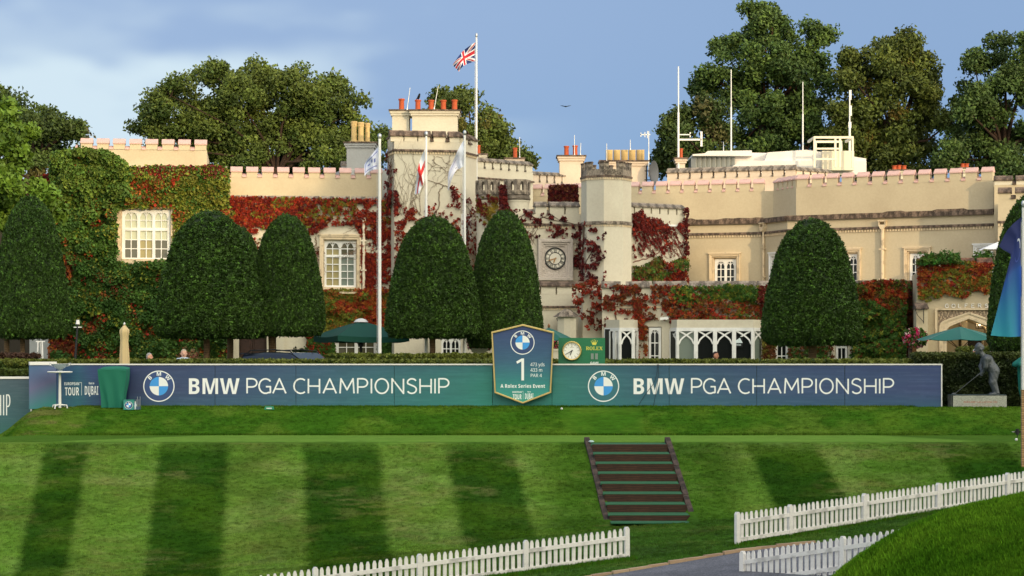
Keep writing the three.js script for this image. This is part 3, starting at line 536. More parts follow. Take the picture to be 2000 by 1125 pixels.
chimney(92, 1878, 1900, 327, 345, [[1884, 9, 318], [1892, 9, 318]], { mat: creamPale, kind: 'fat', depth: 0.8 });
battlement(new Wall(668, 86.5, 735, 86.9), [[669, 690], [694, 720], [722, 740]], rise(86.5, 314), rise(86.5, 330), { mat: greyAndShadeStucco, cap: stone, capH: 0.22 });
wallBlock(new Wall(668, 86.5, 760, 87), greyAndShadeStucco, { y0: 6, y1: rise(86.5, 330), D: 2 });

// -- parapets right of the tower
const PR = new Wall(930, 84.2, 1041, 86.3), PK = new Wall(1036, 88, 1140, 89.6), BW = new Wall(1030, 86.75, 1511, 83.7);
{
  const T = rise(84.2, 306);
  wallBlock(PR, creamPale, { y0: 5, y1: T - 0.48, D: 3 });
  battlement(PR, even(932, 1040, 7, 0.8), T, T - 0.48, { mat: creamPale, cap: stone, capH: 0.2, ov: 0.06 });
  course(PR, rise(85, 352), 0.1, 0.09, darkStone);
  const T2 = rise(88, 333);
  wallBlock(PK, creamPink, { y0: 5, y1: T2 - 0.5, D: 3 });
  battlement(PK, even(1041, 1139, 7, 0.78), T2, T2 - 0.5, { mat: creamPink, cap: stone, capH: 0.18 });
  // twin turrets with weathered stone crowns
  for (const [px, r, top] of [[952.5, 23.5, 353], [1010, 25.5, 352]]) {
    const d = 80.9, g = new THREE.Group(); g.name = 'turret'; club.add(g); g.position.set(XAT(px, d), 0, -d - CZ); const R = r * d / F, yT = YAT(top, d), yC = YAT(386, d), yB = YAT(392, d);
    mesh('turret_wall', lathe([[R * 0.93, -0.3], [R * 0.93, yB - 0.1], [R, yB - 0.06], [R, yB]], 16), creamPale, g);
    mesh('turret_moulding', lathe([[0, yB], [R, yB], [R * 1.03, yB + 0.08], [R * 0.97, yC], [R * 0.93, yC + 0.12], [0, yC + 0.12]], 16), stone, g);
    const n = 8; for (let i = 0; i < n; i++) { const a = (i + 0.5) / n * 2 * Math.PI, w = 2 * Math.PI * R / n; const hgt = yT - yC - 0.1; const sh = poly([[-w / 2 + .01, 0], [w / 2 - .01, 0], [w / 2 - .01, hgt], [-w / 2 + .01, hgt]]); sh.holes.push(hole([[-w * 0.16, hgt * 0.28], [-w * 0.16, hgt * 0.72], [0, hgt * 0.88], [w * 0.16, hgt * 0.72], [w * 0.16, hgt * 0.28]])); const k = mesh('turret_stone', extr(sh, 0.16, -0.16, 0.006), stone, g); k.position.set(Math.sin(a) * R * 0.96, yC + 0.1, Math.cos(a) * R * 0.96); k.rotation.y = a; }
    mesh('turret_roof', cyl(R * 0.72, R * 0.72, 0.1, 0, yC + 0.16, 0), darkStone, g);
  }
}
// -- clock gable and the porch below it
const CW = new Wall(1012, 79.4, 1150, 79.9), PW = new Wall(1036, 77.6, 1150, 77.9);
{
  wallBlock(CW, creamPale, { y1: rise(79.6, 418), D: 5 });
  battlement(CW, [[1046, 1068], [1074, 1102], [1105, 1131]], rise(79.6, 393), rise(79.6, 418), { mat: creamPale, cap: stone, capH: 0.22, ov: 0.07 });
  battlement(CW, [[1027, 1043]], rise(79.6, 408), rise(79.6, 420), { mat: creamPale, cap: stone, capH: 0.2 });
  course(CW, rise(79.6, 441), 0.12, 0.1, darkStone, { dent: 0.11 });
  const cl = new THREE.Group(); cl.name = 'clock'; cl.userData.label = 'round clock with roman numerals in a square stone frame'; club.add(cl);
  const s = CW.s(1083.5), y0 = CW.y(548, s), k = CW.d(s) / F, w = 69 * k, h = 81 * k; CW.put(cl, s, y0, 0);
  const ring = (o, d, z) => { const q = poly([[-w / 2, 0], [w / 2, 0], [w / 2, h], [-w / 2, h]]); q.holes.push(hole([[-w / 2 + o, o], [w / 2 - o, o], [w / 2 - o, h - o], [-w / 2 + o, h - o]])); return extr(q, d, z, 0.015); };
  mesh('clock_frame', [ring(0.13, 0.22, 0), ring(0.22, 0.16, 0), ring(0.3, 0.11, 0), box2(-w / 2 + 0.02, w / 2 - 0.02, 0.02, h - 0.02, 0, 0.06)], carvedStone, cl);
  const R = 20.5 * k, cy = h * 0.53, iron = std(srgb(40, 42, 42), 0.5), gold = std(srgb(176, 132, 78), 0.4, { metalness: 0.5 });
  const face = mesh('clock_face', new THREE.CylinderGeometry(R, R, 0.03, 40).rotateX(Math.PI / 2).translate(0, cy, 0.075), std(srgb(226, 220, 204), 0.6), cl);
  const num = [new THREE.TorusGeometry(R, 0.028, 8, 48).translate(0, cy, 0.09), new THREE.TorusGeometry(R * 0.9, 0.008, 6, 48).translate(0, cy, 0.092), new THREE.TorusGeometry(R * 0.57, 0.014, 6, 40).translate(0, cy, 0.092)];
  const roman = ['XII', 'I', 'II', 'III', 'IIII', 'V', 'VI', 'VII', 'VIII', 'IX', 'X', 'XI'];
  for (let i = 0; i < 12; i++) { const gl = [], ch = roman[i].split(''), cw = (c) => c === 'I' ? 0.028 : 0.06, tot = ch.reduce((a, c) => a + cw(c) + 0.004, 0); let x = -tot / 2; for (const c of ch) { const W2 = cw(c), cx = x + W2 / 2, hh = R * 0.27; if (c === 'I') gl.push(bx(0.016, hh, 0.012, cx, 0, 0)); else if (c === 'V') gl.push(bx(0.016, hh, 0.012).rotateZ(0.14).translate(cx - 0.016, 0, 0), bx(0.01, hh, 0.012).rotateZ(-0.14).translate(cx + 0.016, 0, 0.0005)); else gl.push(bx(0.016, hh * 1.03, 0.012).rotateZ(0.26).translate(cx, 0, 0), bx(0.01, hh * 1.03, 0.0125).rotateZ(-0.26).translate(cx, 0, 0)); x += W2 + 0.004; } const a = -i * Math.PI / 6; for (const q of gl) num.push(q.translate(0, R * 0.735, 0.094).rotateZ(a).translate(0, cy, 0)); }
  mesh('clock_numerals', num, iron, cl);
  const hand = (l, wd, ang, z) => { const q = mesh('clock_hand', extr(poly([[-wd * 0.4, -l * 0.2], [wd * 0.4, -l * 0.2], [wd, l * 0.6], [0, l], [-wd, l * 0.6]]), 0.012, 0), gold, cl); q.position.set(0, cy, z); q.rotation.z = ang; };
  hand(R * 0.52, 0.028, -(202 * Math.PI / 180), 0.104); hand(R * 0.82, 0.022, -(253 * Math.PI / 180), 0.118);
  // porch
  const ar = PW.s(1066), arch = arcTop(0.62 * 2, YAT(628, 77.6) + 0.3, 0.6, 12, 0.3).map(([x, y]) => [x + PW.s(1058), y - 0.3]);
  wallBlock(PW, creamPale, { y1: rise(77.7, 575), D: 1.7, holes: [{ pts: arch }], t: 1.2 });
  const pd = mesh('door', box2(-0.6, 0.6, -0.3, 2.9, 0, 0.05), std(srgb(38, 28, 24), 0.7, { map: woodTex }), club); PW.put(pd, PW.s(1058), 0, -1.05);
  battlement(PW, [[1040, 1054], [1057, 1085], [1088, 1124], [1126, 1141]], rise(77.7, 549), rise(77.7, 575), { mat: creamPale, cap: darkStone, capH: 0.22, ov: 0.07 });
  course(PW, rise(77.7, 601), 0.1, 0.07, darkStone, { dent: 0.1 });
  const pier = new THREE.Group(); pier.name = 'pier'; club.add(pier); const pdp = 77.0; pier.position.set(XAT(1107, pdp), 0, -pdp - CZ); const pw = 36 * pdp / F, pt = YAT(619, pdp);
  mesh('pier_shaft', extr(poly([[-pw / 2, -pw / 3], [-pw / 6, -pw / 2], [pw / 6, -pw / 2], [pw / 2, -pw / 3], [pw / 2, pw / 2], [-pw / 2, pw / 2]]), pt + 0.3, 0).rotateX(-Math.PI / 2).translate(0, -0.3, 0), creamPale, pier);
  mesh('pier_cap', new THREE.CylinderGeometry(pw * 0.16, pw * 0.76, 0.3, 6, 1).rotateY(Math.PI / 6).translate(0, pt + 0.15, 0), stone, pier);
}
// -- the octagonal turret
const OD = 78.9, OX = XAT(1184, OD), OR = 49.2 * OD / F;
const octCorner = (k) => { const a = (-98 + 45 * k) * Math.PI / 180; return [OX + OR * Math.sin(a), OD - OR * Math.cos(a)]; };
const OT = [0, 1, 2, 3].map((k) => { const [x0, d0] = octCorner(k), [x1, d1] = octCorner(k + 1); return new Wall(HX + x0 / d0 * F, d0, HX + x1 / d1 * F, d1); });
{
  const cr = (R, y0, y1, name, mat) => { const p = Array.from({ length: 8 }, (_, k) => { const a = (-98 + 45 * k) * Math.PI / 180; return [OX + R * Math.sin(a), OD - R * Math.cos(a)]; }); const m = mesh(name, extr(poly(p), y1 - y0, 0).rotateX(-Math.PI / 2).translate(0, y0, 0), mat, club); m.position.z -= CZ; return m; };
  const yC = rise(OD, 350), yS = rise(OD, 441);
  cr(OR, -0.3, yC, 'tower_wall', creamPale);
  cr(OR * 1.06, yS, yS + 0.09, 'string_course', stone); cr(OR * 1.035, yS + 0.09, yS + 0.13, 'string_course', stone);
  const dn = []; OT.forEach((w) => { for (let s = 0.05; s < w.len; s += 0.1) dn.push(bx(0.05, 0.08, 0.04).rotateY(w.turn).translate(...w.world(s, yS - 0.045, 0.01).toArray())); });
  OT.forEach((w) => { for (let s = 0.05; s < w.len; s += 0.1) dn.push(bx(0.05, 0.08, 0.05).rotateY(w.turn).translate(...w.world(s, yC - 0.05, 0.015).toArray())); });
  const dm = mesh('dentils', dn, creamPaint, club); dm.position.z -= CZ; dm.userData.kind = 'stuff';
  cr(OR * 1.05, yC, yC + 0.08, 'string_course', darkStone); cr(OR * 1.01, yC + 0.08, rise(OD, 334), 'tower_crown', stone);
  const T = rise(OD, 318.5), g = rise(OD, 334);
  for (let k = 0; k < 8; k++) { const [x0, d0] = octCorner(k), [x1, d1] = octCorner(k + 1), w = new Wall(HX + x0 / d0 * F, d0, HX + x1 / d1 * F, d1); const a = (-98 + 45 * k + 22.5) * Math.PI / 180, len = 2 * OR * Math.sin(Math.PI / 8); for (const [c, ww] of [[-0.36, 0.26], [0.36, 0.26]]) { const m = mesh('merlon', boxGeo(len * ww, T - g - 0.06, 0.16), stone, club); const R = OR * Math.cos(Math.PI / 8) * 1.01; m.position.set(OX + R * Math.sin(a) + Math.cos(a) * c * len, g - 0.002, -(OD - R * Math.cos(a)) + Math.sin(a) * c * len * -1 * -1 - CZ); m.position.z = -OD + R * Math.cos(a) - Math.sin(a) * c * len - CZ; m.rotation.y = a; const cp = mesh('coping', capGeo(len * ww, 0.16, 0.07, 0.02), darkStone, m); cp.position.y = T - g - 0.064; } }
}
// -- wall right of the turret
const RT = new Wall(1222, 80.0, 1338, 81.6);
{
  const T = rise(80.1, 394);
  wallBlock(RT, creamPale, { y1: T - 0.44, D: 3.2 });
  battlement(RT, even(1224, 1337, 7, 0.82), T, T - 0.44, { mat: creamPale, cap: stone, capH: 0.2, ov: 0.07 });
  course(RT, rise(80.8, 441), 0.1, 0.08, whitePaint, {});
}
// -- right wing: back wall, shaded return and front wall, each with a lower storey standing a little proud
const T9 = 9.05, FW = new Wall(1555, 82.0, 1941, 78.4), SW = new Wall(1509, 83.75, 1555, 82.0);
const BL = new Wall(1030, 86.45, 1491, 83.55), SL = new Wall(1490, 83.5, 1538, 81.75), FL = new Wall(1538, 81.75, 1950, 77.9);
{
  const g = T9 - 0.54, top = { y0: 5.5, y1: g };
  wallBlock(BW, cream, { ...top, D: 4 }); wallBlock(SW, cream, { ...top, D: 3 }); wallBlock(FW, cream, { ...top, D: 5 });
  const m1 = []; for (let x = 1036; x < 1497; x += 27.2) m1.push([x, x + 20]);
  battlement(BW, m1, T9, g, { capH: 0.22, ov: 0.035 });
  battlement(SW, [[1511, 1518], [1520.5, 1527.5], [1530, 1537], [1539.5, 1546], [1548.5, 1554.5]], T9, g, { capH: 0.22, ov: 0.04 });
  const m3 = []; for (let i = 0, x = 1556; i < 13; i++) { const k = 29 + i * 0.17; m3.push([x, x + k * 0.71]); x += k + 0.1; } battlement(FW, m3, T9, g, { capH: 0.22, ov: 0.035 });
  const yl = (w, py, px) => w.y(py, w.s(px)), LEDGE = yl(FL, 421, 1700), STR = yl(FL, 448, 1700);
  const w1 = opening(BL, 1391, 1440, 501, 560), w2 = opening(SL, 1508, 1529, 500, 560), w3 = opening(FL, 1651, 1676, 492, 553), w4 = opening(FL, 1772, 1812, 490, 552), w5 = opening(FL, 1908, 1935, 484, 548);
  wallBlock(BL, cream, { y1: LEDGE, D: 2, holes: [w1] }); wallBlock(SL, cream, { y1: LEDGE, D: 2, holes: [w2] }); wallBlock(FL, cream, { y1: LEDGE, D: 3, holes: [w3, w4, w5] });
  // weathered ledge, worn away along its top
  const r = rng(31);
  for (const [w, a, b] of [[BL, BL.s(1334), BL.len], [SL, 0, SL.len], [FL, 0, FL.s(1941)]]) {
    const pts = [[a, 0], [b, 0]]; for (let s = b; s > a; s -= 0.09) pts.push([s, 0.15 + 0.04 * (fbm(s * 0.7 + w.A.x, 3.3, 1, 2) - 0.5) + 0.06 * smoothstep(vnoise(s * 0.9 + 5, 2.2), 0.45, 0.6) * (0.6 + 0.6 * vnoise(s * 4, 7.7))]); pts.push([a, 0.16]);
    w.put(mesh('ledge', [extr(poly(pts), 0.34, -0.26), box2(a, b, -0.06, 0.1, -0.05, 0.13)], darkStone, club), 0, LEDGE - 0.05, 0);
    course(w, STR, 0.13, 0.09, darkStone, { s0: a, s1: b, dent: 0.115 });
  }
  const white = { wd: 0.12, inner: 0.1, sill: false };
  const wn = { nl: 2, rowsL: 3, arch: 0.5, post: 0.1, z: -0.17 };
  surround(BL, 1391, 1440, 501, 560, creamPaint, white); windowUnit(BL, 1395, 1437, 506, 560, wn);
  surround(SL, 1508, 1529, 500, 560, whitePaint, white); windowUnit(SL, 1509, 1528, 505, 560, { ...wn, nl: 2, cols: 1, post: 0.07 });
  surround(FL, 1651, 1676, 492, 553, creamPaint, white); windowUnit(FL, 1653, 1676, 496, 552, { ...wn, nl: 1 });
  surround(FL, 1772, 1812, 490, 552, creamPaint, white); windowUnit(FL, 1775, 1797, 495, 552, { ...wn, nl: 1 }); windowUnit(FL, 1797.5, 1811, 495, 552, { ...wn, nl: 1, cols: 1 });
  surround(FL, 1908, 1935, 484, 548, whitePaint, white); windowUnit(FL, 1910, 1934, 488, 548, { ...wn, nl: 1 });
  downpipe(SL, 1494, 452, 555, creamPaint); downpipe(FL, 1725, 448, 560, creamPaint, true, 0.15);
  // second parapet of old stone behind, and the plant housing on the roof
  const OP = new Wall(1303, 87.6, 1554, 85.9), T2 = rise(87.6, 328);
  wallBlock(OP, creamPink, { y0: 7, y1: T2 - 0.5, D: 2 }); battlement(OP, even(1303, 1553, 11, 0.84), T2, T2 - 0.5, { mat: creamPink, cap: stone, capH: 0.24, ov: 0.06 });
  const OQ = new Wall(1555, 86, 1625, 87.4); wallBlock(OQ, creamPink, { y0: 7, y1: T2 - 0.4, D: 2 }); battlement(OQ, even(1556, 1624, 5, 0.8), T2 - 0.06, T2 - 0.4, { mat: creamPink, cap: stone, capH: 0.2 });
  const rh = new THREE.Group(); rh.name = 'roof_housing'; rh.userData.label = 'white plant housing with grey louvres on the roof'; club.add(rh); const d = 91; rh.position.set(0, 0, -d - CZ);
  const xa = (px) => XAT(px, d), ya = (py) => YAT(py, d), flat = std(srgb(238, 234, 228), 0.6, { map: stuccoTex });
  mesh('housing_wall', [extr(poly([[xa(1432), ya(345)], [xa(1560), ya(345)], [xa(1560), ya(300)], [xa(1468), ya(298)], [xa(1432), ya(305)]]), 2.6, -2.6), extr(poly([[xa(1405), ya(345)], [xa(1440), ya(318)], [xa(1685), ya(318)], [xa(1685), ya(345)]]), 0.9, 0.05), extr(poly([[xa(1489), ya(318)], [xa(1495), ya(301)], [xa(1570), ya(296)], [xa(1640), ya(306)], [xa(1686), ya(313)], [xa(1682), ya(334)], [xa(1489), ya(334)]]), 1.2, -0.4)], flat, rh);
  mesh('housing_roof', [extr(poly([[xa(1351), ya(306)], [xa(1351), ya(303)], [xa(1375), ya(301)], [xa(1381), ya(296.5)], [xa(1466), ya(295.5)], [xa(1468), ya(306)]]), 2.7, -2.3)], flat, rh);
  const lo = std(srgb(170, 172, 165), 0.5);
  for (let k = 0; k < 9; k++) { const s = mesh('louvre', bx(0.035, (ya(306) - ya(335)), 0.28, 0, 0, 0), lo, rh); s.position.set(xa(1355 + k * 9.4), ya(320), 0.0); s.rotation.y = 0.9; }
  mesh('housing_wall', box2(xa(1354), xa(1434), ya(335), ya(306), -2.4, -0.4), std(srgb(90, 88, 80), 0.9), rh);
  const cageM = std(srgb(236, 226, 202), 0.6), bars = [], X = [1578, 1592, 1618, 1627, 1642, 1651];
  for (const px of X) bars.push(box2(xa(px) - 0.045, xa(px) + 0.045, ya(335), ya(277), px === 1592 || px === 1642 ? -0.9 : 0.9, px === 1592 || px === 1642 ? -0.81 : 0.99));
  bars.push(box2(xa(1577), xa(1652), ya(277.5) - 0.05, ya(277.5) + 0.05, 0.92, 1.0), box2(xa(1591), xa(1643), ya(277.5) - 0.05, ya(277.5) + 0.05, -0.9, -0.82), box2(xa(1577), xa(1628), ya(299) - 0.04, ya(299) + 0.04, 0.92, 1.0), box2(xa(1577), xa(1622), ya(319) - 0.04, ya(319) + 0.04, 0.92, 1.0));
  for (const px of [1578, 1651]) bars.push(box2(xa(px) - 0.045, xa(px) + 0.045, ya(277.5) - 0.049, ya(277.5) + 0.049, -0.85, 0.95));
  const cage = mesh('roof_cage', bars, cageM, rh); cage.position.z = 1.0;
  mesh('housing_door', box2(xa(1597), xa(1658), ya(338), ya(300.5), 1.0, 1.4), cageM, rh);
  // the end block that throws its shadow on the wing
  const EU = new Wall(1942, 77.7, 2060, 77.2), EL = new Wall(1949, 75.8, 2060, 75.2);
  wallBlock(EU, cream, { y1: rise(77.6, 361), D: 5 }); battlement(EU, [[1942.5, 1977], [1985, 2012], [2020, 2050]], rise(77.6, 342), rise(77.6, 361), { mat: creamPale, cap: darkStone, capH: 0.22, ov: 0.06 });
  wallBlock(EL, cream, { y1: rise(75.7, 389), D: 3 }); battlement(EL, [[1950, 1974], [1984, 2012], [2020, 2050]], rise(75.7, 365), rise(75.7, 389), { mat: cream, cap: darkStone, capH: 0.24, ov: 0.06 });
  course(EL, rise(75.7, 436), 0.12, 0.09, darkStone, { dent: 0.11 });
}
// -- single storey front with the bay windows
const BS = new Wall(1176, 76.2, 1680, 75.6);
{
  const yT = rise(76, 548.5), yG = rise(76, 573), wins = [[1266, 1292, 638, 760]];
  const hs = wins.map((w) => opening(BS, ...w)); const side = [[1514, 1540, 664, 760], [1632, 1656, 674, 760]].map((w) => opening(BS, ...w));
  wallBlock(BS, creamPale, { y1: yG, D: 4, holes: [...hs, ...side] });
  battlement(BS, [[1176, 1210], [1224, 1272], [1278, 1311], [1312, 1340], [1348, 1373], [1377, 1405], [1408, 1437], [1440, 1476], [1481, 1514], [1520, 1550], [1560, 1600], [1610, 1640], [1650, 1678]], yT, yG, { mat: creamPale, cap: stone, capH: 0.27, ov: 0.08 });
  course(BS, rise(76, 601), 0.08, 0.06, creamPaint);
  const LP = new Wall(1138, 77.2, 1182, 77.4); wallBlock(LP, creamPale, { y1: rise(77.2, 570), D: 4 }); course(LP, rise(77.2, 572), 0.12, 0.08, stone, {});
  windowUnit(BS, 1267, 1291, 640, 750, { nl: 1, rowsL: 4, arch: 0.5, post: 0.09, z: -0.06 });
  windowUnit(BS, 1515, 1539, 666, 750, { nl: 1, rowsL: 3, arch: 0, post: 0.08, z: -0.06 }); windowUnit(BS, 1633, 1655, 676, 750, { nl: 1, rowsL: 3, arch: 0, post: 0.08, z: -0.06 });
  // a bay: side faces and lights with interlaced tracery
  function bay(corners, lights, pyTop, mats, label) {
    const g = new THREE.Group(); g.name = 'bay_window'; g.userData.label = label; club.add(g); const d0 = corners[1][1]; const gx = XAT(corners[1][0], d0); g.position.set(gx, 0, -d0 - CZ);
    const top = YAT(pyTop, d0), frame = [], local = (w) => (geo) => geo.rotateY(w.turn).translate(w.A.x - gx, 0, w.A.z + d0);
    corners.slice(1).forEach((c, i) => {
      const w = new Wall(corners[i][0], corners[i][1], c[0], c[1]), n = lights[i], lw = w.len / n, L = local(w), P = 0.075, y0 = 0.1, ys = top - 0.62, yt = top - 0.12;
      frame.push(L(box2(0.002, w.len - 0.002, top - 0.13, top, -0.1, 0.02)), L(box2(0.002, w.len - 0.002, -0.3, y0, -0.1, 0.02)));
      for (let k = 0; k <= n; k++) frame.push(L(box2(k * lw - P + (k === 0 ? P - 0.004 : 0), k * lw + P - (k === n ? P - 0.004 : 0), y0 - 0.01, top - 0.12, -0.09, 0.03)));
      for (let k = 0; k < n; k++) {
        const x0 = k * lw + P, x1 = (k + 1) * lw - P, W2 = x1 - x0; 
        const arcs = (f) => Array.from({ length: 9 }, (_, q) => { const t = q / 8; return [f ? x1 - t * W2 : x0 + t * W2, ys + (yt - ys) * Math.pow(t, 0.55) ]; });
        if (W2 > 0.1) { frame.push(L(ribbon(arcs(0), 0.06, -0.06, 0.05)), L(ribbon(arcs(1), 0.06, -0.058, 0.05))); }
        const pn = mesh('pane', L(box2(x0 - 0.02, x1 + 0.02, y0, yt, -0.085, -0.075)), mats(i, k), g);
      }
    });
    mesh('frame', frame, whitePaint, g);
    const p = corners.map(([px, d]) => [XAT(px, d), d]); p.push([p[p.length - 1][0], 76.4], [p[0][0], 76.4]);
    const rf = mesh('bay_roof', extr(poly(p.map(([x, d]) => [x - gx, d - d0])), 0.3, 0).rotateX(-Math.PI / 2).translate(0, top + 0.002, 0), creamPale, g);
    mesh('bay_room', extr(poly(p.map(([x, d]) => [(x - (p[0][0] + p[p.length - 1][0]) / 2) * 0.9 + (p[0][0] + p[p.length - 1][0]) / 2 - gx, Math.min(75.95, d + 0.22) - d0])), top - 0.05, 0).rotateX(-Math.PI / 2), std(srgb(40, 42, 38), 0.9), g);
  }
  bay([[1181, 76.1], [1210, 75.3], [1238, 75.3], [1246, 76.0]], [3, 1, 1], 640, (i, k) => i ? glassDark : glassPale, 'small white bay window with lattice tracery');
  bay([[1309, 76.0], [1322, 75.2], [1471, 75.1], [1493, 75.9]], [1, 4, 1], 640, (i, k) => i === 1 ? (k ? glassDark : glassPale) : glassPale, 'wide white bay window with crossing tracery in four lights');
  // security camera
  const sc = new THREE.Group(); sc.name = 'security_camera'; club.add(sc); BS.put(sc, BS.s(1297), BS.y(622, BS.s(1297)), 0.25); mesh('camera_body', [bx(0.32, 0.1, 0.12).rotateZ(0.12), bx(0.05, 0.05, 0.3, 0.1, -0.04, -0.12)], whitePaint, sc);
}
// -- right hand ivy front, recess and arched porch
const IW = new Wall(1672, 75.5, 1770, 75.2), RC = new Wall(1766, 77.0, 1800, 76.9), GP = new Wall(1790, 73.9, 1975, 73.4);
{
  wallBlock(IW, creamPale, { y1: rise(75.4, 566), D: 4 }); battlement(IW, [[1678, 1712], [1714, 1769]], rise(75.4, 547), rise(75.4, 566), { mat: creamPale, cap: darkStone, capH: 0.28, ov: 0.08 });
  wallBlock(RC, std(srgb(150, 130, 105), 0.9, { map: stuccoTex }), { y1: rise(77, 548), D: 3 }); battlement(RC, [[1768, 1792]], rise(77, 547), rise(77, 560), { cap: darkStone, capH: 0.2 });
  const ax = 1892, s = GP.s(ax), W2 = 85 * 73.6 / F / 2, yS = rise(73.6, 648), yA = rise(73.6, 622);
  const tud = (w, ys, ya) => { const p = [[-w, -0.3]]; for (let i = 0; i <= 6; i++) { const t = i / 6 * 1.2; p.push([-w + w * 0.3 * (1 - Math.cos(t)), ys + (ya - ys) * 0.5 * Math.sin(t)]); } p.push([0, ya]); for (let i = 6; i >= 0; i--) { const t = i / 6 * 1.2; p.push([w - w * 0.3 * (1 - Math.cos(t)), ys + (ya - ys) * 0.5 * Math.sin(t)]); } p.push([w, -0.3]); return p; };
  wallBlock(GP, cream, { y1: rise(73.7, 532), D: 3.4, t: 3.3, holes: [{ pts: tud(W2, yS, yA).map(([x, y]) => [x + s, Math.max(y, -0.29)]) }] });
  battlement(GP, [[1793, 1833], [1838, 1869], [1875, 1902], [1910, 1937]], rise(73.7, 503), rise(73.7, 532), { cap: std(srgb(182, 136, 112), 0.9, { map: stoneTex, bumpMap: stoneBump, bumpScale: 0.02 }), capH: 0.24, ov: 0.07 });
  // arch mouldings and carved spandrels
  const am = new THREE.Group(); am.name = 'arch'; am.userData.label = 'carved stone Tudor arch of the porch'; club.add(am); GP.put(am, s, 0, 0);
  const mould = (a, b, dz, z, mat) => { const sh = poly(tud(W2 + a, yS + a * 0.6, yA + a * 0.9)); sh.holes.push(hole(tud(W2 + b, yS + b * 0.6, yA + b * 0.9).map(([x, y]) => [x, y + (y < 0 ? 0.004 : 0)]))); mesh('moulding', extr(sh, dz, z, 0.01), mat, am); };
  mould(0.1, 0.0, 0.12, -0.06, creamPaint); mould(0.2, 0.104, 0.07, -0.02, creamPaint); mould(0.27, 0.204, 0.1, -0.02, creamPaint);
  const sp = poly([[-W2 - 0.42, yS + 0.1], [-W2 - 0.42, yA + 0.33], [W2 + 0.42, yA + 0.33], [W2 + 0.42, yS + 0.1]].reverse());
  const spT = tex(512, 256, (u, v) => { const a = Math.sin(u * 60 + 6 * fbm(u * 12, v * 12, 1, 3)) * Math.sin(v * 40 + 5 * fbm(u * 10, v * 14, 4, 3)), k = 150 + 70 * smoothstep(a, -0.3, 0.6); return [k, k * 0.95, k * 0.88]; }, 1.4);
  const carve = poly([[-W2 - 0.3, yS + 0.25], ...tud(W2 + 0.275, yS + 0.16, yA + 0.245).filter((p) => p[1] > yS + 0.2), [W2 + 0.3, yS + 0.25], [W2 + 0.3, yA + 0.3], [-W2 - 0.3, yA + 0.3]]);
  mesh('spandrel', extr(carve, 0.03, -0.01), std(srgb(222, 205, 186), 0.9, { map: spT, bumpMap: asData(spT), bumpScale: 0.05 }), am);
  mesh('label_moulding', [box2(-W2 - 0.42, W2 + 0.42, yA + 0.31, yA + 0.37, 0, 0.1), box2(-W2 - 0.42, -W2 - 0.34, yS - 0.1, yA + 0.308, 0, 0.1), box2(W2 + 0.34, W2 + 0.42, yS - 0.1, yA + 0.308, 0, 0.1)], creamPaint, am);
  // inside the porch
  const back = mesh('porch_wall', [box2(-W2 - 0.2, -W2 + 0.95, -0.3, yA + 0.3, -2.6, -2.4), box2(-W2 + 0.85, W2 + 0.2, -0.3, yA + 0.3, -3.1, -2.9)], creamPale, club); GP.put(back, s, 0, 0);
  const pdr = mesh('door', box2(-0.05, W2 - 0.1, -0.3, yS - 0.2, -2.88, -2.8), std(srgb(40, 30, 26), 0.6, { map: woodTex }), club); GP.put(pdr, s, 0, 0);
  // letters over the arch
  const lt = new THREE.Group(); lt.name = 'sign_lettering'; lt.userData.label = 'spaced white capital letters reading GOLFERS'; club.add(lt); GP.put(lt, GP.s(1888), GP.y(601, s), 0.02);
  const st = { G: [[[.9, .85], [.6, 1], [.25, .95], [0, .6], [0, .35], [.25, .03], [.6, 0], [.95, .15], [.95, .5], [.55, .5]]], O: [[[.5, 1], [.1, .85], [0, .5], [.1, .15], [.5, 0], [.9, .15], [1, .5], [.9, .85], [.5, 1]]], L: [[[0, 1], [0, 0], [.8, 0]]], F: [[[0, 0], [0, 1], [.8, 1]], [[0, .55], [.6, .55]]], E: [[[.8, 1], [0, 1], [0, 0], [.8, 0]], [[0, .52], [.6, .52]]], R: [[[0, 0], [0, 1], [.6, 1], [.85, .8], [.6, .52], [0, .52]], [[.4, .52], [.9, 0]]], S: [[[.85, .85], [.5, 1], [.1, .85], [.15, .6], [.8, .42], [.85, .15], [.5, 0], [.05, .15]]] };
  'GOLFERS'.split('').forEach((c, i) => { const k = mesh('letter', st[c].map((l) => ribbon(l.map(([x, y]) => [x * 0.12, y * 0.14]), 0.024, 0, 0.03)), whitePaint, lt); k.position.x = (i - 3) * 0.238 - 0.06; });
  // lantern in the porch, lit
  const ln = new THREE.Group(); ln.name = 'lantern'; club.add(ln); const ld = 75.0; ln.position.set(XAT(1913, ld), YAT(634, ld), -ld - CZ);
  mesh('lantern_frame', [new THREE.ConeGeometry(0.24, 0.12, 6).translate(0, 0.2, 0), cyl(0.16, 0.1, 0.02, 0, -0.15, 0, 6), ...[0, 1, 2, 3, 4, 5].map((k) => bx(0.015, 0.3, 0.015, Math.cos(k * 1.047) * 0.14, 0, Math.sin(k * 1.047) * 0.14)), cyl(0.012, 0.012, 0.5, 0, 0.5, 0)], black, ln);
  mesh('lantern_bulb', new THREE.SphereGeometry(0.05, 12, 8), new THREE.MeshStandardMaterial({ color: 0xffffff, emissive: rgb(1, 0.75, 0.42), emissiveIntensity: 3 }), ln);
  const pl = new THREE.PointLight(rgb(1, 0.72, 0.4), 2.2); pl.position.set(XAT(1913, ld), YAT(634, ld), -ld); pl.castShadow = true; scene.add(pl);
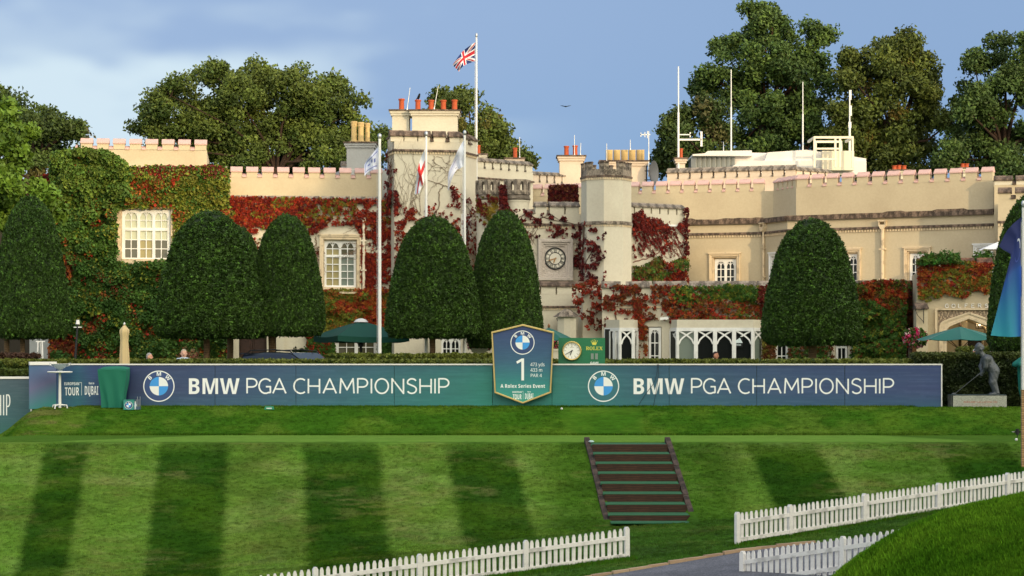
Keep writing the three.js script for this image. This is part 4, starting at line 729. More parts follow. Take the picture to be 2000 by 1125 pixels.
  // pier and bracket at the corner
  const pr = new THREE.Group(); pr.name = 'pier'; club.add(pr); pr.position.set(XAT(1801, 73.3), 0, -73.3 - CZ); mesh('pier_shaft', box2(-0.21, 0.21, -0.3, YAT(604, 73.3), -0.5, 0), cream, pr); mesh('pier_cap', capGeo(0.42, 0.5, 0.25, 0.06), darkStone, pr).position.y = YAT(604, 73.3) + 0.002;
}
// wall brackets (hanging sign irons)
for (const [px, py, d] of [[1097, 633, 77.0], [1798, 617, 73.25]]) { const b = new THREE.Group(); b.name = 'wall_bracket'; club.add(b); b.position.set(XAT(px, d), YAT(py, d), -d - CZ + 0.05); const h = 0.28; mesh('bracket_iron', [bx(0.025, h * 2, 0.03, 0.1, 0, 0), bx(0.3, 0.02, 0.03, -0.06, h * 0.8, 0), ribbon([[-0.2, h * 0.8], [-0.12, 0.02], [0.09, -h * 0.75]], 0.02, -0.012, 0.024)], black, b); }
// an ivy covered stack on the clock gable
const RS = new Wall(1073, 81.5, 1127, 81.5); wallBlock(RS, creamPale, { y0: 6, y1: rise(81.5, 364), D: 0.9 });
// ---------------------------------------------------------------- climbing plants
const inPoly = (p, x, y) => { let c = false; for (let i = 0, j = p.length - 1; i < p.length; j = i++) if ((p[i][1] > y) !== (p[j][1] > y) && x < (p[j][0] - p[i][0]) * (y - p[i][1]) / (p[j][1] - p[i][1]) + p[i][0]) c = !c; return c; };
const C = { green: [0.038, 0.096, 0.014], mid: [0.066, 0.142, 0.02], lime: [0.18, 0.20, 0.022], olive: [0.17, 0.15, 0.022], red: [0.30, 0.030, 0.012], deep: [0.15, 0.016, 0.013], wine: [0.06, 0.007, 0.010], orange: [0.34, 0.10, 0.018], brown: [0.14, 0.05, 0.017], yellow: [0.28, 0.2, 0.03] };
const clumpA = leafClump(4, 0.075, 0.095, 0.08, 21, 1), clumpB = leafClump(9, 0.2, 0.12, 0.1, 22, 1);
// regions: { poly, n, dens(x, y), col(x, y, r), thick, size }
function creeper(name, label, wallOf, regions, seed, category = 'climbing plant') {
  const r = rng(seed), root = thing(name, label, category, [0, 0, 0]), items = []; let base = null;
  const pick = typeof wallOf === 'function' ? wallOf : () => wallOf;
  for (const g of regions) { g.got = 0;
    const xs = g.poly.map((p) => p[0]), ys = g.poly.map((p) => p[1]), x0 = Math.min(...xs), x1 = Math.max(...xs), y0 = Math.min(...ys), y1 = Math.max(...ys);
    for (let i = 0, tries = 0; i < g.n && tries < g.n * 12; tries++) {
      const x = lerp(x0, x1, r()), y = lerp(y0, y1, r()); if (!inPoly(g.poly, x, y)) continue; if (g.dens && r() > g.dens(x, y)) continue; if (g.hole && g.hole.some((h) => x > h[0] && x < h[1] && y > h[2] && y < h[3])) continue; i++; g.got++;
      const W = g.wall || pick(x); if (!W) continue; const [s, Y] = W.loc(x, y), th = (g.thick ?? 0.12) * (g.lump ? 0.35 + 1.3 * smoothstep(fbm(x * 0.035, y * 0.05, 3, 3), 0.3, 0.7) : 1);
      const p = W.world(s, Y, 0.03 + th * (0.35 + 0.65 * r())); if (Y < 0) continue;
      const q = new THREE.Quaternion().setFromEuler(new THREE.Euler(-0.25 + (r() - 0.5) * 0.5, W.turn + (r() - 0.5) * 0.7, (r() - 0.5) * 6.28, 'YXZ'));
      const c = g.col(x, y, r), k = 0.65 + 0.7 * r();
      items.push([p, q, (g.size ?? 1) * (0.7 + 0.55 * r()), rgb(c[0] * k, c[1] * k, c[2] * k)]);
    }
  }
  const foot = items.reduce((a, b) => a.y < b[0].y ? a : b[0], V(0, 1e3, 0)).clone(); root.position.copy(foot);
  for (const it of items) it[0].sub(foot);
  inst('leaves', regions[0].geo || clumpA, leafMat, items, root);
  return { root, foot };
}
function stems(o, W, list, seed, mat = std(srgb(84, 62, 48), 0.9)) { // list: pixel polylines with a width
  const r = rng(seed), g = [];
  for (const { pts, w = 0.02, wig = 2 } of list) { const P = []; for (let i = 0; i < pts.length - 1; i++) for (let k = 0; k < 5; k++) { const t = k / 5; P.push([lerp(pts[i][0], pts[i + 1][0], t) + (r() - 0.5) * wig, lerp(pts[i][1], pts[i + 1][1], t) + (r() - 0.5) * wig]); } P.push(pts[pts.length - 1]); const v = P.map(([x, y]) => { const WW = typeof W === 'function' ? W(x) : W, [s, Y] = WW.loc(x, y); return WW.world(s, Y, 0.02).sub(o.foot); }); g.push(taper(v, v.map((_, i) => w * (1 - 0.6 * i / v.length)), 5)); }
  mesh('stem', g, mat, o.root);
}
function wander(x0, y0, x1, y1, r, amp, n = 7) { const p = []; for (let i = 0; i <= n; i++) { const t = i / n; p.push([lerp(x0, x1, t) + (r() - 0.5) * amp * (i && i < n ? 1 : 0.2), lerp(y0, y1, t) + (r() - 0.5) * amp * (i && i < n ? 1 : 0.2)]); } return p; }
const pickC = (r, list) => { let t = r(), i = 0; while (i < list.length - 2 && t > list[i + 1]) { t -= list[i + 1]; i += 2; } return C[list[i]]; };
const patch = (x, y, sx, sy, seed, a, b) => smoothstep(fbm(x * sx, y * sy, seed, 4), a, b);
{
  const win = [[225, 345, 399, 515]];
  creeper('ivy', 'thick green ivy with red patches round the large three light window', LW, [
    { poly: [[104, 330], [112, 308], [150, 300], [205, 303], [240, 322], [252, 345], [240, 520], [330, 512], [441, 505], [441, 705], [106, 705]], n: 15500, geo: clumpB, lump: 1, thick: 0.5, hole: win, col: (x, y, r) => { const t = patch(x, y, 0.035, 0.05, 2, 0.57, 0.68), low = smoothstep(y, 560, 640); if (r() < t * (0.35 + 0.5 * low)) return pickC(r, ['red', 0.4, 'orange', 0.3, 'brown', 0.3]); const g = patch(x, y, 0.05, 0.05, 6, 0.35, 0.65); return r() < 0.12 ? C.lime : mix3(C.green, C.mid, g * (1 - low * 0.4)); } },
    { poly: [[240, 334], [300, 331], [390, 332], [436, 330], [441, 340], [441, 520], [346, 520], [346, 402], [238, 402], [230, 420], [226, 360]], n: 9500, lump: 1, thick: 0.26, hole: win, size: 1.05, col: (x, y, r) => { const t = patch(x, y, 0.03, 0.045, 4, 0.5, 0.62); if (y < 340 && r() < 0.4) return C.deep; return r() < t * 0.42 ? pickC(r, ['red', 0.45, 'orange', 0.45, 'brown', 0.1]) : pickC(r, ['lime', 0.5, 'mid', 0.3, 'olive', 0.2]); } },
    { poly: [[108, 306], [150, 297], [205, 301], [243, 322], [246, 380], [200, 470], [104, 480]], n: 4200, thick: 0.62, lump: 1, dens: (x, y) => 1 - smoothstep(y + 60 * (fbm(x * 0.04, y * 0.04, 3, 3) - 0.5), 330, 440), col: (x, y, r) => mix3(C.mid, C.lime, r() * 0.55) },
  ], 1);
  creeper('wall_creeper', 'dark red creeper on the low wall behind the leftmost clipped tree', new Wall(-60, 80.4, 104, 79.9), [
    { poly: [[74, 348], [118, 338], [118, 500], [100, 520], [96, 440], [74, 362]], n: 2300, thick: 0.3, col: (x, y, r) => pickC(r, ['deep', 0.6, 'wine', 0.3, 'red', 0.1]) },
    { poly: [[104, 500], [140, 500], [150, 705], [96, 705]], n: 1400, thick: 0.5, wall: LW, col: (x, y, r) => pickC(r, ['brown', 0.4, 'deep', 0.3, 'orange', 0.3]) }], 2);
  const w2 = [[623, 706, 460, 566]];
  const vr = creeper('wall_creeper', 'red Virginia creeper in ragged bands over the wall between the ivy and the tower', MW, [
    { poly: [[441, 384], [620, 388], [790, 392], [790, 436], [700, 440], [640, 440], [600, 466], [441, 470]], n: 2900, thick: 0.12, hole: w2, dens: (x, y) => { const t = patch(x, y, 0.035, 0.13, 5, 0.40, 0.50), u = smoothstep(x, 540, 660); return clamp((y < 402 + 6 * Math.sin(x * 0.23) ? 0.95 : 0.03 + t * lerp(0.95, 0.5, u) + 0.5 * (1 - u) * smoothstep(450 - y, 0, 30)), 0, 1); }, col: (x, y, r) => { const o = patch(x, y, 0.025, 0.06, 8, 0.48, 0.6); return r() < o * 0.65 ? pickC(r, ['olive', 0.5, 'orange', 0.25, 'lime', 0.25]) : pickC(r, ['red', 0.6, 'deep', 0.3, 'orange', 0.1]); } },
    { poly: [[690, 432], [790, 430], [785, 570], [700, 570], [706, 462]], n: 1900, thick: 0.1, hole: w2, dens: (x, y) => 0.04 + patch(x, y, 0.05, 0.12, 9, 0.44, 0.54), col: (x, y, r) => pickC(r, ['red', 0.55, 'deep', 0.4, 'orange', 0.05]) },
    { poly: [[441, 468], [600, 464], [628, 466], [628, 566], [441, 566]], n: 160, thick: 0.06, hole: w2, dens: (x, y) => 0.06 + patch(x, y, 0.06, 0.1, 3, 0.55, 0.65), col: (x, y, r) => pickC(r, ['deep', 0.7, 'brown', 0.3]) },
    { poly: [[605, 566], [792, 566], [792, 640], [740, 650], [600, 655]], n: 5000, lump: 1, thick: 0.2, hole: [], col: (x, y, r) => { const o = patch(x, y, 0.03, 0.05, 12, 0.45, 0.6); return r() < o ? pickC(r, ['red', 0.3, 'orange', 0.6, 'deep', 0.1]) : pickC(r, ['olive', 0.45, 'orange', 0.15, 'lime', 0.3, 'mid', 0.1]); } },
    { poly: [[600, 640], [650, 650], [656, 705], [600, 705]], n: 1000, thick: 0.25, col: (x, y, r) => pickC(r, ['mid', 0.5, 'red', 0.3, 'green', 0.2]) },
    { poly: [[738, 655], [880, 650], [880, 705], [738, 705]], n: 2300, thick: 0.25, col: (x, y, r) => { const o = patch(x, y, 0.05, 0.06, 2, 0.45, 0.6); return r() < o ? pickC(r, ['brown', 0.5, 'deep', 0.3, 'orange', 0.2]) : C.green; } },
  ], 3);
  { const r = rng(61), L = []; for (let i = 0; i < 26; i++) L.push({ pts: wander(585 + r() * 45, 460 + r() * 40, 590 + r() * 45, 520 + r() * 60, r, 14), w: 0.012 }); for (let i = 0; i < 30; i++) { const x = 700 + 85 * r(), y = 430 + 70 * r(); L.push({ pts: wander(x, y, x - 20 - 40 * r(), y + 15 + 10 * r(), r, 8), w: 0.012 }); } stems(vr, MW, L, 62, std(srgb(128, 104, 84), 0.9)); }
  // tower
  const tw = (x) => TW[x < 770 ? 0 : x < 899 ? 1 : 2];
  const tv = creeper('wall_creeper', 'thin red creeper thinning out up the big tower', tw, [
    { poly: [[771, 398], [830, 395], [932, 405], [932, 560], [771, 560]], n: 1300, thick: 0.1, dens: (x, y) => clamp(0.012 + patch(x, y, 0.05, 0.11, 5, 0.44, 0.56) * smoothstep(y, 385, 430) * (1 - 0.6 * smoothstep(x, 800, 900) * (1 - smoothstep(y, 430, 460))) + 0.6 * patch(x, y, 0.05, 0.1, 6, 0.42, 0.55) * smoothstep(y, 445, 480), 0, 1), col: (x, y, r) => pickC(r, ['red', 0.45, 'deep', 0.5, 'orange', 0.05]) },
    { poly: [[880, 360], [932, 405], [932, 450], [905, 450], [880, 385]], n: 90, thick: 0.1, dens: (x, y) => 0.1 + patch(x, y, 0.07, 0.12, 7, 0.46, 0.6), col: (x, y, r) => pickC(r, ['deep', 0.8, 'red', 0.2]) },
    { poly: [[757, 300], [771, 300], [776, 400], [757, 400]], n: 110, thick: 0.12, dens: (x, y) => 0.1 + patch(x, y, 0.1, 0.06, 8, 0.45, 0.6), col: (x, y, r) => pickC(r, ['deep', 0.7, 'wine', 0.3]) },
    { poly: [[757, 378], [776, 378], [776, 420], [757, 420]], n: 130, thick: 0.2, col: (x, y, r) => pickC(r, ['deep', 0.7, 'red', 0.3]) },
  ], 4);
  { const r = rng(63), L = []; for (let i = 0; i < 22; i++) { const x = 774 + 60 * r(); L.push({ pts: wander(x, 420, x + (r() - 0.5) * 80, 265 + 100 * r(), r, 20), w: 0.0075 }); } for (let i = 0; i < 22; i++) { const x = 757 + 13 * r(); L.push({ pts: wander(x, 400, 757 + 13 * r(), 275 + 60 * r(), r, 5), w: 0.012 }); }
    L.push({ pts: [[842, 425], [858, 402], [857, 375], [866, 362], [885, 368], [905, 392], [925, 425]], w: 0.026 }, { pts: [[866, 362], [830, 350], [800, 340]], w: 0.014 }, { pts: [[875, 364], [900, 378], [930, 415]], w: 0.016 }); for (let i = 0; i < 10; i++) L.push({ pts: wander(800 + 120 * r(), 300 + 30 * r(), 800 + 120 * r(), 330 + 40 * r(), r, 10), w: 0.008 }); stems(tv, tw, L, 64, std(srgb(126, 108, 90), 0.9)); }
  // clock gable, turret
  const cw = (x) => x < 1137 ? CW : x < 1146 ? OT[0] : x < 1176 ? OT[1] : OT[2];
  const band = (x, y, y0, h) => Math.exp(-Math.pow((y - y0) / h, 2));
  const cv = creeper('wall_creeper', 'wine red creeper looping round the stone framed clock onto the octagonal turret', cw, [
    { poly: [[975, 400], [1040, 415], [1140, 430], [1182, 440], [1182, 560], [1118, 560], [1118, 466], [1040, 468], [1018, 460], [975, 440]], n: 640, thick: 0.12, dens: (x, y) => clamp(band(x, y, 437 - 8 * Math.sin(x * 0.06), 5) * 0.8 * smoothstep(fbm(x * 0.06, 2, 1, 2), 0.36, 0.5) * (x < 1140 ? 1 : 0) + 0.9 * smoothstep(fbm(x * 0.08, y * 0.16, 4, 3), 0.57, 0.64) * (y < 468 || x < 1165 ? 1 : 0.2) + (Math.abs(x - 1139 - 3 * Math.sin(y * 0.05)) < 5 && y > 440 ? 0.85 : 0) + (Math.abs(Math.hypot((x - 1150) / 1.1, (y - 498)) - 22) < 4 && x > 1140 ? 0.8 : 0), 0, 1), col: (x, y, r) => pickC(r, ['wine', 0.4, 'deep', 0.6]) },
    { poly: [[1116, 545], [1180, 550], [1182, 640], [1150, 650], [1116, 590]], n: 300, thick: 0.13, wall: new Wall(1138, 77.0, 1182, 77.2), dens: (x, y) => 0.06 + patch(x, y, 0.07, 0.1, 4, 0.44, 0.55), col: (x, y, r) => pickC(r, ['red', 0.5, 'brown', 0.3, 'deep', 0.2]) },
  ], 5);
  { const r = rng(65), L = [{ pts: [[1140, 560], [1138, 500], [1142, 440]], w: 0.05 }, { pts: [[1141, 520], [1158, 490], [1172, 480], [1176, 496]], w: 0.02 }, { pts: [[1030, 440], [1060, 424], [1090, 432], [1136, 440]], w: 0.02 }, { pts: [[1006, 430], [1030, 415], [1050, 430], [1075, 418], [1095, 432]], w: 0.018 }]; for (let i = 0; i < 14; i++) L.push({ pts: wander(1020 + 30 * r(), 440 + 30 * r(), 1015 + 35 * r(), 470 + 30 * r(), r, 10), w: 0.009 }); for (let i = 0; i < 16; i++) L.push({ pts: wander(1120 + 18 * r(), 440 + 90 * r(), 1120 + 40 * r(), 450 + 90 * r(), r, 12), w: 0.009 }); stems(cv, cw, L, 66, std(srgb(90, 62, 50), 0.9)); }
  creeper('wall_creeper', 'block of dark red creeper covering the stack above the clock', RS, [{ poly: [[1072, 364], [1127, 362], [1128, 394], [1118, 392], [1100, 390], [1072, 397]], n: 1100, thick: 0.14, col: (x, y, r) => pickC(r, ['wine', 0.5, 'deep', 0.35, 'brown', 0.15]) }], 6);
  creeper('wall_creeper', 'crimson creeper with drooping strands between the two small round turrets', new Wall(965, 80.4, 1030, 80.5), [{ poly: [[976, 365], [986, 362], [990, 400], [1012, 430], [1000, 440], [976, 425]], n: 420, thick: 0.15, col: (x, y, r) => pickC(r, ['deep', 0.6, 'wine', 0.4]) }, { poly: [[932, 375], [975, 388], [975, 440], [930, 440]], n: 300, thick: 0.1, dens: (x, y) => 0.08 + patch(x, y, 0.09, 0.11, 3, 0.48, 0.6), col: (x, y, r) => x > 955 && y > 400 ? C.yellow : pickC(r, ['deep', 0.6, 'olive', 0.4]) }], 7);
  const rt = creeper('wall_creeper', 'crimson creeper hanging in slanting strands right of the octagonal turret', RT, [
    { poly: [[1233, 420], [1250, 412], [1262, 425], [1336, 436], [1338, 452], [1300, 450], [1262, 460], [1233, 466]], n: 330, thick: 0.13, dens: (x, y) => 0.06 + patch(x, y, 0.07, 0.12, 3, 0.42, 0.52) * (1 - smoothstep(y, 448, 464)), col: (x, y, r) => pickC(r, ['deep', 0.75, 'red', 0.25]) },
    { poly: [[1233, 440], [1336, 445], [1338, 520], [1233, 520]], n: 270, thick: 0.07, dens: (x, y) => { const u = (x - 1233) - (y - 440) * 0.72, k = Math.abs(((u * 0.115 + fbm(y * 0.06, 1, 1, 2) * 1.4) % 1 + 1) % 1 - 0.5); return k < 0.10 ? 0.9 * (1 - smoothstep(y, 470, 512)) * (x < 1310 ? 1 : 0.4) : 0.0; }, col: (x, y, r) => pickC(r, ['deep', 0.85, 'red', 0.15]) },
    { poly: [[1233, 520], [1250, 522], [1285, 500], [1300, 515], [1328, 505], [1339, 500], [1340, 552], [1233, 552]], n: 900, thick: 0.2, lump: 1, col: (x, y, r) => { const o = patch(x, y, 0.05, 0.06, 2, 0.42, 0.6); return r() < o ? pickC(r, ['red', 0.5, 'deep', 0.4, 'orange', 0.1]) : pickC(r, ['olive', 0.4, 'mid', 0.4, 'brown', 0.2]); } },
    { poly: [[1333, 410], [1339, 405], [1341, 500], [1334, 500]], n: 110, thick: 0.15, col: (x, y, r) => pickC(r, ['deep', 0.7, 'wine', 0.3]) }], 8);
  { const r = rng(67), L = []; for (let i = 0; i < 24; i++) { const x = 1234 + 85 * r(), y = 440 + 20 * r(), l = 30 + 40 * r(); L.push({ pts: wander(x, y, Math.min(1336, x + l * 0.75), y + l, r, 5), w: 0.014 }); } L.push({ pts: [[1236, 512], [1262, 505], [1285, 495], [1298, 478], [1316, 470], [1325, 500]], w: 0.02 }); stems(rt, RT, L, 68, std(srgb(120, 60, 46), 0.9)); }
  const bs = (x) => x < 1180 ? new Wall(1138, 77.1, 1182, 77.3) : BS;
  const bv = creeper('wall_creeper', 'rust and green creeper over the single storey front above the white bay windows', bs, [
    { poly: [[1178, 556], [1330, 558], [1330, 630], [1240, 640], [1178, 640]], n: 640, thick: 0.13, dens: (x, y) => 0.05 + patch(x, y, 0.06, 0.1, 4, 0.44, 0.54) * (1 - 0.5 * smoothstep(y, 610, 640)), col: (x, y, r) => pickC(r, ['red', 0.3, 'brown', 0.4, 'deep', 0.2, 'orange', 0.1]) },
    { poly: [[1308, 562], [1420, 557], [1500, 560], [1500, 640], [1470, 645], [1440, 636], [1360, 640], [1345, 632], [1308, 632]], n: 2100, thick: 0.24, lump: 1, dens: (x, y) => clamp(0.12 + 1.2 * patch(x, y, 0.045, 0.08, 6, 0.37, 0.48) + 0.5 * smoothstep(600 - y, 0, 30), 0, 1) * (1 - 0.75 * smoothstep(y, 618, 640) * (x < 1430 ? 1 : 0)), col: (x, y, r) => { const g = (1 - smoothstep(y + 22 * (fbm(x * 0.03, y * 0.05, 3, 3) - 0.5) * 2, 578, 602)) * smoothstep(x, 1300, 1330) * 0.9 + 0.35 * smoothstep(x, 1400, 1460); if (x > 1480) return pickC(r, ['deep', 0.7, 'brown', 0.3]); return r() < g ? pickC(r, ['mid', 0.5, 'lime', 0.3, 'green', 0.2]) : pickC(r, ['brown', 0.45, 'red', 0.25, 'orange', 0.2, 'olive', 0.1]); } },
    { poly: [[1236, 560], [1248, 560], [1252, 620], [1268, 640], [1262, 700], [1236, 702], [1240, 640]], n: 260, thick: 0.13, dens: (x, y) => 0.06 + patch(x, y, 0.08, 0.09, 4, 0.4, 0.55), col: (x, y, r) => pickC(r, ['brown', 0.4, 'red', 0.4, 'orange', 0.2]) },
    { poly: [[1490, 640], [1515, 640], [1512, 705], [1490, 705]], n: 330, thick: 0.2, col: (x, y, r) => pickC(r, ['brown', 0.7, 'olive', 0.3]) },
    { poly: [[1540, 560], [1680, 560], [1680, 705], [1540, 705]], n: 1700, thick: 0.2, hole: [[1626, 1660, 660, 720]], col: (x, y, r) => pickC(r, ['brown', 0.4, 'green', 0.4, 'mid', 0.2]) }], 9);
  stems(bv, BS, [{ pts: [[1244, 702], [1240, 640], [1242, 600], [1240, 560]], w: 0.06 }, { pts: [[1318, 640], [1312, 600], [1310, 565]], w: 0.03 }, { pts: [[1205, 640], [1200, 600], [1198, 562]], w: 0.03 }], 69);
  creeper('ivy', 'green ivy under an orange red top, right of the lone clipped tree', IW, [
    { poly: [[1672, 556], [1700, 549], [1769, 548], [1770, 600], [1740, 620], [1700, 590], [1672, 582]], n: 1000, thick: 0.28, lump: 1, col: (x, y, r) => { const o = patch(x, y, 0.06, 0.08, 3, 0.4, 0.6); return r() < o ? pickC(r, ['red', 0.4, 'orange', 0.5, 'brown', 0.1]) : pickC(r, ['brown', 0.4, 'olive', 0.4, 'mid', 0.2]); } },
    { poly: [[1670, 580], [1700, 588], [1740, 612], [1769, 600], [1766, 705], [1668, 705]], n: 4200, thick: 0.4, lump: 1, col: (x, y, r) => pickC(r, ['mid', 0.5, 'green', 0.3, 'lime', 0.12, 'brown', 0.08]) },
    { poly: [[1768, 552], [1794, 552], [1792, 700], [1768, 700]], n: 1100, thick: 0.5, wall: RC, col: (x, y, r) => pickC(r, ['brown', 0.5, 'wine', 0.3, 'green', 0.2]) }], 10);
  creeper('wall_creeper', 'orange and red creeper over the porch battlements above the arch', GP, [
    { poly: [[1791, 508], [1815, 500], [1838, 512], [1938, 512], [1940, 560], [1928, 578], [1905, 568], [1880, 582], [1850, 572], [1820, 588], [1794, 586]], n: 1350, thick: 0.14, dens: (x, y) => clamp(0.1 + 1.1 * patch(x, y, 0.06, 0.16, 4, 0.36, 0.47), 0, 1), col: (x, y, r) => { const o = patch(x, y, 0.035, 0.06, 7, 0.42, 0.6); return r() < o ? pickC(r, ['red', 0.45, 'orange', 0.45, 'deep', 0.1]) : pickC(r, ['olive', 0.4, 'orange', 0.35, 'lime', 0.25]); } }], 11);
}
// ---------------------------------------------------------------- leafy helpers for trees and hedges
const leafBig = leafClump(15, 0.5, 0.27, 0.17, 31), leafMid = leafClump(14, 0.4, 0.2, 0.13, 32), leafTiny = leafClump(9, 0.07, 0.07, 0.045, 33), leafLime = leafClump(5, 0.26, 0.26, 0.2, 34, 1);
// a broad tree: limbs from the trunk to each bough, and clumps of leaves round the boughs
function bigTree(name, label, d, trunk, boughs, { leaf = leafMid, dark = [0.028, 0.062, 0.016], light = [0.085, 0.125, 0.024], odd = null, dens = 1, size = 1, depth = 0.8, seed = 1, sub = 0.27, trunkR = 0.55, barkMat = bark, group } = {}) {
  const r = rng(seed), [tx, tyTop] = trunk, root = thing(name, label, 'tree', [XAT(tx, d), 0, -d], 0, group), o = root.position, k = d / F, items = [], limbs = [], twigs = [];
  const fork = at(tx, tyTop, d).sub(o);
  limbs.push(taper([V(0, -0.2, 0), V(0.1 * (r() - 0.5), fork.y * 0.5, 0.2 * (r() - 0.5)), fork], [trunkR * 1.25, trunkR, trunkR * 0.8], 9));
  const sc = (px, py, z) => V(XAT(px, d) - o.x, YAT(py, d), z);
  for (const [px, py, rp, zz] of boughs) {
    const R = rp * k, z = zz ?? (r() - 0.5) * 2 * depth * 2.4, c = sc(px, py, z), mid = fork.clone().lerp(c, 0.5).add(V((r() - 0.5) * 0.8, (r() - 0.3) * 0.8, (r() - 0.5) * 0.6)), L = c.clone().sub(fork).length(), w = clamp(0.10 - 0.004 * L, 0.045, trunkR * 0.3);
    limbs.push(taper([fork.clone().add(V(0, -0.4, 0)), fork.clone().lerp(mid, 0.5).add(V(0, 0.2, 0)), mid, mid.clone().lerp(c, 0.6), c], [w * 1.15, w, w * 0.75, w * 0.5, w * 0.25], 6));
    const n = Math.max(5, Math.round(R * R * 8));
    for (let i = 0; i < n; i++) {
      const v = V(r() * 2 - 1, r() * 2 - 1, r() * 2 - 1).normalize(), s = c.clone().addScaledVector(v, R * (0.45 + 0.55 * Math.cbrt(r()))); s.z = c.z + (s.z - c.z) * depth;
      if (i % 3 === 0) twigs.push(taper([c.clone(), c.clone().lerp(s, 0.5).add(V(0, 0.1, 0)), s], [0.045, 0.032, 0.014], 4));
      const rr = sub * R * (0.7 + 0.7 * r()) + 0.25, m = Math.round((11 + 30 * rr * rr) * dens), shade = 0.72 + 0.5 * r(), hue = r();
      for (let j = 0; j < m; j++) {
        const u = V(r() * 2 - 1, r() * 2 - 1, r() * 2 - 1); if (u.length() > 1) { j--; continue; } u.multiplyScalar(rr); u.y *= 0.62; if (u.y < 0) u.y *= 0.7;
        const up = clamp(0.5 + 0.5 * u.y / (rr * 0.62), 0, 1); let cc = mix3(dark, light, clamp(0.15 + 0.55 * up + 0.35 * (hue - 0.5), 0, 1)); if (odd && hue > odd.p) cc = mix3(cc, odd.c, 0.55);  // lit tops and dark undersides of clumps painted into leaf colour
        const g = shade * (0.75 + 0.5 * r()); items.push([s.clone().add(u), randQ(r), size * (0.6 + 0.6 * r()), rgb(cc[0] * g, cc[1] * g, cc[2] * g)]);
      }
    }
  }
  const tk = mesh('trunk', [limbs, twigs], barkMat, root);
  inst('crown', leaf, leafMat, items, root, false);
  return root;
}
bigTree('broadleaf_tree', 'dark broadleaf tree behind the left end of the clubhouse', 100, [70, 330], [[0, 205, 30], [22, 222, 38], [62, 240, 38], [100, 258, 36], [140, 252, 20], [150, 262, 14], [60, 290, 42], [108, 305, 36], [20, 280, 42], [140, 305, 20], [80, 335, 34], [-30, 250, 50]], { seed: 11, dark: [0.022, 0.046, 0.014], light: [0.11, 0.16, 0.028], odd: { p: 0.975, c: [0.12, 0.06, 0.015] } });
bigTree('broadleaf_tree', 'wide spreading oak above the battlements of the left wing', 112, [540, 330], [[280, 238, 20], [305, 225, 26], [300, 262, 20], [345, 195, 40], [330, 180, 20], [335, 270, 34], [410, 178, 48], [375, 222, 36], [352, 246, 30], [395, 250, 30], [425, 150, 22], [430, 255, 55], [500, 160, 45], [470, 195, 40], [540, 225, 60], [535, 140, 24], [590, 178, 48], [640, 195, 45], [655, 165, 20], [665, 240, 44], [695, 215, 26], [605, 280, 55], [480, 300, 48], [690, 285, 36], [380, 300, 38], [730, 270, 18], [742, 262, 10], [560, 310, 40], [640, 320, 36], [440, 320, 36], [715, 320, 30]], { seed: 12, dark: [0.03, 0.064, 0.012], light: [0.165, 0.205, 0.035], trunkR: 0.6 });
bigTree('broadleaf_tree', 'bushy oak rising behind the tower chimney', 104, [930, 330], [[880, 182, 24], [857, 190, 15], [912, 192, 22], [895, 225, 34], [935, 235, 34], [860, 245, 24], [950, 270, 32], [965, 255, 22], [985, 295, 26], [920, 290, 40], [880, 280, 34], [1010, 312, 18], [1025, 318, 12], [850, 300, 24], [960, 320, 30]], { seed: 13, dark: [0.03, 0.056, 0.013], light: [0.145, 0.185, 0.028], odd: { p: 0.93, c: [0.13, 0.09, 0.018] } });
bigTree('broadleaf_tree', 'tall old oak standing above the white roof housing', 106, [1500, 245], [[1470, 40, 26], [1492, 28, 20], [1520, 48, 30], [1500, 75, 34], [1462, 75, 22], [1545, 85, 30], [1582, 72, 26], [1603, 80, 14], [1585, 102, 26], [1475, 120, 38], [1425, 100, 24], [1410, 88, 14], [1405, 140, 24], [1378, 150, 14], [1370, 170, 10], [1395, 170, 12], [1535, 135, 44], [1580, 140, 30], [1455, 175, 38], [1525, 185, 44], [1585, 180, 26], [1480, 225, 40], [1515, 250, 34, 1.2], [1495, 318, 38, 1.5], [1560, 235, 42], [1600, 215, 22], [1500, 285, 46], [1570, 295, 46], [1430, 200, 22], [1535, 320, 40], [1450, 280, 34]], { seed: 14, dark: [0.022, 0.054, 0.015], light: [0.125, 0.19, 0.034], trunkR: 0.6, dens: 1.05, barkMat: std(srgb(128, 96, 72), 0.95, { map: woodTex }) });
bigTree('broadleaf_tree', 'lower bushy tree behind the thin roof aerials', 99, [1370, 330], [[1325, 245, 22], [1355, 228, 26], [1385, 220, 24], [1310, 268, 20], [1300, 290, 12], [1303, 325, 16], [1340, 275, 30], [1380, 265, 34], [1400, 235, 22], [1420, 270, 32], [1360, 315, 34], [1320, 320, 22], [1410, 315, 34], [1440, 310, 28]], { seed: 15, dark: [0.026, 0.056, 0.013], light: [0.085, 0.115, 0.022], odd: { p: 0.9, c: [0.12, 0.09, 0.04] }, leaf: leafMid });
bigTree('broadleaf_tree', 'browning tree with a feathery top right of the tall oak', 104, [1745, 300], [[1748, 325, 40, 1.4], [1705, 272, 34], [1762, 80, 20], [1742, 92, 20], [1785, 96, 20], [1800, 115, 16], [1722, 118, 30], [1765, 120, 34], [1672, 122, 18], [1655, 118, 9], [1690, 140, 26], [1650, 160, 20], [1740, 160, 48], [1800, 145, 24], [1690, 185, 40], [1780, 195, 44], [1825, 180, 18], [1832, 215, 24], [1720, 240, 50], [1640, 215, 26], [1660, 265, 40], [1800, 255, 44], [1845, 245, 22], [1760, 290, 46], [1690, 310, 40], [1625, 270, 28], [1640, 320, 30], [1820, 310, 40]], { seed: 16, dark: [0.03, 0.05, 0.012], light: [0.15, 0.18, 0.026], odd: { p: 0.95, c: [0.17, 0.08, 0.018] }, dens: 1.0 });
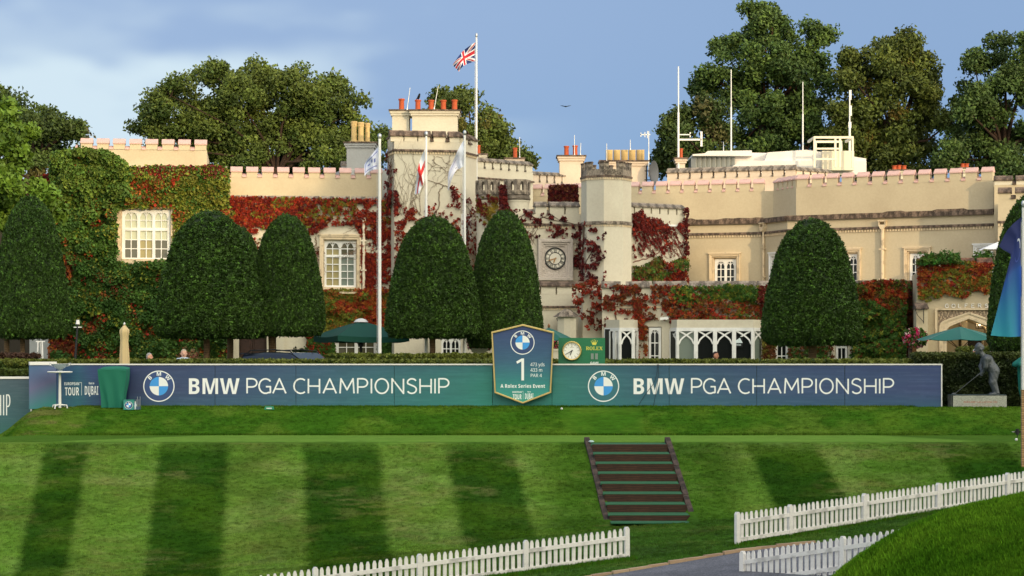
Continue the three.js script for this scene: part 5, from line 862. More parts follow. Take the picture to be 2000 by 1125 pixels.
bigTree('broadleaf_tree', 'dark tree filling the sky beside the end block', 101, [1960, 300], [[1975, 325, 44, 1.5], [1925, 105, 28], [1905, 122, 14], [1960, 95, 28], [1992, 98, 28], [1950, 150, 32], [1905, 180, 22], [1890, 200, 18], [1985, 175, 40], [1930, 205, 40], [1880, 228, 24], [1970, 235, 46], [1920, 260, 40], [1870, 265, 26], [2030, 130, 40], [2035, 220, 50], [1890, 300, 36], [1950, 305, 44], [2020, 300, 46], [1850, 315, 30]], { seed: 17, dark: [0.020, 0.046, 0.014], light: [0.1, 0.155, 0.03], dens: 1.0 });
bigTree('bean_tree', 'bright large leaved tree reaching in at the left edge', 72, [-30, 330], [[0, 225, 26], [22, 250, 20], [10, 285, 26], [25, 320, 14], [5, 345, 24], [40, 370, 14], [70, 372, 13], [92, 385, 12], [15, 385, 24], [55, 392, 16], [98, 410, 11], [90, 432, 8], [20, 352, 16], [-6, 415, 22], [-40, 280, 60], [-40, 380, 50]], { seed: 18, leaf: leafLime, dark: [0.06, 0.13, 0.012], light: [0.16, 0.26, 0.03], dens: 1.5, size: 0.9, trunkR: 0.3, depth: 0.6 });

// clipped yews: one is built, the others are copies of it stretched to their own size
const topiaryProto = (() => {
  const r = rng(77), g = new THREE.Group(), R = 1.63, H = 4.25;
  const prof = [[0, 0.0], [0.01, 0.15], [0.045, 0.3], [0.11, 0.465], [0.19, 0.595], [0.29, 0.7], [0.4, 0.785], [0.5, 0.845], [0.62, 0.902], [0.74, 0.948], [0.84, 0.978], [0.9, 0.99], [0.945, 0.985], [0.975, 0.93], [0.99, 0.8], [1, 0.55], [1, 0]];
  const rad = (t) => { for (let i = 1; i < prof.length; i++) if (t <= prof[i][0]) { const [a, x] = prof[i - 1], [b, y] = prof[i]; return lerp(x, y, (t - a) / Math.max(1e-6, b - a)); } return 0; };
  const core = lathe(prof.map(([t, q]) => [Math.max(0.001, q * R - 0.07), (1 - t) * H]).reverse(), 40), p = core.attributes.position;
  for (let i = 0; i < p.count; i++) { const b = 0.05 * (fbm(p.getX(i) * 1.5 + 9, p.getY(i) * 1.5, p.getZ(i) * 1.5, 3) - 0.5); p.setXYZ(i, p.getX(i) * (1 + b), p.getY(i), p.getZ(i) * (1 + b)); } core.computeVertexNormals();
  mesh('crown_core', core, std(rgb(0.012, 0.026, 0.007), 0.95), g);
  const items = [];
  for (let i = 0; i < 12000; i++) {
    const low = r() < 0.05, t = low ? 0.97 + 0.03 * r() : Math.pow(r(), 0.62) , a = r() * 6.2832, lump = 1 + 0.045 * (fbm(Math.cos(a) * 2 + 3, Math.sin(a) * 2, t * 5, 3) - 0.5) * 2, q = low ? rad(0.97) * Math.sqrt(r()) : rad(t);
    const P = V(Math.cos(a) * q * R * lump, (1 - t) * H + (low ? -0.05 * r() : 0), Math.sin(a) * q * R * lump), out = V(Math.cos(a), t < 0.2 ? 1 - t * 3 : 0.2, Math.sin(a)).normalize(); P.addScaledVector(out, 0.05 * (r() - 0.8));
    const v = r(), c = mix3([0.020, 0.053, 0.006], [0.050, 0.102, 0.012], fbm(P.x * 2.2 + 20, P.y * 2.2, P.z * 2.2, 3)), k = 0.6 + 0.9 * v * v + (r() < 0.12 ? 1.3 : 0);  // a few leaves brightened as painted highlight specks
    items.push([P, randQ(r), 0.75 + 0.5 * r(), rgb(c[0] * k, c[1] * k, c[2] * k)]);
  }
  const crown = inst('leaves', leafTiny, leafMat, items, g, false);
  return g;
})();
function topiary(label, cx, hw, top, bottom, d, trunks, turn) {
  const root = thing('clipped_tree', label, 'clipped tree', [XAT(cx, d), 0, -d], 0, 'clipped yew trees along the terrace'), k = d / F; bottom -= 7;
  const cr = topiaryProto.clone(); cr.name = 'crown'; cr.position.y = YAT(bottom, d); cr.scale.set(hw * k / 1.63, (bottom - top) * k / 4.25, hw * k / 1.63); cr.rotation.y = turn; root.add(cr);
  for (const [px, wpx] of trunks) { const y1 = YAT(bottom - 8, d), r0 = wpx * k / 2, x = (px - cx) * k; mesh('trunk', taper([V(x + 0.03, -0.2, 0), V(x - 0.02, y1 * 0.4, 0.02), V(x + 0.02, y1 * 0.75, 0), V(x, y1 + 0.3, 0)], [r0 * 1.25, r0, r0 * 0.95, r0 * 1.05], 12), trunkGrey, root); }
  return root;
}
topiary('leftmost clipped tree, its side cut by the picture edge, on two stems', 60, 73, 384, 664, 68, [[12, 11], [43, 10]], 0.3);
topiary('clipped tree broadest of all, left of the brown door, in front of a paler one', 411, 106, 413, 664, 69, [[403, 13]], 1.9);
topiary('paler clipped tree mostly hidden behind the broad one', 468, 53, 443, 664, 74, [[449, 13]], 2.7);
topiary('clipped tree between the brown door and the tall two light window', 560, 73.5, 419, 660, 70, [[531, 16]], 3.6);
topiary('clipped tree in front of the big tower, right of the green parasol', 846, 91, 423, 664, 70, [[844, 12]], 4.4);
topiary('clipped tree left of the stone framed clock, over the shield sign', 986, 73, 412, 682, 72, [[972, 14]], 5.3);
topiary('clipped tree standing alone in front of the wing with the two drainpipes', 1585, 95, 428, 678, 69, [[1586, 16]], 0.9);
topiary('clipped tree at the far right behind the blue banner', 2015, 84, 380, 690, 63, [[2015, 16]], 2.2);

// hedges
function hedge(label, pts, yTop, depth, { seed = 1, n = 9000, dark = [0.03, 0.06, 0.008], light = [0.15, 0.17, 0.024], y0 = 0 } = {}) { // pts: [px, d] along its front
  const r = rng(seed), A = at(pts[0][0], HY, pts[0][1]), B = at(pts[1][0], HY, pts[1][1]), u = B.clone().sub(A), len = u.length(); u.normalize(); const nn = V(-u.z, 0, u.x), root = thing('hedge', label, 'hedge', A.clone().setY(y0), Math.atan2(-u.z, u.x));
  const g = new THREE.BoxGeometry(len, yTop - y0, depth, Math.round(len * 2.5), 6, 5).translate(len / 2, (yTop - y0) / 2, -depth / 2), p = g.attributes.position;
  const bump = (x, y, z) => 0.1 * (fbm(x * 0.9 + seed, y * 0.9, z * 0.9, 3) - 0.5);
  for (let i = 0; i < p.count; i++) { const x = p.getX(i), y = p.getY(i), z = p.getZ(i), e = bump(x, y, z), ty = smoothstep(y, (yTop - y0) * 0.75, yTop - y0); p.setXYZ(i, x, y * (1 + e * 0.5) - 0.03, z < -depth / 2 ? z + e + 0.05 + 0.08 * ty : z + e - 0.05 - 0.08 * ty); } g.computeVertexNormals();
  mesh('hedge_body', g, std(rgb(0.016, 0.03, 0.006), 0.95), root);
  const items = [];
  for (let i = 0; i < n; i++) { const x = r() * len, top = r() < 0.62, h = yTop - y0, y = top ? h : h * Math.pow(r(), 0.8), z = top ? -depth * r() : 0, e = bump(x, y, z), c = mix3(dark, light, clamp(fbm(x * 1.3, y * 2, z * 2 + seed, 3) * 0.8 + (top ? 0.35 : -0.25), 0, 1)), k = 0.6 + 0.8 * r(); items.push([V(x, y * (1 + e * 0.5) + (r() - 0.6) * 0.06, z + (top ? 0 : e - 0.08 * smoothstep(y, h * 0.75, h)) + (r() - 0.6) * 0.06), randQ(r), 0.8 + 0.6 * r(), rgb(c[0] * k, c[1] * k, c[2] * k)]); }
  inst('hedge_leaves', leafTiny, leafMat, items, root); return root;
}
hedge('long low clipped hedge just behind the blue hoarding', [[-120, 61.6], [1960, 61.6]], 1.42, 1.5, { seed: 3, n: 26000 });
hedge('second hedge row under the tall flagpoles', [[640, 66], [1045, 66]], 1.6, 1.2, { seed: 4, n: 4500 });
hedge('clipped hedge with a dark face behind the golfer statue', [[1790, 61.2], [2080, 61.0]], 1.63, 1.0, { seed: 5, n: 8500, dark: [0.010, 0.022, 0.004], light: [0.07, 0.09, 0.018] });
hedge('short hedge in front of the porch door', [[1880, 67], [2060, 67]], 1.84, 1.0, { seed: 6, n: 3000 });
hedge('hedge stepping down at the left end of the hoarding', [[-140, 60.9], [66, 60.9]], 1.12, 0.6, { seed: 7, n: 3600, y0: -0.8, light: [0.08, 0.11, 0.018] });
hedge('low reddish hedge under the leftmost clipped tree', [[-60, 65], [66, 65]], 1.62, 0.8, { seed: 8, n: 1200, dark: [0.04, 0.014, 0.012], light: [0.09, 0.05, 0.03] });
hedge('short hedge beneath the broad clipped trees', [[380, 66.5], [560, 66.5]], 1.42, 1.0, { seed: 9, n: 2200 });

// tufts of shrub on the porch roof, pale grasses on the terrace
for (const [label, cx, cy, w, d, n, c] of [['green shrub spilling over the left porch battlement', 1815, 499, 20, 73.6, 210, C.mid], ['leafy shrub over the middle porch battlements', 1852, 497, 22, 73.6, 230, C.mid], ['sparse shrub under the white roof parasol', 1922, 497, 18, 74, 200, C.mid], ['dry tawny grasses beside the man in a pale shirt', 370, 690, 22, 66.3, 160, [0.16, 0.09, 0.04]], ['conical green shrub beside the brown door', 585, 690, 15, 72, 420, [0.04, 0.09, 0.012]]]) {
  const r = rng(cx), o = thing('shrub', label, 'shrub', [XAT(cx, d), YAT(cy + 8, d), -d]), k = d / F, it = []; for (let i = 0; i < n; i++) { const t = r() * (0.45 + 0.55 * fbm(i * 0.37, cx, 1, 2)), a = r() * 6.28, q = w * k * (0.2 + 1.1 * r()) * (1 - 0.6 * t), sp = Math.floor(r() * 7); it.push([V(Math.cos(a) * q + Math.sin(sp * 2.1) * w * k * 0.5 * t, ((t * 20 + 9 * t * Math.sin(sp * 3.7)) - 8) * k, Math.sin(a) * q * 0.6), randQ(r), 0.8 + 0.8 * r(), rgb(c[0] * (0.6 + 0.8 * r()), c[1] * (0.6 + 0.8 * r()), c[2])]); }
  inst('foliage', leafTiny, leafMat, it, o); mesh('stem', [0, 1, 2].map((q) => taper([V(0, -0.3, 0), V((q - 1) * 0.1, 0.15, 0.05)], [0.02, 0.01], 5)), bark, o);
}
// a belt of tall trees behind and to the right of the camera: the shade on the lawn and lower walls is theirs
{
  const root = new THREE.Group(); root.name = 'treeline'; root.userData.kind = 'stuff'; root.userData.label = 'belt of tall trees behind the camera'; scene.add(root);
  const r = rng(909), leaf = leafClump(12, 1.1, 0.95, 0.8, 36), items = [], tr = [];
  const tree = (x, z, top, R) => { const y0 = -3.4; tr.push(taper([V(x, y0, z), V(x + 0.2, top * 0.5, z), V(x, top * 0.85, z)], [0.5, 0.35, 0.12], 7)); const n = Math.round(R * top * 7.5); for (let i = 0; i < n; i++) { const t = r(), y = lerp(y0 + 2, top - 0.6, t), q = R * Math.sqrt(r()) * (t > 0.75 ? Math.sqrt(1 - Math.pow((t - 0.75) / 0.25, 2)) * 0.9 + 0.1 : 1), a = r() * 6.28; const k = 0.7 + 0.6 * r(); items.push([V(x + Math.cos(a) * q, y, z + Math.sin(a) * q), randQ(r), 0.8 + 0.5 * r(), rgb(0.03 * k, 0.065 * k, 0.016 * k)]); } };
  for (const [x, top] of SHADE_NEAR) tree(x + (r() - 0.5), -12 + (r() - 0.5) * 3, top + (r() - 0.5) * 0.8, 3.6);
  for (let x = 12; x < 66; x += 6) tree(x, 14 + (r() - 0.5) * 4, 20 + r() * 2, 4.2);
  inst('crown', leaf, leafMat, items, root); mesh('trunk', tr, bark, root);
}
// ---------------------------------------------------------------- hoardings and signs
const BLUE = '#3d9be9', PRINT = '#f2f3f2';
const glyph = { P: [.58, [[[0, 0], [0, 1], [.32, 1]], 'a.32,.72,.28,-90,90', [[.32, .44], [0, .44]]]] };
// thin monoline capitals: unit height, each a list of strokes (points) drawn with round joins
const THIN = (() => { const arc = (cx, cy, rx, ry, a, b, n = 12) => Array.from({ length: n + 1 }, (_, i) => { const t = (a + (b - a) * i / n) * Math.PI / 180; return [cx + rx * Math.cos(t), cy + ry * Math.sin(t)]; });
  return { P: [.6, [[[0, 0], [0, 1], [.3, 1], ...arc(.3, .72, .3, .28, 90, -90), [0, .44]]]], G: [.72, [[...arc(.4, .5, .4, .5, 40, 300).map(([x, y]) => [x, y]), [.68, .06], [.7, .08], [.7, .46], [.42, .46]]]], A: [.8, [[[0, 0], [.4, 1], [.8, 0]], [[.13, .3], [.67, .3]]]], C: [.66, [[...arc(.42, .5, .42, .5, 52, 308)]]], H: [.68, [[[0, 0], [0, 1]], [[.68, 0], [.68, 1]], [[0, .5], [.68, .5]]]], M: [.86, [[[0, 0], [.06, 1], [.43, .25], [.8, 1], [.86, 0]]]], I: [.02, [[[.01, 0], [.01, 1]]]], O: [.8, [arc(.4, .5, .4, .5, 0, 360, 28)]], N: [.7, [[[0, 0], [0, 1], [.7, 0], [.7, 1]]]], S: [.56, [[...arc(.29, .75, .27, .25, 25, 200, 9), ...arc(.28, .26, .28, .26, 70, -155, 11)]]] }; })();
function thinText(c, str, x0, x1, yTop, yBase, lw, sx = 1) {        // fits str between x0 and x1
  const h = yBase - yTop, tot = [...str].reduce((a, ch) => a + THIN[ch][0] * h * sx, 0), gap = (x1 - x0 - lw - tot) / (str.length - 1); let x = x0 + lw / 2; c.strokeStyle = PRINT; c.lineWidth = lw; c.lineJoin = 'round'; c.lineCap = 'butt';
  for (const ch of str) { for (const st of THIN[ch][1]) { c.beginPath(); st.forEach(([a, b], i) => { const X = x + a * h * sx, Y = yBase - lw / 2 - b * (h - lw); i ? c.lineTo(X, Y) : c.moveTo(X, Y); }); c.stroke(); } x += THIN[ch][0] * h * sx + gap; }
}
function fitText(c, str, x0, x1, yTop, yBase, font, fill = PRINT) { // stretched to the box; cap height
  c.save(); c.font = font.replace('%', '100'); c.fillStyle = fill; const m = c.measureText(str), L = m.actualBoundingBoxLeft, wd = L + m.actualBoundingBoxRight, a = m.actualBoundingBoxAscent, b = /[gjpqyQ,]/.test(str) ? 0 : m.actualBoundingBoxDescent; c.translate(x0, yBase); c.scale((x1 - x0) / wd, (yBase - yTop) / a); c.fillText(str, L, 0); c.restore();
}
function roundel(c, x, y, R, bg) {
  c.save(); c.translate(x, y); c.beginPath(); c.arc(0, 0, R, 0, 7); c.fillStyle = PRINT; c.fill(); c.beginPath(); c.arc(0, 0, R * 0.93, 0, 7); c.fillStyle = bg; c.fill();
  const q = R * 0.59; for (let i = 0; i < 4; i++) { c.beginPath(); c.moveTo(0, 0); c.arc(0, 0, q, i * Math.PI / 2, (i + 1) * Math.PI / 2); c.closePath(); c.fillStyle = i % 2 ? PRINT : BLUE; if (i === 0 || i === 2) c.fillStyle = BLUE; c.fill(); }
  c.fillStyle = PRINT; c.font = `bold ${R * 0.33}px sans-serif`; c.textAlign = 'center'; c.textBaseline = 'middle'; ['B', 'M', 'W'].forEach((l, i) => { c.save(); c.rotate((i - 1) * 0.82); c.translate(0, -R * 0.76); c.scale(1.15, 1); c.fillText(l, 0, 0); c.restore(); }); c.restore();
}
function gradient(c, x0, x1, y0, y1, stops) { const g = c.createLinearGradient(x0, 0, x1, 0); stops.forEach(([t, col]) => g.addColorStop(t, col)); c.fillStyle = g; c.fillRect(x0, y0, x1 - x0, y1 - y0); }
function weave(c, w, h, seed) { const r = rng(seed); for (let i = 0; i < 900; i++) { c.fillStyle = `rgba(${r() < 0.5 ? '255,255,255' : '0,0,0'},${0.012 + 0.012 * r()})`; c.fillRect(r() * w, r() * h, 30 + 160 * r(), 2 + 10 * r()); } }
const Y0 = 712, Y1 = 796;
const STOPS = [[250, '#24325c'], [330, '#2e3f69'], [480, '#324c70'], [620, '#335d76'], [780, '#2d6c74'], [900, '#297572'], [1020, '#268376'], [1130, '#2a7272'], [1260, '#316175'], [1400, '#355474'], [1600, '#364b75'], [1840, '#3b4a78']];
function hoardTex(x0, x1, draw) {
  return canvas(2048, Math.round(2048 * (Y1 - Y0) / (x1 - x0)), (c, w, h) => { const S = w / (x1 - x0);
    const st = STOPS.map(([x, col]) => [(x - x0) / (x1 - x0), col]).filter(([t]) => t >= -0.12 && t <= 1.12).map(([t, col]) => [clamp(t, 0, 1), col]); gradient(c, 0, w, 0, h, st);
    const g = c.createLinearGradient(0, 0, 0, h); g.addColorStop(0, 'rgba(20,30,90,0.22)'); g.addColorStop(0.55, 'rgba(30,110,120,0)'); g.addColorStop(1, 'rgba(30,160,130,0.22)'); c.fillStyle = g; c.fillRect(0, 0, w, h); weave(c, w, h, x0);
    c.setTransform(S, 0, 0, S, -x0 * S, -Y0 * S); draw(c); c.setTransform(1, 0, 0, 1, 0, 0); });
}
const words = (o, bg) => (c) => { roundel(c, 310.3 + o, 754.3, 30.6, bg); fitText(c, 'BMW', 369 + o, 468 + o, 738.6, 769.8, 'bold %px sans-serif'); thinText(c, 'PGA', 481 + o, 560 + o, 738.2, 770, 3.2); thinText(c, 'CHAMPIONSHIP', 572.5 + o, 878 + o, 738.2, 770, 3.2); };
const hoardL = std(rgb(1, 1, 1), 0.55, { map: hoardTex(250, 962, words(0, '#314a7e')) }), hoardR = std(rgb(1, 1, 1), 0.55, { map: hoardTex(962, 1840, words(868.5, '#33707c')) });
{
  const d = 60, t = thing('advertising_hoarding', 'long blue to teal hoarding lettered BMW PGA CHAMPIONSHIP twice', 'hoarding', [XAT(1045, d), YAT(Y1, d), -d]), k = d / F, ox = 1045, H = (Y1 - Y0 - 1.2) * k;
  const edges = [[250, 420, 0], [420, 578, 0], [578, 770, 0], [770, 962, 0], [962, 1078, 1], [1078, 1307, 1], [1307, 1478, 1], [1478, 1650, 1], [1650, 1840, 1]], r = rng(14);
  for (const [a, b, side] of edges) {
    const w = (b - a) * k - 0.012, g = plain(extr(poly([[-w / 2, 0], [w / 2, 0], [w / 2, H], [-w / 2, H]]), 0.03, -0.03, 0.004)), x = ((a + b) / 2 - ox) * k, p = g.attributes.position, u = g.attributes.uv, [A, B] = side ? [962, 1840] : [250, 962];
    for (let i = 0; i < p.count; i++) u.setXY(i, ((p.getX(i) + x) / k + ox - A) / (B - A), p.getY(i) / ((Y1 - Y0) * k)); g.userData.ready = true;
    const m = mesh('panel', g, side ? hoardR : hoardL, t, true); m.position.set(x, 0, (r() - 0.5) * 0.004); m.rotation.x = (r() - 0.5) * 0.014;
  }
  mesh('top_rail', bx((1840 - 250) * k, 0.04, 0.07, (1045 - ox) * k, H + 0.022, -0.01), pole, t); mesh('end_post', bx(0.035, H + 0.05, 0.07, (1839 - ox) * k, H / 2, -0.012), pole, t);
  const back = std(srgb(90, 92, 94), 0.8); for (let px = 260; px < 1840; px += 79) mesh('brace', [bx(0.05, H, 0.05, (px - ox) * k, H / 2, -0.07), bx(0.04, H * 1.15, 0.04).rotateX(-0.45).translate((px - ox) * k, H * 0.45, -0.34)], back, t);
}
const tourText = (c, x, y, s) => {                           // EUROPEAN TOUR | Race to DUBAI, s = size of the word TOUR
  fitText(c, 'EUROPEAN', x, x + 29 * s, y, y + 6 * s, 'bold %px sans-serif'); fitText(c, 'TOUR', x + 1 * s, x + 29 * s, y + 10 * s, y + 26 * s, 'bold %px sans-serif'); c.fillStyle = PRINT; c.font = `bold ${2.4 * s}px sans-serif`; c.fillText('TM', x + 29.4 * s, y + 2 * s); c.fillRect(x + 33.5 * s, y, 0.7 * s, 26 * s);
  fitText(c, 'Race to', x + 48 * s, x + 58.5 * s, y, y + 4.2 * s, 'bold %px sans-serif'); fitText(c, 'DUBAI', x + 40 * s, x + 66.5 * s, y + 7.5 * s, y + 25 * s, 'bold %px sans-serif'); c.fillRect(x + 48.5 * s, y + 25.6 * s, 2.4 * s, 2.4 * s);
};
{
  // the panel with the tour's lettering and the return that closes the end
  const d = 60, t = thing('advertising_hoarding', 'dark blue end panel lettered EUROPEAN TOUR with its tapering side return', 'hoarding', [XAT(180, d), YAT(798, d), -d - 0.05]), k = d / F, H = 85 * k;
  const mt = canvas(1024, 620, (c, w, h) => { const S = w / 141; gradient(c, 0, w, 0, h, [[0, '#30487a'], [0.3, '#23607a'], [0.5, '#2a4478'], [1, '#22306a']]); const g = c.createLinearGradient(0, 0, 0, h); g.addColorStop(0, 'rgba(24,40,90,.3)'); g.addColorStop(1, 'rgba(20,130,110,.25)'); c.fillStyle = g; c.fillRect(0, 0, w * 0.6, h); weave(c, w, h, 4); c.setTransform(S, 0, 0, S, -109 * S, -713 * S); tourText(c, 125, 746.5, 1.0); c.setTransform(1, 0, 0, 1, 0, 0); });
  const front = (w, h) => { const g = plain(extr(poly([[0, 0], [w, 0], [w, h], [0, h]]), 0.03, -0.03, 0.004)), p = g.attributes.position, u = g.attributes.uv; for (let i = 0; i < p.count; i++) u.setXY(i, p.getX(i) / w, p.getY(i) / h); g.userData.ready = true; return g; };
  const m = mesh('panel', front(141 * k - 0.006, H), std(rgb(1, 1, 1), 0.55, { map: mt }), t, true); m.position.set((109 - 180) * k, 0, 0);
  const rt = canvas(256, 512, (c, w, h) => { const g = c.createLinearGradient(0, 0, w, h); g.addColorStop(0, '#4a6a92'); g.addColorStop(0.45, '#6a6c94'); g.addColorStop(1, '#2f8f86'); c.fillStyle = g; c.fillRect(0, 0, w, h); });
  const q = mesh('return_panel', front(0.9, H), std(rgb(1, 1, 1), 0.55, { map: rt }), t, true); q.rotation.y = 0.75; q.position.set((109 - 180) * k - 0.9 * Math.cos(0.75) + 0.0, 0, 0.9 * Math.sin(0.75)); 
  mesh('top_rail', [bx(141 * k, 0.04, 0.07, (179.5 - 180) * k, H + 0.022, -0.01), bx(0.9, 0.1, 0.07, 0.45, 0, 0).rotateY(0.75).translate((109 - 180) * k - 0.9 * Math.cos(0.75), H + 0.052, 0.9 * Math.sin(0.75))], pole, t);
}
{ // the nearer hoarding at the left edge
  const d = 60.3, k = d / F, t = thing('advertising_hoarding', 'teal hoarding ending in the letters SHIP at the left edge', 'hoarding', [XAT(59, d), YAT(862, d), -d], 0.0), H = 122 * k, w = 3.4;
  const mt = canvas(1024, 512, (c, W2, h) => { const S = W2 / (w / k), g = c.createLinearGradient(0, 0, 0, h); g.addColorStop(0, '#455a68'); g.addColorStop(0.6, '#35606a'); g.addColorStop(1, '#256a62'); c.fillStyle = g; c.fillRect(0, 0, W2, h); weave(c, W2, h, 6); c.setTransform(S, 0, 0, S, W2 - 60 * S, 0); thinText(c, 'CHAMPIONSHIP', -112, 22.5, 27, 65, 2.2, 0.27); c.setTransform(1, 0, 0, 1, 0, 0); });
  const g = plain(extr(poly([[-w, 0], [0, 0], [0, H], [-w, H]]), 0.03, -0.03, 0.004)), p = g.attributes.position, u = g.attributes.uv; for (let i = 0; i < p.count; i++) u.setXY(i, p.getX(i) / w + 1, p.getY(i) / H); g.userData.ready = true;
  const m = mesh('panel', g, std(rgb(1, 1, 1), 0.55, { map: mt }), t, true); m.rotation.y = 0.24; const rl = mesh('top_rail', [bx(w, 0.07, 0.1, -w / 2, H + 0.037, -0.02), bx(0.05, H, 0.06, 0.027, H / 2, -0.015)], pole, t); rl.rotation.y = 0.24;
}
{ // loose cables hung over the hoarding
  const d = 59.93; [[[1284, 711], [1283, 728], [1277, 748], [1262, 768], [1248, 790]], [[1286, 711], [1285.5, 735], [1282, 762], [1276, 795]]].forEach((l, i) => { const o = at(l[0][0], l[0][1], d), t = thing('cable', i ? 'thin dark cable dropping nearly straight across the letter B of the right hand lettering' : 'thin dark cable sweeping left below the right hand lettering', 'cable', [o.x, o.y, o.z]); const c = new THREE.CatmullRomCurve3(l.map(([x, y]) => at(x, y, d).sub(o))).getPoints(16); mesh('wire', taper(c, c.map(() => 0.008), 5), std(srgb(30, 40, 50), 0.6), t); });
}
{ // the shield with the hole number
  const d = 59.75, k = d / F, P = (x, y) => [(x - 1021) * k, (790 - y) * k], t = thing('hole_sign', 'gold edged shield sign for hole 1 with a round emblem', 'sign', [XAT(1021, d), YAT(790, d), -d]);
  const out = [[959.3, 648], [1021, 633], [1082.5, 648], [1076.5, 767.5], [1021, 788.7], [965.5, 767.5]], c0 = [1021, 712], inn = out.map(([x, y]) => [c0[0] + (x - c0[0]) * 0.945, c0[1] + (y - c0[1]) * 0.952]);
  const rim = poly(out.map((p) => P(...p)).reverse()); rim.holes.push(hole(inn.map((p) => P(...p)))); const goldM = std(srgb(196, 172, 112), 0.38, { metalness: 0.55 });
  mesh('gold_rim', extr(rim, 0.11, -0.06, 0.012), goldM, t);
  const ft = canvas(768, 1024, (c, w, h) => { const S = h / 156, g = c.createLinearGradient(0, 0, 0, h); g.addColorStop(0.05, '#2c3f72'); g.addColorStop(0.45, '#2f5c7c'); g.addColorStop(0.75, '#2a8584'); g.addColorStop(1, '#35a08c'); c.fillStyle = g; c.fillRect(0, 0, w, h); weave(c, w, h, 9); c.setTransform(S, 0, 0, S, w / 2 - 1021 * S, -633 * S);
    roundel(c, 1020.5, 669, 23.5, '#2d4576'); c.fillStyle = PRINT; c.beginPath(); [[1008.5, 706], [1019, 700], [1023.5, 700], [1023.5, 743], [1018.3, 743], [1018.3, 706], [1010, 710.5]].forEach(([x, y], i) => i ? c.lineTo(x, y) : c.moveTo(x, y)); c.fill();
    fitText(c, '473 yds', 1036, 1063.5, 708, 715.2, '%px sans-serif'); fitText(c, '433 m', 1036, 1059, 719, 726, '%px sans-serif'); fitText(c, 'PAR 4', 1036.5, 1058.5, 730, 736.5, '%px sans-serif'); fitText(c, 'A Rolex Series Event', 977.5, 1064.5, 750, 757.5, 'bold %px sans-serif'); c.translate(1001, 763.8); tourText(c, 0, 0, 0.31 * 1.9 / 0.95 * 0.52 * 1.9); c.setTransform(1, 0, 0, 1, 0, 0); });
  const g = plain(extr(poly(inn.map(([x, y]) => P(c0[0] + (x - c0[0]) * 1.004, c0[1] + (y - c0[1]) * 1.004)).reverse()), 0.06, -0.055)), p = g.attributes.position, u = g.attributes.uv; for (let i = 0; i < p.count; i++) u.setXY(i, (p.getX(i) / k) / (156 * 0.75) + 0.5, (p.getY(i) / k + 0.0 - 1) / 156); g.userData.ready = true; mesh('face', g, std(rgb(1, 1, 1), 0.5, { map: ft }), t, true);
}
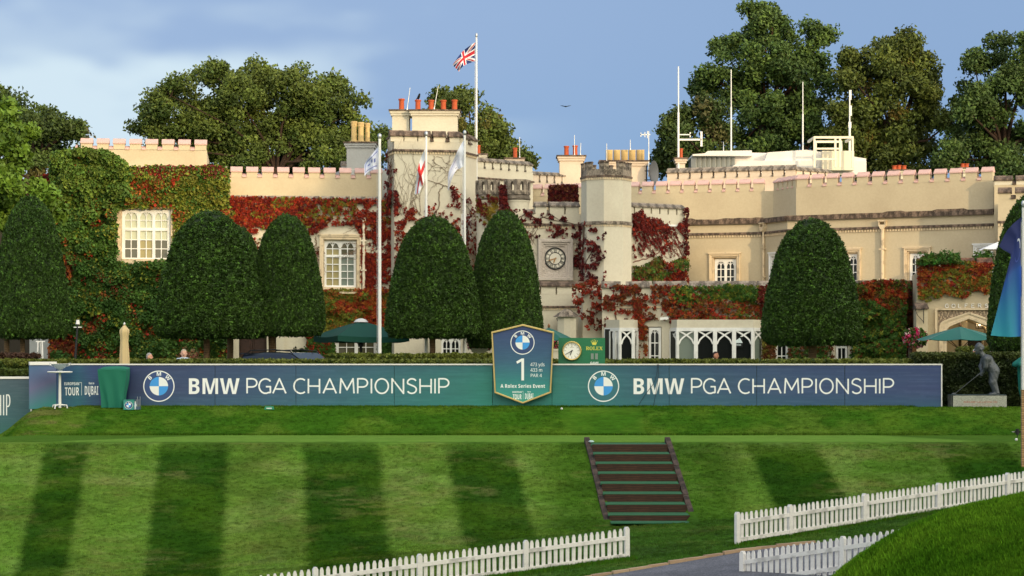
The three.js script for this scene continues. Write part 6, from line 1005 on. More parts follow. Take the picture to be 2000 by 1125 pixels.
{ // the clock board behind the hoarding
  const d = 60.35, k = d / F, x0 = 1090.3, x1 = 1181.3, y0 = 660, y1 = 711, t = thing('clock_board', 'green board with a round gold rimmed clock and a crown emblem', 'clock board', [XAT(1136, d), 0, -d]), yb = YAT(y1 + 1, d), H = (y1 - y0 + 1) * k, W2 = (x1 - x0) * k;
  const ft = canvas(1024, 576, (c, w, h) => { const S = w / (x1 - x0); gradient(c, 0, w, 0, h, [[0, '#0f6a45'], [1, '#0d7046']]); weave(c, w, h, 3); c.setTransform(S, 0, 0, S, -x0 * S, -y0 * S); fitText(c, 'ROLEX', 1144, 1176.6, 676.5, 683.4, 'bold %px serif', '#d9cf52');
    c.fillStyle = '#d9cf52'; c.beginPath(); [[1157, 673.6], [1154.2, 666.2], [1157.6, 669.6], [1157.4, 664.9], [1159.6, 669.2], [1160.3, 664], [1161, 669.2], [1163.2, 664.9], [1163, 669.6], [1166.4, 666.2], [1163.6, 673.6]].forEach(([x, y], i) => i ? c.lineTo(x, y) : c.moveTo(x, y)); c.fill(); for (const [x, y] of [[1154.2, 666], [1157.4, 664.6], [1160.3, 663.8], [1163.2, 664.6], [1166.4, 666]]) { c.beginPath(); c.arc(x, y, 0.75, 0, 7); c.fill(); } fitText(c, 'GAME', 1152.4, 1168.8, 705.8, 710, 'bold %px sans-serif'); c.setTransform(1, 0, 0, 1, 0, 0); });
  const g = plain(bx(W2, H, 0.12, 0, yb + H / 2, 0)), p = g.attributes.position, u = g.attributes.uv; for (let i = 0; i < p.count; i++) u.setXY(i, p.getX(i) / W2 + 0.5, (p.getY(i) - yb) / H); g.userData.ready = true; mesh('board', g, std(rgb(1, 1, 1), 0.5, { map: ft }), t, true);
  for (const px of [1105, 1167]) mesh('leg', bx(0.06, yb, 0.06, (px - 1136) * k, yb / 2, 0), black, t);
  for (const px of [1156.6, 1164.8]) mesh('digit_panel', bx(5.2 * k, 11.5 * k, 0.02, (px - 1136) * k, YAT(696, d), 0.066), std(srgb(126, 140, 132), 0.4), t);
  const cx = (1116.6 - 1136) * k, cy = YAT(685.2, d), R = 17.2 * k, ck = new THREE.Group(); ck.name = 'clock'; t.add(ck); ck.position.set(cx, cy, 0.06); const gm = std(srgb(214, 190, 120), 0.25, { metalness: 0.8 });
  mesh('bezel', [lathe([[R * 0.93, 0], [R * 1.12, 0], [R * 1.13, 0.07], [R * 1.06, 0.11], [R * 0.98, 0.11], [R * 0.93, 0.08]], 48).rotateX(Math.PI / 2)], gm, ck);
  const tt = canvas(512, 512, (c, w) => { c.fillStyle = '#f4f3ee'; c.fillRect(0, 0, w, w); c.translate(w / 2, w / 2); c.fillStyle = '#8f8a74'; for (let i = 0; i < 60; i++) { c.save(); c.rotate(i * Math.PI / 30); c.fillRect(i % 5 ? -1.5 : -7, -236, i % 5 ? 3 : 14, i % 5 ? 12 : 66); c.restore(); } c.fillStyle = '#8a7f55'; c.font = 'bold 34px serif'; c.textAlign = 'center'; c.fillText('ROLEX', 0, -92); c.beginPath(); [[-16, -132], [-26, -162], [-10, -148], [0, -170], [10, -148], [26, -162], [16, -132]].forEach(([x, y], i) => i ? c.lineTo(x, y) : c.moveTo(x, y)); c.fill(); });
  const fg = plain(new THREE.CircleGeometry(R * 0.95, 48).translate(0, 0, 0.05)); fg.userData.ready = true; mesh('clock_face', fg, std(rgb(1, 1, 1), 0.35, { map: tt }), ck, true);
  const hand = (l, w, a, z) => { const h = mesh('clock_hand', extr(poly([[-w / 2, -l * 0.18], [w / 2, -l * 0.18], [w * 0.4, l], [-w * 0.4, l]]), 0.008, z), black, ck); h.rotation.z = a; }; hand(R * 0.52, 0.026, -(200 * Math.PI / 180), 0.062); hand(R * 0.84, 0.02, -(240 * Math.PI / 180), 0.074); mesh('hub', cyl(0.016, 0.016, 0.03, 0, 0, 0).rotateX(Math.PI / 2).translate(0, 0, 0.075), black, ck);
}
// ---------------------------------------------------------------- flags and flagpoles
function flagpole(label, px, pyTop, d, w, base = 0, group) {
  const t = thing('flagpole', label, 'flagpole', [XAT(px, d), base, -d]), h = YAT(pyTop, d) - base, r = w * d / F / 2;
  mesh('pole', taper([V(0, -0.1, 0), V(0, h * 0.5, 0), V(0, h, 0)], [r * 1.15, r, r * 0.82], 14), pole, t); mesh('finial', lathe([[0, 0], [r * 0.9, 0], [r * 0.9, 0.03], [r * 1.25, 0.08], [r * 1.1, 0.15], [0.001, 0.19]], 14).translate(0, h, 0), metal, t);
  const hl = mesh('halyard', cyl(0.006, 0.006, h * 0.9, -r * 1.5, h * 0.5, 0.02, 5), std(srgb(200, 200, 198), 0.8), t); mesh('base_sleeve', cyl(r * 1.8, r * 1.9, 0.35, 0, 0.1, 0), metal, t); return t;
}
flagpole('white flagpole left of the big tower, flying a pale lilac flag', 741.5, 271, 67, 6.6);
flagpole('white flagpole flying a red cross flag in front of the big tower', 832.5, 266, 71.5, 5.6);
flagpole('white flagpole flying a plain pale flag on the right side of the big tower', 907.5, 264, 71, 5.6);
flagpole('white flagpole standing on the big tower with the Union flag', 930.5, 73, 83.2, 4.2, 6);
function flag(label, d, hoist, rows, map, { ripple = 0.12, waves = 2.2, twist = 0.25, seed = 1, notch = 0 } = {}) { // rows: outlines of the top and bottom edges from hoist to fly, in pixels
  const N = 40, M = 24, o = at(hoist[0], hoist[1], d), t = thing('flag', label, 'flag', [o.x, o.y, o.z]), pos = [], uv = [], idx = [], [top, bot] = rows.map((p) => new THREE.CatmullRomCurve3(p.map(([x, y]) => V(x, y, 0))));
  for (let i = 0; i <= N; i++) for (let j = 0; j <= M; j++) { const u = i / N, v = j / M, a = top.getPoint(u), b = bot.getPoint(u), x = lerp(a.x, b.x, v) + notch * u * (v < 0.1 ? smoothstep(v, 0, 0.1) : 1 - (v - 0.1) / 0.9), y = lerp(a.y, b.y, v), dz = Math.sin(u * waves * 6.28 + v * 2.4 + seed) * ripple * Math.min(1, u * 2.5) + twist * (v - 0.5) * u + 0.04 * Math.sin(v * 7 + u * 9 + seed); const P = at(x, y, d - dz).sub(o); pos.push(P.x, P.y, P.z); uv.push(u, 1 - v); }
  for (let i = 0; i < N; i++) for (let j = 0; j < M; j++) { const a = i * (M + 1) + j, b = a + M + 1; idx.push(a, a + 1, b, b, a + 1, b + 1); }
  const g = new THREE.BufferGeometry(); g.setAttribute('position', new THREE.Float32BufferAttribute(pos, 3)); g.setAttribute('uv', new THREE.Float32BufferAttribute(uv, 2)); g.setIndex(idx); g.computeVertexNormals(); g.userData.ready = true;
  mesh('cloth', g, new THREE.MeshPhysicalMaterial({ color: rgb(1, 1, 1), map, roughness: 0.8, side: THREE.DoubleSide, transmission: 0.2, thickness: 0 }), t, true);
  for (const v of [0.03, 0.97]) mesh('toggle', new THREE.SphereGeometry(0.025, 8, 6).translate(0.02, -(lerp(top.getPoint(0).y, bot.getPoint(0).y, v) - hoist[1]) * d / F, 0), metal, t); return t;
}
const unionTex = canvas(512, 256, (c, w, h) => { c.fillStyle = '#1d2f6e'; c.fillRect(0, 0, w, h); const L = (x0, y0, x1, y1, s, wd) => { c.strokeStyle = s; c.lineWidth = wd; c.beginPath(); c.moveTo(x0, y0); c.lineTo(x1, y1); c.stroke(); }; L(0, 0, w, h, '#f0f0f0', 52); L(w, 0, 0, h, '#f0f0f0', 52); L(0, 10, w / 2, h / 2 + 10, '#c4202f', 17); L(w, h - 10, w / 2, h / 2 - 10, '#c4202f', 17); L(w - 0, 10 - 20, w / 2, h / 2 - 10, '#c4202f', 17); L(0, h + 10, w / 2, h / 2 + 10, '#c4202f', 17); L(w / 2, 0, w / 2, h, '#f0f0f0', 86); L(0, h / 2, w, h / 2, '#f0f0f0', 86); L(w / 2, 0, w / 2, h, '#c4202f', 50); L(0, h / 2, w, h / 2, '#c4202f', 50); });
flag('Union flag blowing from the top of the tower flagpole', 83.2, [928, 82], [[[928, 82.5], [914, 92], [904, 100], [894, 112], [884, 127]], [[928, 119], [918, 123], [908, 127], [901, 133], [896.5, 140]]], unionTex, { ripple: 0.12, waves: 1.3, twist: 0.3 });
const crossTex = canvas(512, 300, (c, w, h) => { c.fillStyle = '#eef0f2'; c.fillRect(0, 0, w, h); c.fillStyle = '#d62a2c'; c.fillRect(w / 2 - 42, 0, 84, h); c.fillRect(0, h / 2 - 36, w, 72); });
flag('white flag with a red cross hanging limp on the middle flagpole', 71.5, [831, 290], [[[831, 290], [824, 303], [817, 325], [813, 348], [810, 380]], [[831, 345], [829, 352], [825, 362], [822, 368], [819.5, 377]]], crossTex, { ripple: 0.16, waves: 1.6, twist: 0.4, seed: 2 });
const lilacTex = canvas(512, 320, (c, w, h) => { c.fillStyle = '#dcdff0'; c.fillRect(0, 0, w, h); c.strokeStyle = '#8d92c4'; c.lineWidth = 22; c.strokeRect(60, 56, w - 110, h - 110); c.fillStyle = '#6f78b4'; c.fillRect(120, 130, 60, 66); c.fillRect(230, 96, 40, 60); c.fillRect(300, 150, 70, 34); c.fillStyle = '#f4f5fa'; c.fillRect(200, 176, 80, 50); c.fillRect(330, 88, 60, 44); });
flag('pale lilac flag with darker blocks on the left flagpole', 67, [739.5, 285], [[[739.5, 285], [733, 293], [726, 302], [717, 312], [711.5, 322]], [[739.5, 331], [733, 331], [726, 333], [718, 337], [712, 344]]], lilacTex, { ripple: 0.12, waves: 1.4, twist: 0.25, seed: 3 });
const paleTex = canvas(256, 256, (c, w, h) => { gradient(c, 0, w, 0, h, [[0, '#dfe6f4'], [0.5, '#eeeaf2'], [1, '#f0eef2']]); c.fillStyle = '#b9a7c4'; c.fillRect(110, 60, 60, 16); c.fillStyle = '#3a3a42'; c.fillRect(120, 200, 18, 8); });
flag('plain pale flag hanging from the pole on the tower right side', 71, [905.5, 274], [[[905.5, 274], [896, 290], [886, 312], [876, 338], [874.5, 371]], [[905.5, 325], [898, 329], [892, 332], [884, 346], [876, 372]]], paleTex, { ripple: 0.14, waves: 1.6, twist: 0.3, seed: 5 });
{ // the blue banner near the right edge, with its pole and wooden post
  const d = 52.6, ft = canvas(512, 1024, (c, w, h) => { const g = c.createLinearGradient(0, 0, 0, h); g.addColorStop(0, '#1e2a63'); g.addColorStop(0.33, '#22397f'); g.addColorStop(0.42, '#2a5aa4'); g.addColorStop(0.72, '#2a83ae'); g.addColorStop(1, '#2f9fb4'); c.fillStyle = g; c.fillRect(0, 0, w, h); const q = c.createLinearGradient(0, 0, w, 0); q.addColorStop(0, 'rgba(30,80,200,0.75)'); q.addColorStop(0.25, 'rgba(30,90,200,0.15)'); q.addColorStop(0.6, 'rgba(30,160,170,0)'); c.fillStyle = q; c.fillRect(0, h * 0.4, w, h * 0.6); c.strokeStyle = '#dfe6f2'; c.lineWidth = 20; c.beginPath(); c.ellipse(170, 250, 120, 90, 0.3, 2.7, 4.5); c.stroke(); c.strokeStyle = 'rgba(90,110,190,.6)'; c.lineWidth = 14; c.beginPath(); c.ellipse(140, 260, 90, 90, 0, 0.4, 3.1); c.stroke(); });
  flag('blue banner fading to teal beside the right edge', d, [1995, 424], [[[1995, 424], [1972, 447], [1951, 480], [1976, 498], [1962, 545], [1946, 605], [1935, 655]].reverse().slice(0, 0).concat([[1995, 424], [1980, 436], [1966, 452], [1951, 481]]), [[1995, 657], [1975, 658], [1955, 657], [1935, 655]]], ft, { ripple: 0.05, waves: 0.8, twist: 0.2, seed: 4, notch: 26 });
  flagpole('white banner pole at the right edge of the picture', 1998, 405, d, 5.2, -2.0);
  const pt = thing('wooden_post', 'pale wooden post at the foot of the banner pole', 'post', [XAT(1998.5, d - 0.4), -1.9, -d + 0.4]); mesh('post', extr(poly([[-0.05, 0], [0.05, 0], [0.05, YAT(762, d) + 1.9], [-0.05, YAT(762, d) + 1.9]]), 0.1, -0.05, 0.006), std(srgb(240, 212, 160), 0.8, { map: woodTex }), pt); mesh('post_cap', bx(0.12, 0.02, 0.12, 0, YAT(761.5, d) + 1.9, 0), std(srgb(150, 124, 84), 0.8), pt);
}
// ---------------------------------------------------------------- parasols
function parasol(name, label, px, d, pyTop, pyEdge, pyBot, hw, mat, poleMat, { sides = 8, valance = 0, capMat = null, turn = 0, base = 0, poleR = 0.035 } = {}) {
  const k = d / F, t = thing(name, label, 'parasol', [XAT(px, d), base, -d], 0), yT = YAT(pyTop, d) - base, yE = YAT(pyEdge, d) - base, yB = YAT(pyBot, d) - base, R = hw * k, ribs = [], cn = [];
  for (let i = 0; i < sides; i++) cn.push((i + 0.5) / sides * 2 * Math.PI + turn);
  const pos = [], N = 8; const ptAt = (a, b, u, q) => { const sag = 0.05 * R * Math.sin(Math.PI * q) * u, rr = R * u, x = lerp(Math.sin(a), Math.sin(b), q) * rr, z = lerp(Math.cos(a), Math.cos(b), q) * rr; return [x, yT - (yT - yE) * (0.82 * u + 0.18 * u * u) - sag * 0.6, z]; };
  const quad = (a, b, c, e) => pos.push(...a, ...b, ...c, ...b, ...e, ...c);
  for (let i = 0; i < sides; i++) { const a = cn[i], b = cn[(i + 1) % sides] + (i === sides - 1 ? 2 * Math.PI : 0); for (let u = 0; u < N; u++) for (let q = 0; q < 6; q++) quad(ptAt(a, b, u / N, q / 6), ptAt(a, b, (u + 1) / N, q / 6), ptAt(a, b, u / N, (q + 1) / 6), ptAt(a, b, (u + 1) / N, (q + 1) / 6));
    if (valance) for (let q = 0; q < 6; q++) { const A = ptAt(a, b, 1, q / 6), B = ptAt(a, b, 1, (q + 1) / 6), dn = (p) => [p[0] * 1.004, p[1] - valance, p[2] * 1.004]; quad(A, dn(A), B, dn(B)); }
    ribs.push(taper([V(0, yT - 0.1, 0), V(Math.sin(a) * R * 0.97, yE - 0.02, Math.cos(a) * R * 0.97)], [0.018, 0.012], 5), taper([V(0, yE - 0.35, 0), V(Math.sin(a) * R * 0.5, lerp(yT, yE, 0.5) - 0.06, Math.cos(a) * R * 0.5)], [0.012, 0.012], 5)); }
  const g = new THREE.BufferGeometry(); g.setAttribute('position', new THREE.Float32BufferAttribute(pos, 3)); g.computeVertexNormals(); mesh('canopy', plain(g), mat, t);
  mesh('pole', cyl(poleR, poleR, yT - 0.02, 0, (yT - 0.02) / 2, 0), poleMat, t); mesh('ribs', ribs, poleMat, t); mesh('hub', cyl(poleR * 2, poleR * 2, 0.12, 0, yE - 0.33, 0), black, t);
  if (capMat) mesh('vent_cap', lathe([[R * 0.14, -0.06], [R * 0.1, 0.03], [R * 0.04, 0.07], [0.001, 0.08]], 8).translate(0, yT + 0.02, 0), capMat, t); else mesh('finial', lathe([[0, 0], [0.03, 0], [0.05, 0.06], [0.02, 0.12], [0.001, 0.14]], 10).translate(0, yT, 0), poleMat, t);
  mesh('base', lathe([[0, 0], [0.3, 0], [0.3, 0.06], [0.06, 0.1], [0.06, 0.25]], 20), black, t); return t;
}
const canvasG = (r, g, b) => new THREE.MeshPhysicalMaterial({ color: srgb(r, g, b), roughness: 0.85, side: THREE.DoubleSide, transmission: 0.12, thickness: 0 });
const woodPole = std(srgb(176, 128, 74), 0.6, { map: woodTex });
parasol('parasol', 'big dark green parasol with a white top left of the big tower', 705, 72.5, 627, 656, 700, 103, std(srgb(10, 74, 62), 0.85, { side: THREE.DoubleSide }), black, { sides: 4, valance: 0.2, capMat: pole, turn: 0.42, poleR: 0.05 });
parasol('parasol', 'teal parasol with a wooden pole in front of the porch arch', 1875, 70, 638, 663, 700, 84, canvasG(18, 104, 94), woodPole, { sides: 8, turn: 0.2, poleR: 0.05 });
parasol('parasol', 'teal parasol half hidden between the shield sign and the clock board', 1072, 66, 640, 664, 700, 52, canvasG(16, 92, 82), woodPole, { sides: 8, turn: 0.1 });
parasol('parasol', 'white parasol on the porch roof beside the blue banner', 1968, 75.2, 466, 487, 510, 56, std(srgb(236, 236, 236), 0.8, { side: THREE.DoubleSide }), pole, { sides: 8, base: 4.6 });
{ // folded parasols
  const fold = (name, label, px, d, py0, py1, prof, mat, pm, rib, n = 9) => { const t = thing(name, label, 'parasol', [XAT(px, d), 0, -d]), k = d / F, pts = prof.map(([y, w]) => [w * k, YAT(y, d)]).reverse(), g = lathe(pts, 48), p = g.attributes.position; for (let i = 0; i < p.count; i++) { const x = p.getX(i), z = p.getZ(i), a = Math.atan2(z, x), e = 1 + rib * Math.cos(a * n) + 0.06 * Math.sin(p.getY(i) * 5 + a * 2); p.setX(i, x * e); p.setZ(i, z * e); } g.computeVertexNormals(); mesh('folded_canopy', g, mat, t); mesh('pole', cyl(0.03, 0.03, YAT(py0, d), 0, YAT(py0, d) / 2, 0), pm, t); mesh('finial', lathe([[0, 0], [0.025, 0], [0.035, 0.04], [0.001, 0.09]], 10).translate(0, YAT(py0, d) - 0.01, 0), pole, t); mesh('base', lathe([[0, 0], [0.26, 0], [0.26, 0.05], [0.05, 0.1]], 20), black, t); return t; };
  fold('parasol', 'folded beige parasol behind the covered stand', 243, 60.6, 634, 720, [[635, 1.5], [638, 4], [644, 9.2], [650, 9.8], [656, 8.2], [668, 7.6], [690, 8.4], [708, 9.4], [722, 9], [724, 2]], std(srgb(204, 180, 134), 0.9), woodPole, 0.07, 7);
  fold('parasol', 'folded teal parasol behind the banner pole', 2003, 60.4, 690, 780, [[692, 1], [700, 12], [708, 22], [715, 25], [717, 15], [735, 15], [760, 13], [776, 9], [778, 2]], std(srgb(20, 108, 98), 0.85), black, 0.09, 8);
}
// ---------------------------------------------------------------- figures
const smin = (a, b, k) => { const h = clamp(0.5 + 0.5 * (b - a) / k, 0, 1); return lerp(b, a, h) - k * h * (1 - h); };
function capsule(p, [a, b, ra, rb]) { const ax = a[0], ay = a[1], az = a[2], dx = b[0] - ax, dy = b[1] - ay, dz = b[2] - az, px = p[0] - ax, py = p[1] - ay, pz = p[2] - az, t = clamp((px * dx + py * dy + pz * dz) / (dx * dx + dy * dy + dz * dz || 1e-9), 0, 1); return Math.hypot(px - dx * t, py - dy * t, pz - dz * t) - lerp(ra, rb, t); }
function sdfMesh(caps, cell, k = 0.05, extra = null) {       // one smooth surface round a set of tapered bones
  const lo = [1e9, 1e9, 1e9], hi = [-1e9, -1e9, -1e9]; for (const [a, b, ra, rb] of caps) for (let i = 0; i < 3; i++) { lo[i] = Math.min(lo[i], a[i] - ra, b[i] - rb); hi[i] = Math.max(hi[i], a[i] + ra, b[i] + rb); }
  const c = lo.map((v, i) => (v + hi[i]) / 2), half = Math.max(...hi.map((v, i) => v - lo[i])) / 2 + 3 * cell, N = Math.min(120, Math.ceil(2 * half / cell));
  const f = (p) => { let d = 1e9; for (const q of caps) d = smin(d, capsule(p, q), k); return extra ? extra(p, d) : d; };
  const mc = new MarchingCubes(N, new THREE.MeshBasicMaterial(), false, false, 90000); mc.isolation = 0;
  for (let z = 0; z < N; z++) for (let y = 0; y < N; y++) for (let x = 0; x < N; x++) { const p = [c[0] + (x - N / 2) / (N / 2) * half, c[1] + (y - N / 2) / (N / 2) * half, c[2] + (z - N / 2) / (N / 2) * half]; let out = 0; for (let i = 0; i < 3; i++) out = Math.max(out, lo[i] - p[i], p[i] - hi[i]); mc.field[x + y * N + z * N * N] = out > 2 * cell ? -1 : -f(p); }
  mc.update(); const n = mc.count, pos = new Float32Array(n * 3), nor = new Float32Array(n * 3), e = cell * 0.5;
  for (let i = 0; i < n; i++) { const p = [0, 1, 2].map((j) => mc.positionArray[i * 3 + j] * half + c[j]); pos.set(p, i * 3); const g = [f([p[0] + e, p[1], p[2]]) - f([p[0] - e, p[1], p[2]]), f([p[0], p[1] + e, p[2]]) - f([p[0], p[1] - e, p[2]]), f([p[0], p[1], p[2] + e]) - f([p[0], p[1], p[2] - e])], l = Math.hypot(...g) || 1; nor.set(g.map((v) => v / l), i * 3); }
  const g = new THREE.BufferGeometry(); g.setAttribute('position', new THREE.BufferAttribute(pos, 3)); g.setAttribute('normal', new THREE.BufferAttribute(nor, 3)); return plain(g);
}
{ // the golfer statue on its plinth
  const d = 60.1, k = d / F, t = thing('golfer_statue', 'dark bronze statue of a golfer bent over a club on a grey plinth', 'statue', [XAT(1906, d), YAT(797, d), -d]), Y = (y) => (797 - y) * k, X = (x) => (x - 1906) * k, J = (x, y, z = 0) => [X(x), Y(y), z];
  const bronze = std(srgb(84, 88, 92), 0.5, { metalness: 0.15, bumpMap: stoneBump, bumpScale: 0.01 }), pt = YAT(771.5, d) - YAT(797, d);
  const hands = J(1918.5, 728.5, 0.0);
  const caps = [ // [joint, joint, radius, radius]
    [J(1911.5, 678), J(1912.5, 682), 0.112, 0.108], [J(1912.5, 675.8), J(1916, 679), 0.103, 0.1], [J(1910, 686), J(1908.5, 689), 0.075, 0.055], [J(1915, 688), J(1922, 697), 0.072, 0.085],
    [J(1925, 701, -0.14), J(1925, 701, 0.14), 0.115, 0.115], [J(1928, 704), J(1936, 718), 0.185, 0.165], [J(1938, 719, -0.06), J(1938, 719, 0.06), 0.165, 0.165], [J(1941, 724, -0.08), J(1941, 724, 0.08), 0.15, 0.15],
    [J(1922.5, 701, 0.22), J(1922, 716, 0.2), 0.085, 0.066], [J(1922, 716, 0.2), [hands[0] + 0.03, hands[1] + 0.05, 0.05], 0.064, 0.045], [J(1924.5, 701, -0.24), J(1919, 716, -0.19), 0.085, 0.066], [J(1919, 716, -0.19), [hands[0], hands[1] + 0.02, -0.03], 0.064, 0.045],
    [hands, J(1916, 731), 0.052, 0.045], [[hands[0] + 0.015, hands[1] + 0.025, 0.04], [hands[0] - 0.03, hands[1] - 0.01, 0.02], 0.042, 0.035],
    [J(1941, 726, 0.1), J(1937.5, 746, 0.14), 0.145, 0.105], [J(1937.5, 746, 0.14), J(1944, 766, 0.16), 0.108, 0.085], [J(1944, 768.5, 0.17), J(1932, 770, 0.2), 0.055, 0.042], [J(1946, 769, 0.165), J(1942, 769.5, 0.175), 0.055, 0.05],
    [J(1942, 726, -0.1), J(1941, 746, -0.16), 0.145, 0.105], [J(1941, 746, -0.16), J(1947, 766, -0.2), 0.108, 0.085], [J(1947, 768.5, -0.2), J(1936, 770, -0.2), 0.055, 0.042],
    [J(1906.2, 681), J(1903.6, 684.4), 0.022, 0.03], [J(1907.6, 678.4, -0.05), J(1907.6, 678.4, 0.05), 0.028, 0.028], [J(1914, 682, 0.105), J(1914.4, 684, 0.108), 0.024, 0.018], [J(1914, 682, -0.105), J(1914.4, 684, -0.108), 0.024, 0.018], [J(1908.3, 687.5, -0.02), J(1908.3, 687.5, 0.02), 0.03, 0.03]];
  const tr = { x: X(1940) };
  const fig = mesh('figure', sdfMesh(caps, 0.018, 0.035, (p, q) => q + (p[1] < Y(722) && p[1] > Y(768) ? 0.003 * Math.sin(p[1] * 31 + p[0] * 50 + p[2] * 17) : 0.003 * Math.sin(p[1] * 27 + p[2] * 33 + p[0] * 21))), bronze, t);
  const fing = []; for (let i = 0; i < 4; i++) { const f = i * 0.02; fing.push(taper([V(hands[0] - 0.02 + f * 0.3, hands[1] - 0.0 - f * 1.2, 0.055), V(hands[0] - 0.055, hands[1] - 0.01 - f * 1.2, 0.035), V(hands[0] - 0.05, hands[1] - 0.02 - f * 1.2, -0.02)], [0.013, 0.012, 0.009], 6)); } fing.push(taper([V(hands[0] + 0.01, hands[1] + 0.02, 0.05), V(hands[0] - 0.03, hands[1] - 0.035, 0.05), V(hands[0] - 0.045, hands[1] - 0.06, 0.035)], [0.014, 0.012, 0.01], 6)); mesh('fingers', fing, bronze, fig);
  const belt = mesh('belt', new THREE.TorusGeometry(0.168, 0.014, 8, 28).rotateX(Math.PI / 2).scale(1.0, 1, 1.28).rotateZ(0.45).translate(X(1938), Y(720.5), 0), bronze, fig);
  const club = new THREE.Group(); club.name = 'golf_club'; t.add(club); const h0 = V(...hands).add(V(0.02, 0.06, 0)), h1 = V(X(1865), Y(768.5), 0.02); mesh('shaft', taper([h0, h0.clone().lerp(h1, 0.22), h0.clone().lerp(h1, 0.24), h1], [0.018, 0.016, 0.009, 0.008], 8), bronze, club); mesh('club_head', new THREE.SphereGeometry(0.06, 16, 10).scale(1.15, 0.55, 0.8).translate(X(1862.5), Y(769.3), 0.03), bronze, club);
  const pg = canvas(1024, 256, (c, w, h) => { c.fillStyle = '#a9aa9c'; c.fillRect(0, 0, w, h); const r = rng(8); for (let i = 0; i < 5000; i++) { c.fillStyle = `rgba(${r() < 0.5 ? '60,62,58' : '225,222,210'},0.10)`; c.fillRect(r() * w, r() * h, 3 + 26 * r(), 2 + 12 * r()); } fitText(c, 'BERNARD GALLACHER OBE', 200, 850, 108, 150, '%px serif', '#b0553f'); fitText(c, 'CAPTAIN 1991 1993 1995', 330, 720, 185, 202, '%px serif', '#b0705c'); });
  const pl = mesh('plinth', extr(poly([[X(1856), 0], [X(1960.5), 0], [X(1960.5), pt - 0.006], [X(1856), pt - 0.006]]), 0.75, -0.38, 0.012), std(srgb(168, 170, 158), 0.9, { map: stoneTex, bumpMap: stoneBump, bumpScale: 0.008 }), t);
  const fc = plain(bx(104 * k, pt - 0.03, 0.01, X(1908.2), (pt - 0.006) / 2, 0.375)), u = fc.attributes.uv; fc.userData.ready = true; mesh('inscription', fc, std(rgb(1, 1, 1), 0.9, { map: pg }), t, true);
  mesh('bronze_base', bx(104 * k, 0.022, 0.7, X(1908.2), pt + 0.005, 0), std(srgb(70, 84, 88), 0.5, { metalness: 0.3 }), t);
}
// people, seen from the chest up over the hedge
const personParts = (() => {
  const body = [[[0, 1.60, 0.01], [0, 1.66, 0], 0.088, 0.09], [[0, 1.545, 0.035], [0, 1.535, 0.045], 0.055, 0.045], [[0, 1.52, -0.01], [0, 1.42, -0.01], 0.058, 0.066], [[0, 1.62, 0.095], [0, 1.595, 0.112], 0.016, 0.02], [[0.088, 1.62, 0], [0.092, 1.6, 0], 0.022, 0.016], [[-0.088, 1.62, 0], [-0.092, 1.6, 0], 0.022, 0.016],
    [[-0.155, 1.4, -0.01], [0.155, 1.4, -0.01], 0.078, 0.078], [[0, 1.36, 0], [0, 1.12, 0.01], 0.15, 0.135], [[-0.08, 1.0, 0], [0.08, 1.0, 0], 0.13, 0.13],
    ...[-1, 1].flatMap((s) => [[[s * 0.19, 1.39, -0.01], [s * 0.235, 1.12, -0.02], 0.058, 0.046], [[s * 0.235, 1.12, -0.02], [s * 0.22, 0.88, 0.06], 0.044, 0.032], [[s * 0.22, 0.86, 0.065], [s * 0.215, 0.79, 0.08], 0.034, 0.028], [[s * 0.2, 0.84, 0.09], [s * 0.185, 0.79, 0.115], 0.013, 0.011], [[s * 0.09, 0.96, 0], [s * 0.1, 0.52, 0.01], 0.09, 0.062], [[s * 0.1, 0.52, 0.01], [s * 0.1, 0.09, -0.02], 0.06, 0.042], [[s * 0.1, 0.045, -0.02], [s * 0.115, 0.035, 0.15], 0.045, 0.034]])];
  const inf = (l, e) => l.map(([a, b, ra, rb]) => [a, b, ra + e, rb + e]);
  const shirt = inf([[[-0.155, 1.4, -0.01], [0.155, 1.4, -0.01], 0.078, 0.078], [[0, 1.36, 0], [0, 1.12, 0.01], 0.15, 0.14], [[-0.06, 1.02, 0], [0.06, 1.02, 0], 0.13, 0.13], [[0, 1.46, -0.012], [0, 1.43, -0.01], 0.058, 0.07], ...[-1, 1].map((s) => [[s * 0.19, 1.39, -0.01], [s * 0.228, 1.16, -0.02], 0.06, 0.055])], 0.014);
  const legs = inf([[[-0.08, 0.96, 0], [0.08, 0.96, 0], 0.125, 0.125], ...[-1, 1].flatMap((s) => [[[s * 0.09, 0.94, 0], [s * 0.1, 0.52, 0.01], 0.09, 0.066], [[s * 0.1, 0.52, 0.01], [s * 0.1, 0.1, -0.02], 0.066, 0.055]])], 0.012);
  const hair = [[[0, 1.665, -0.022], [0, 1.68, -0.01], 0.092, 0.088], [[0, 1.61, -0.045], [0, 1.58, -0.05], 0.07, 0.06]];
  return { body: ready(sdfMesh(body, 0.02, 0.03)), shirt: ready(sdfMesh(shirt, 0.022, 0.05)), legs: ready(sdfMesh(legs, 0.022, 0.05)), hair: ready(sdfMesh(hair, 0.012, 0.03)), eyes: ready([-1, 1].map((s) => new THREE.SphereGeometry(0.012, 8, 6).translate(s * 0.033, 1.632, 0.082))), mouth: ready(bx(0.045, 0.008, 0.01, 0, 1.568, 0.088)) };
})();
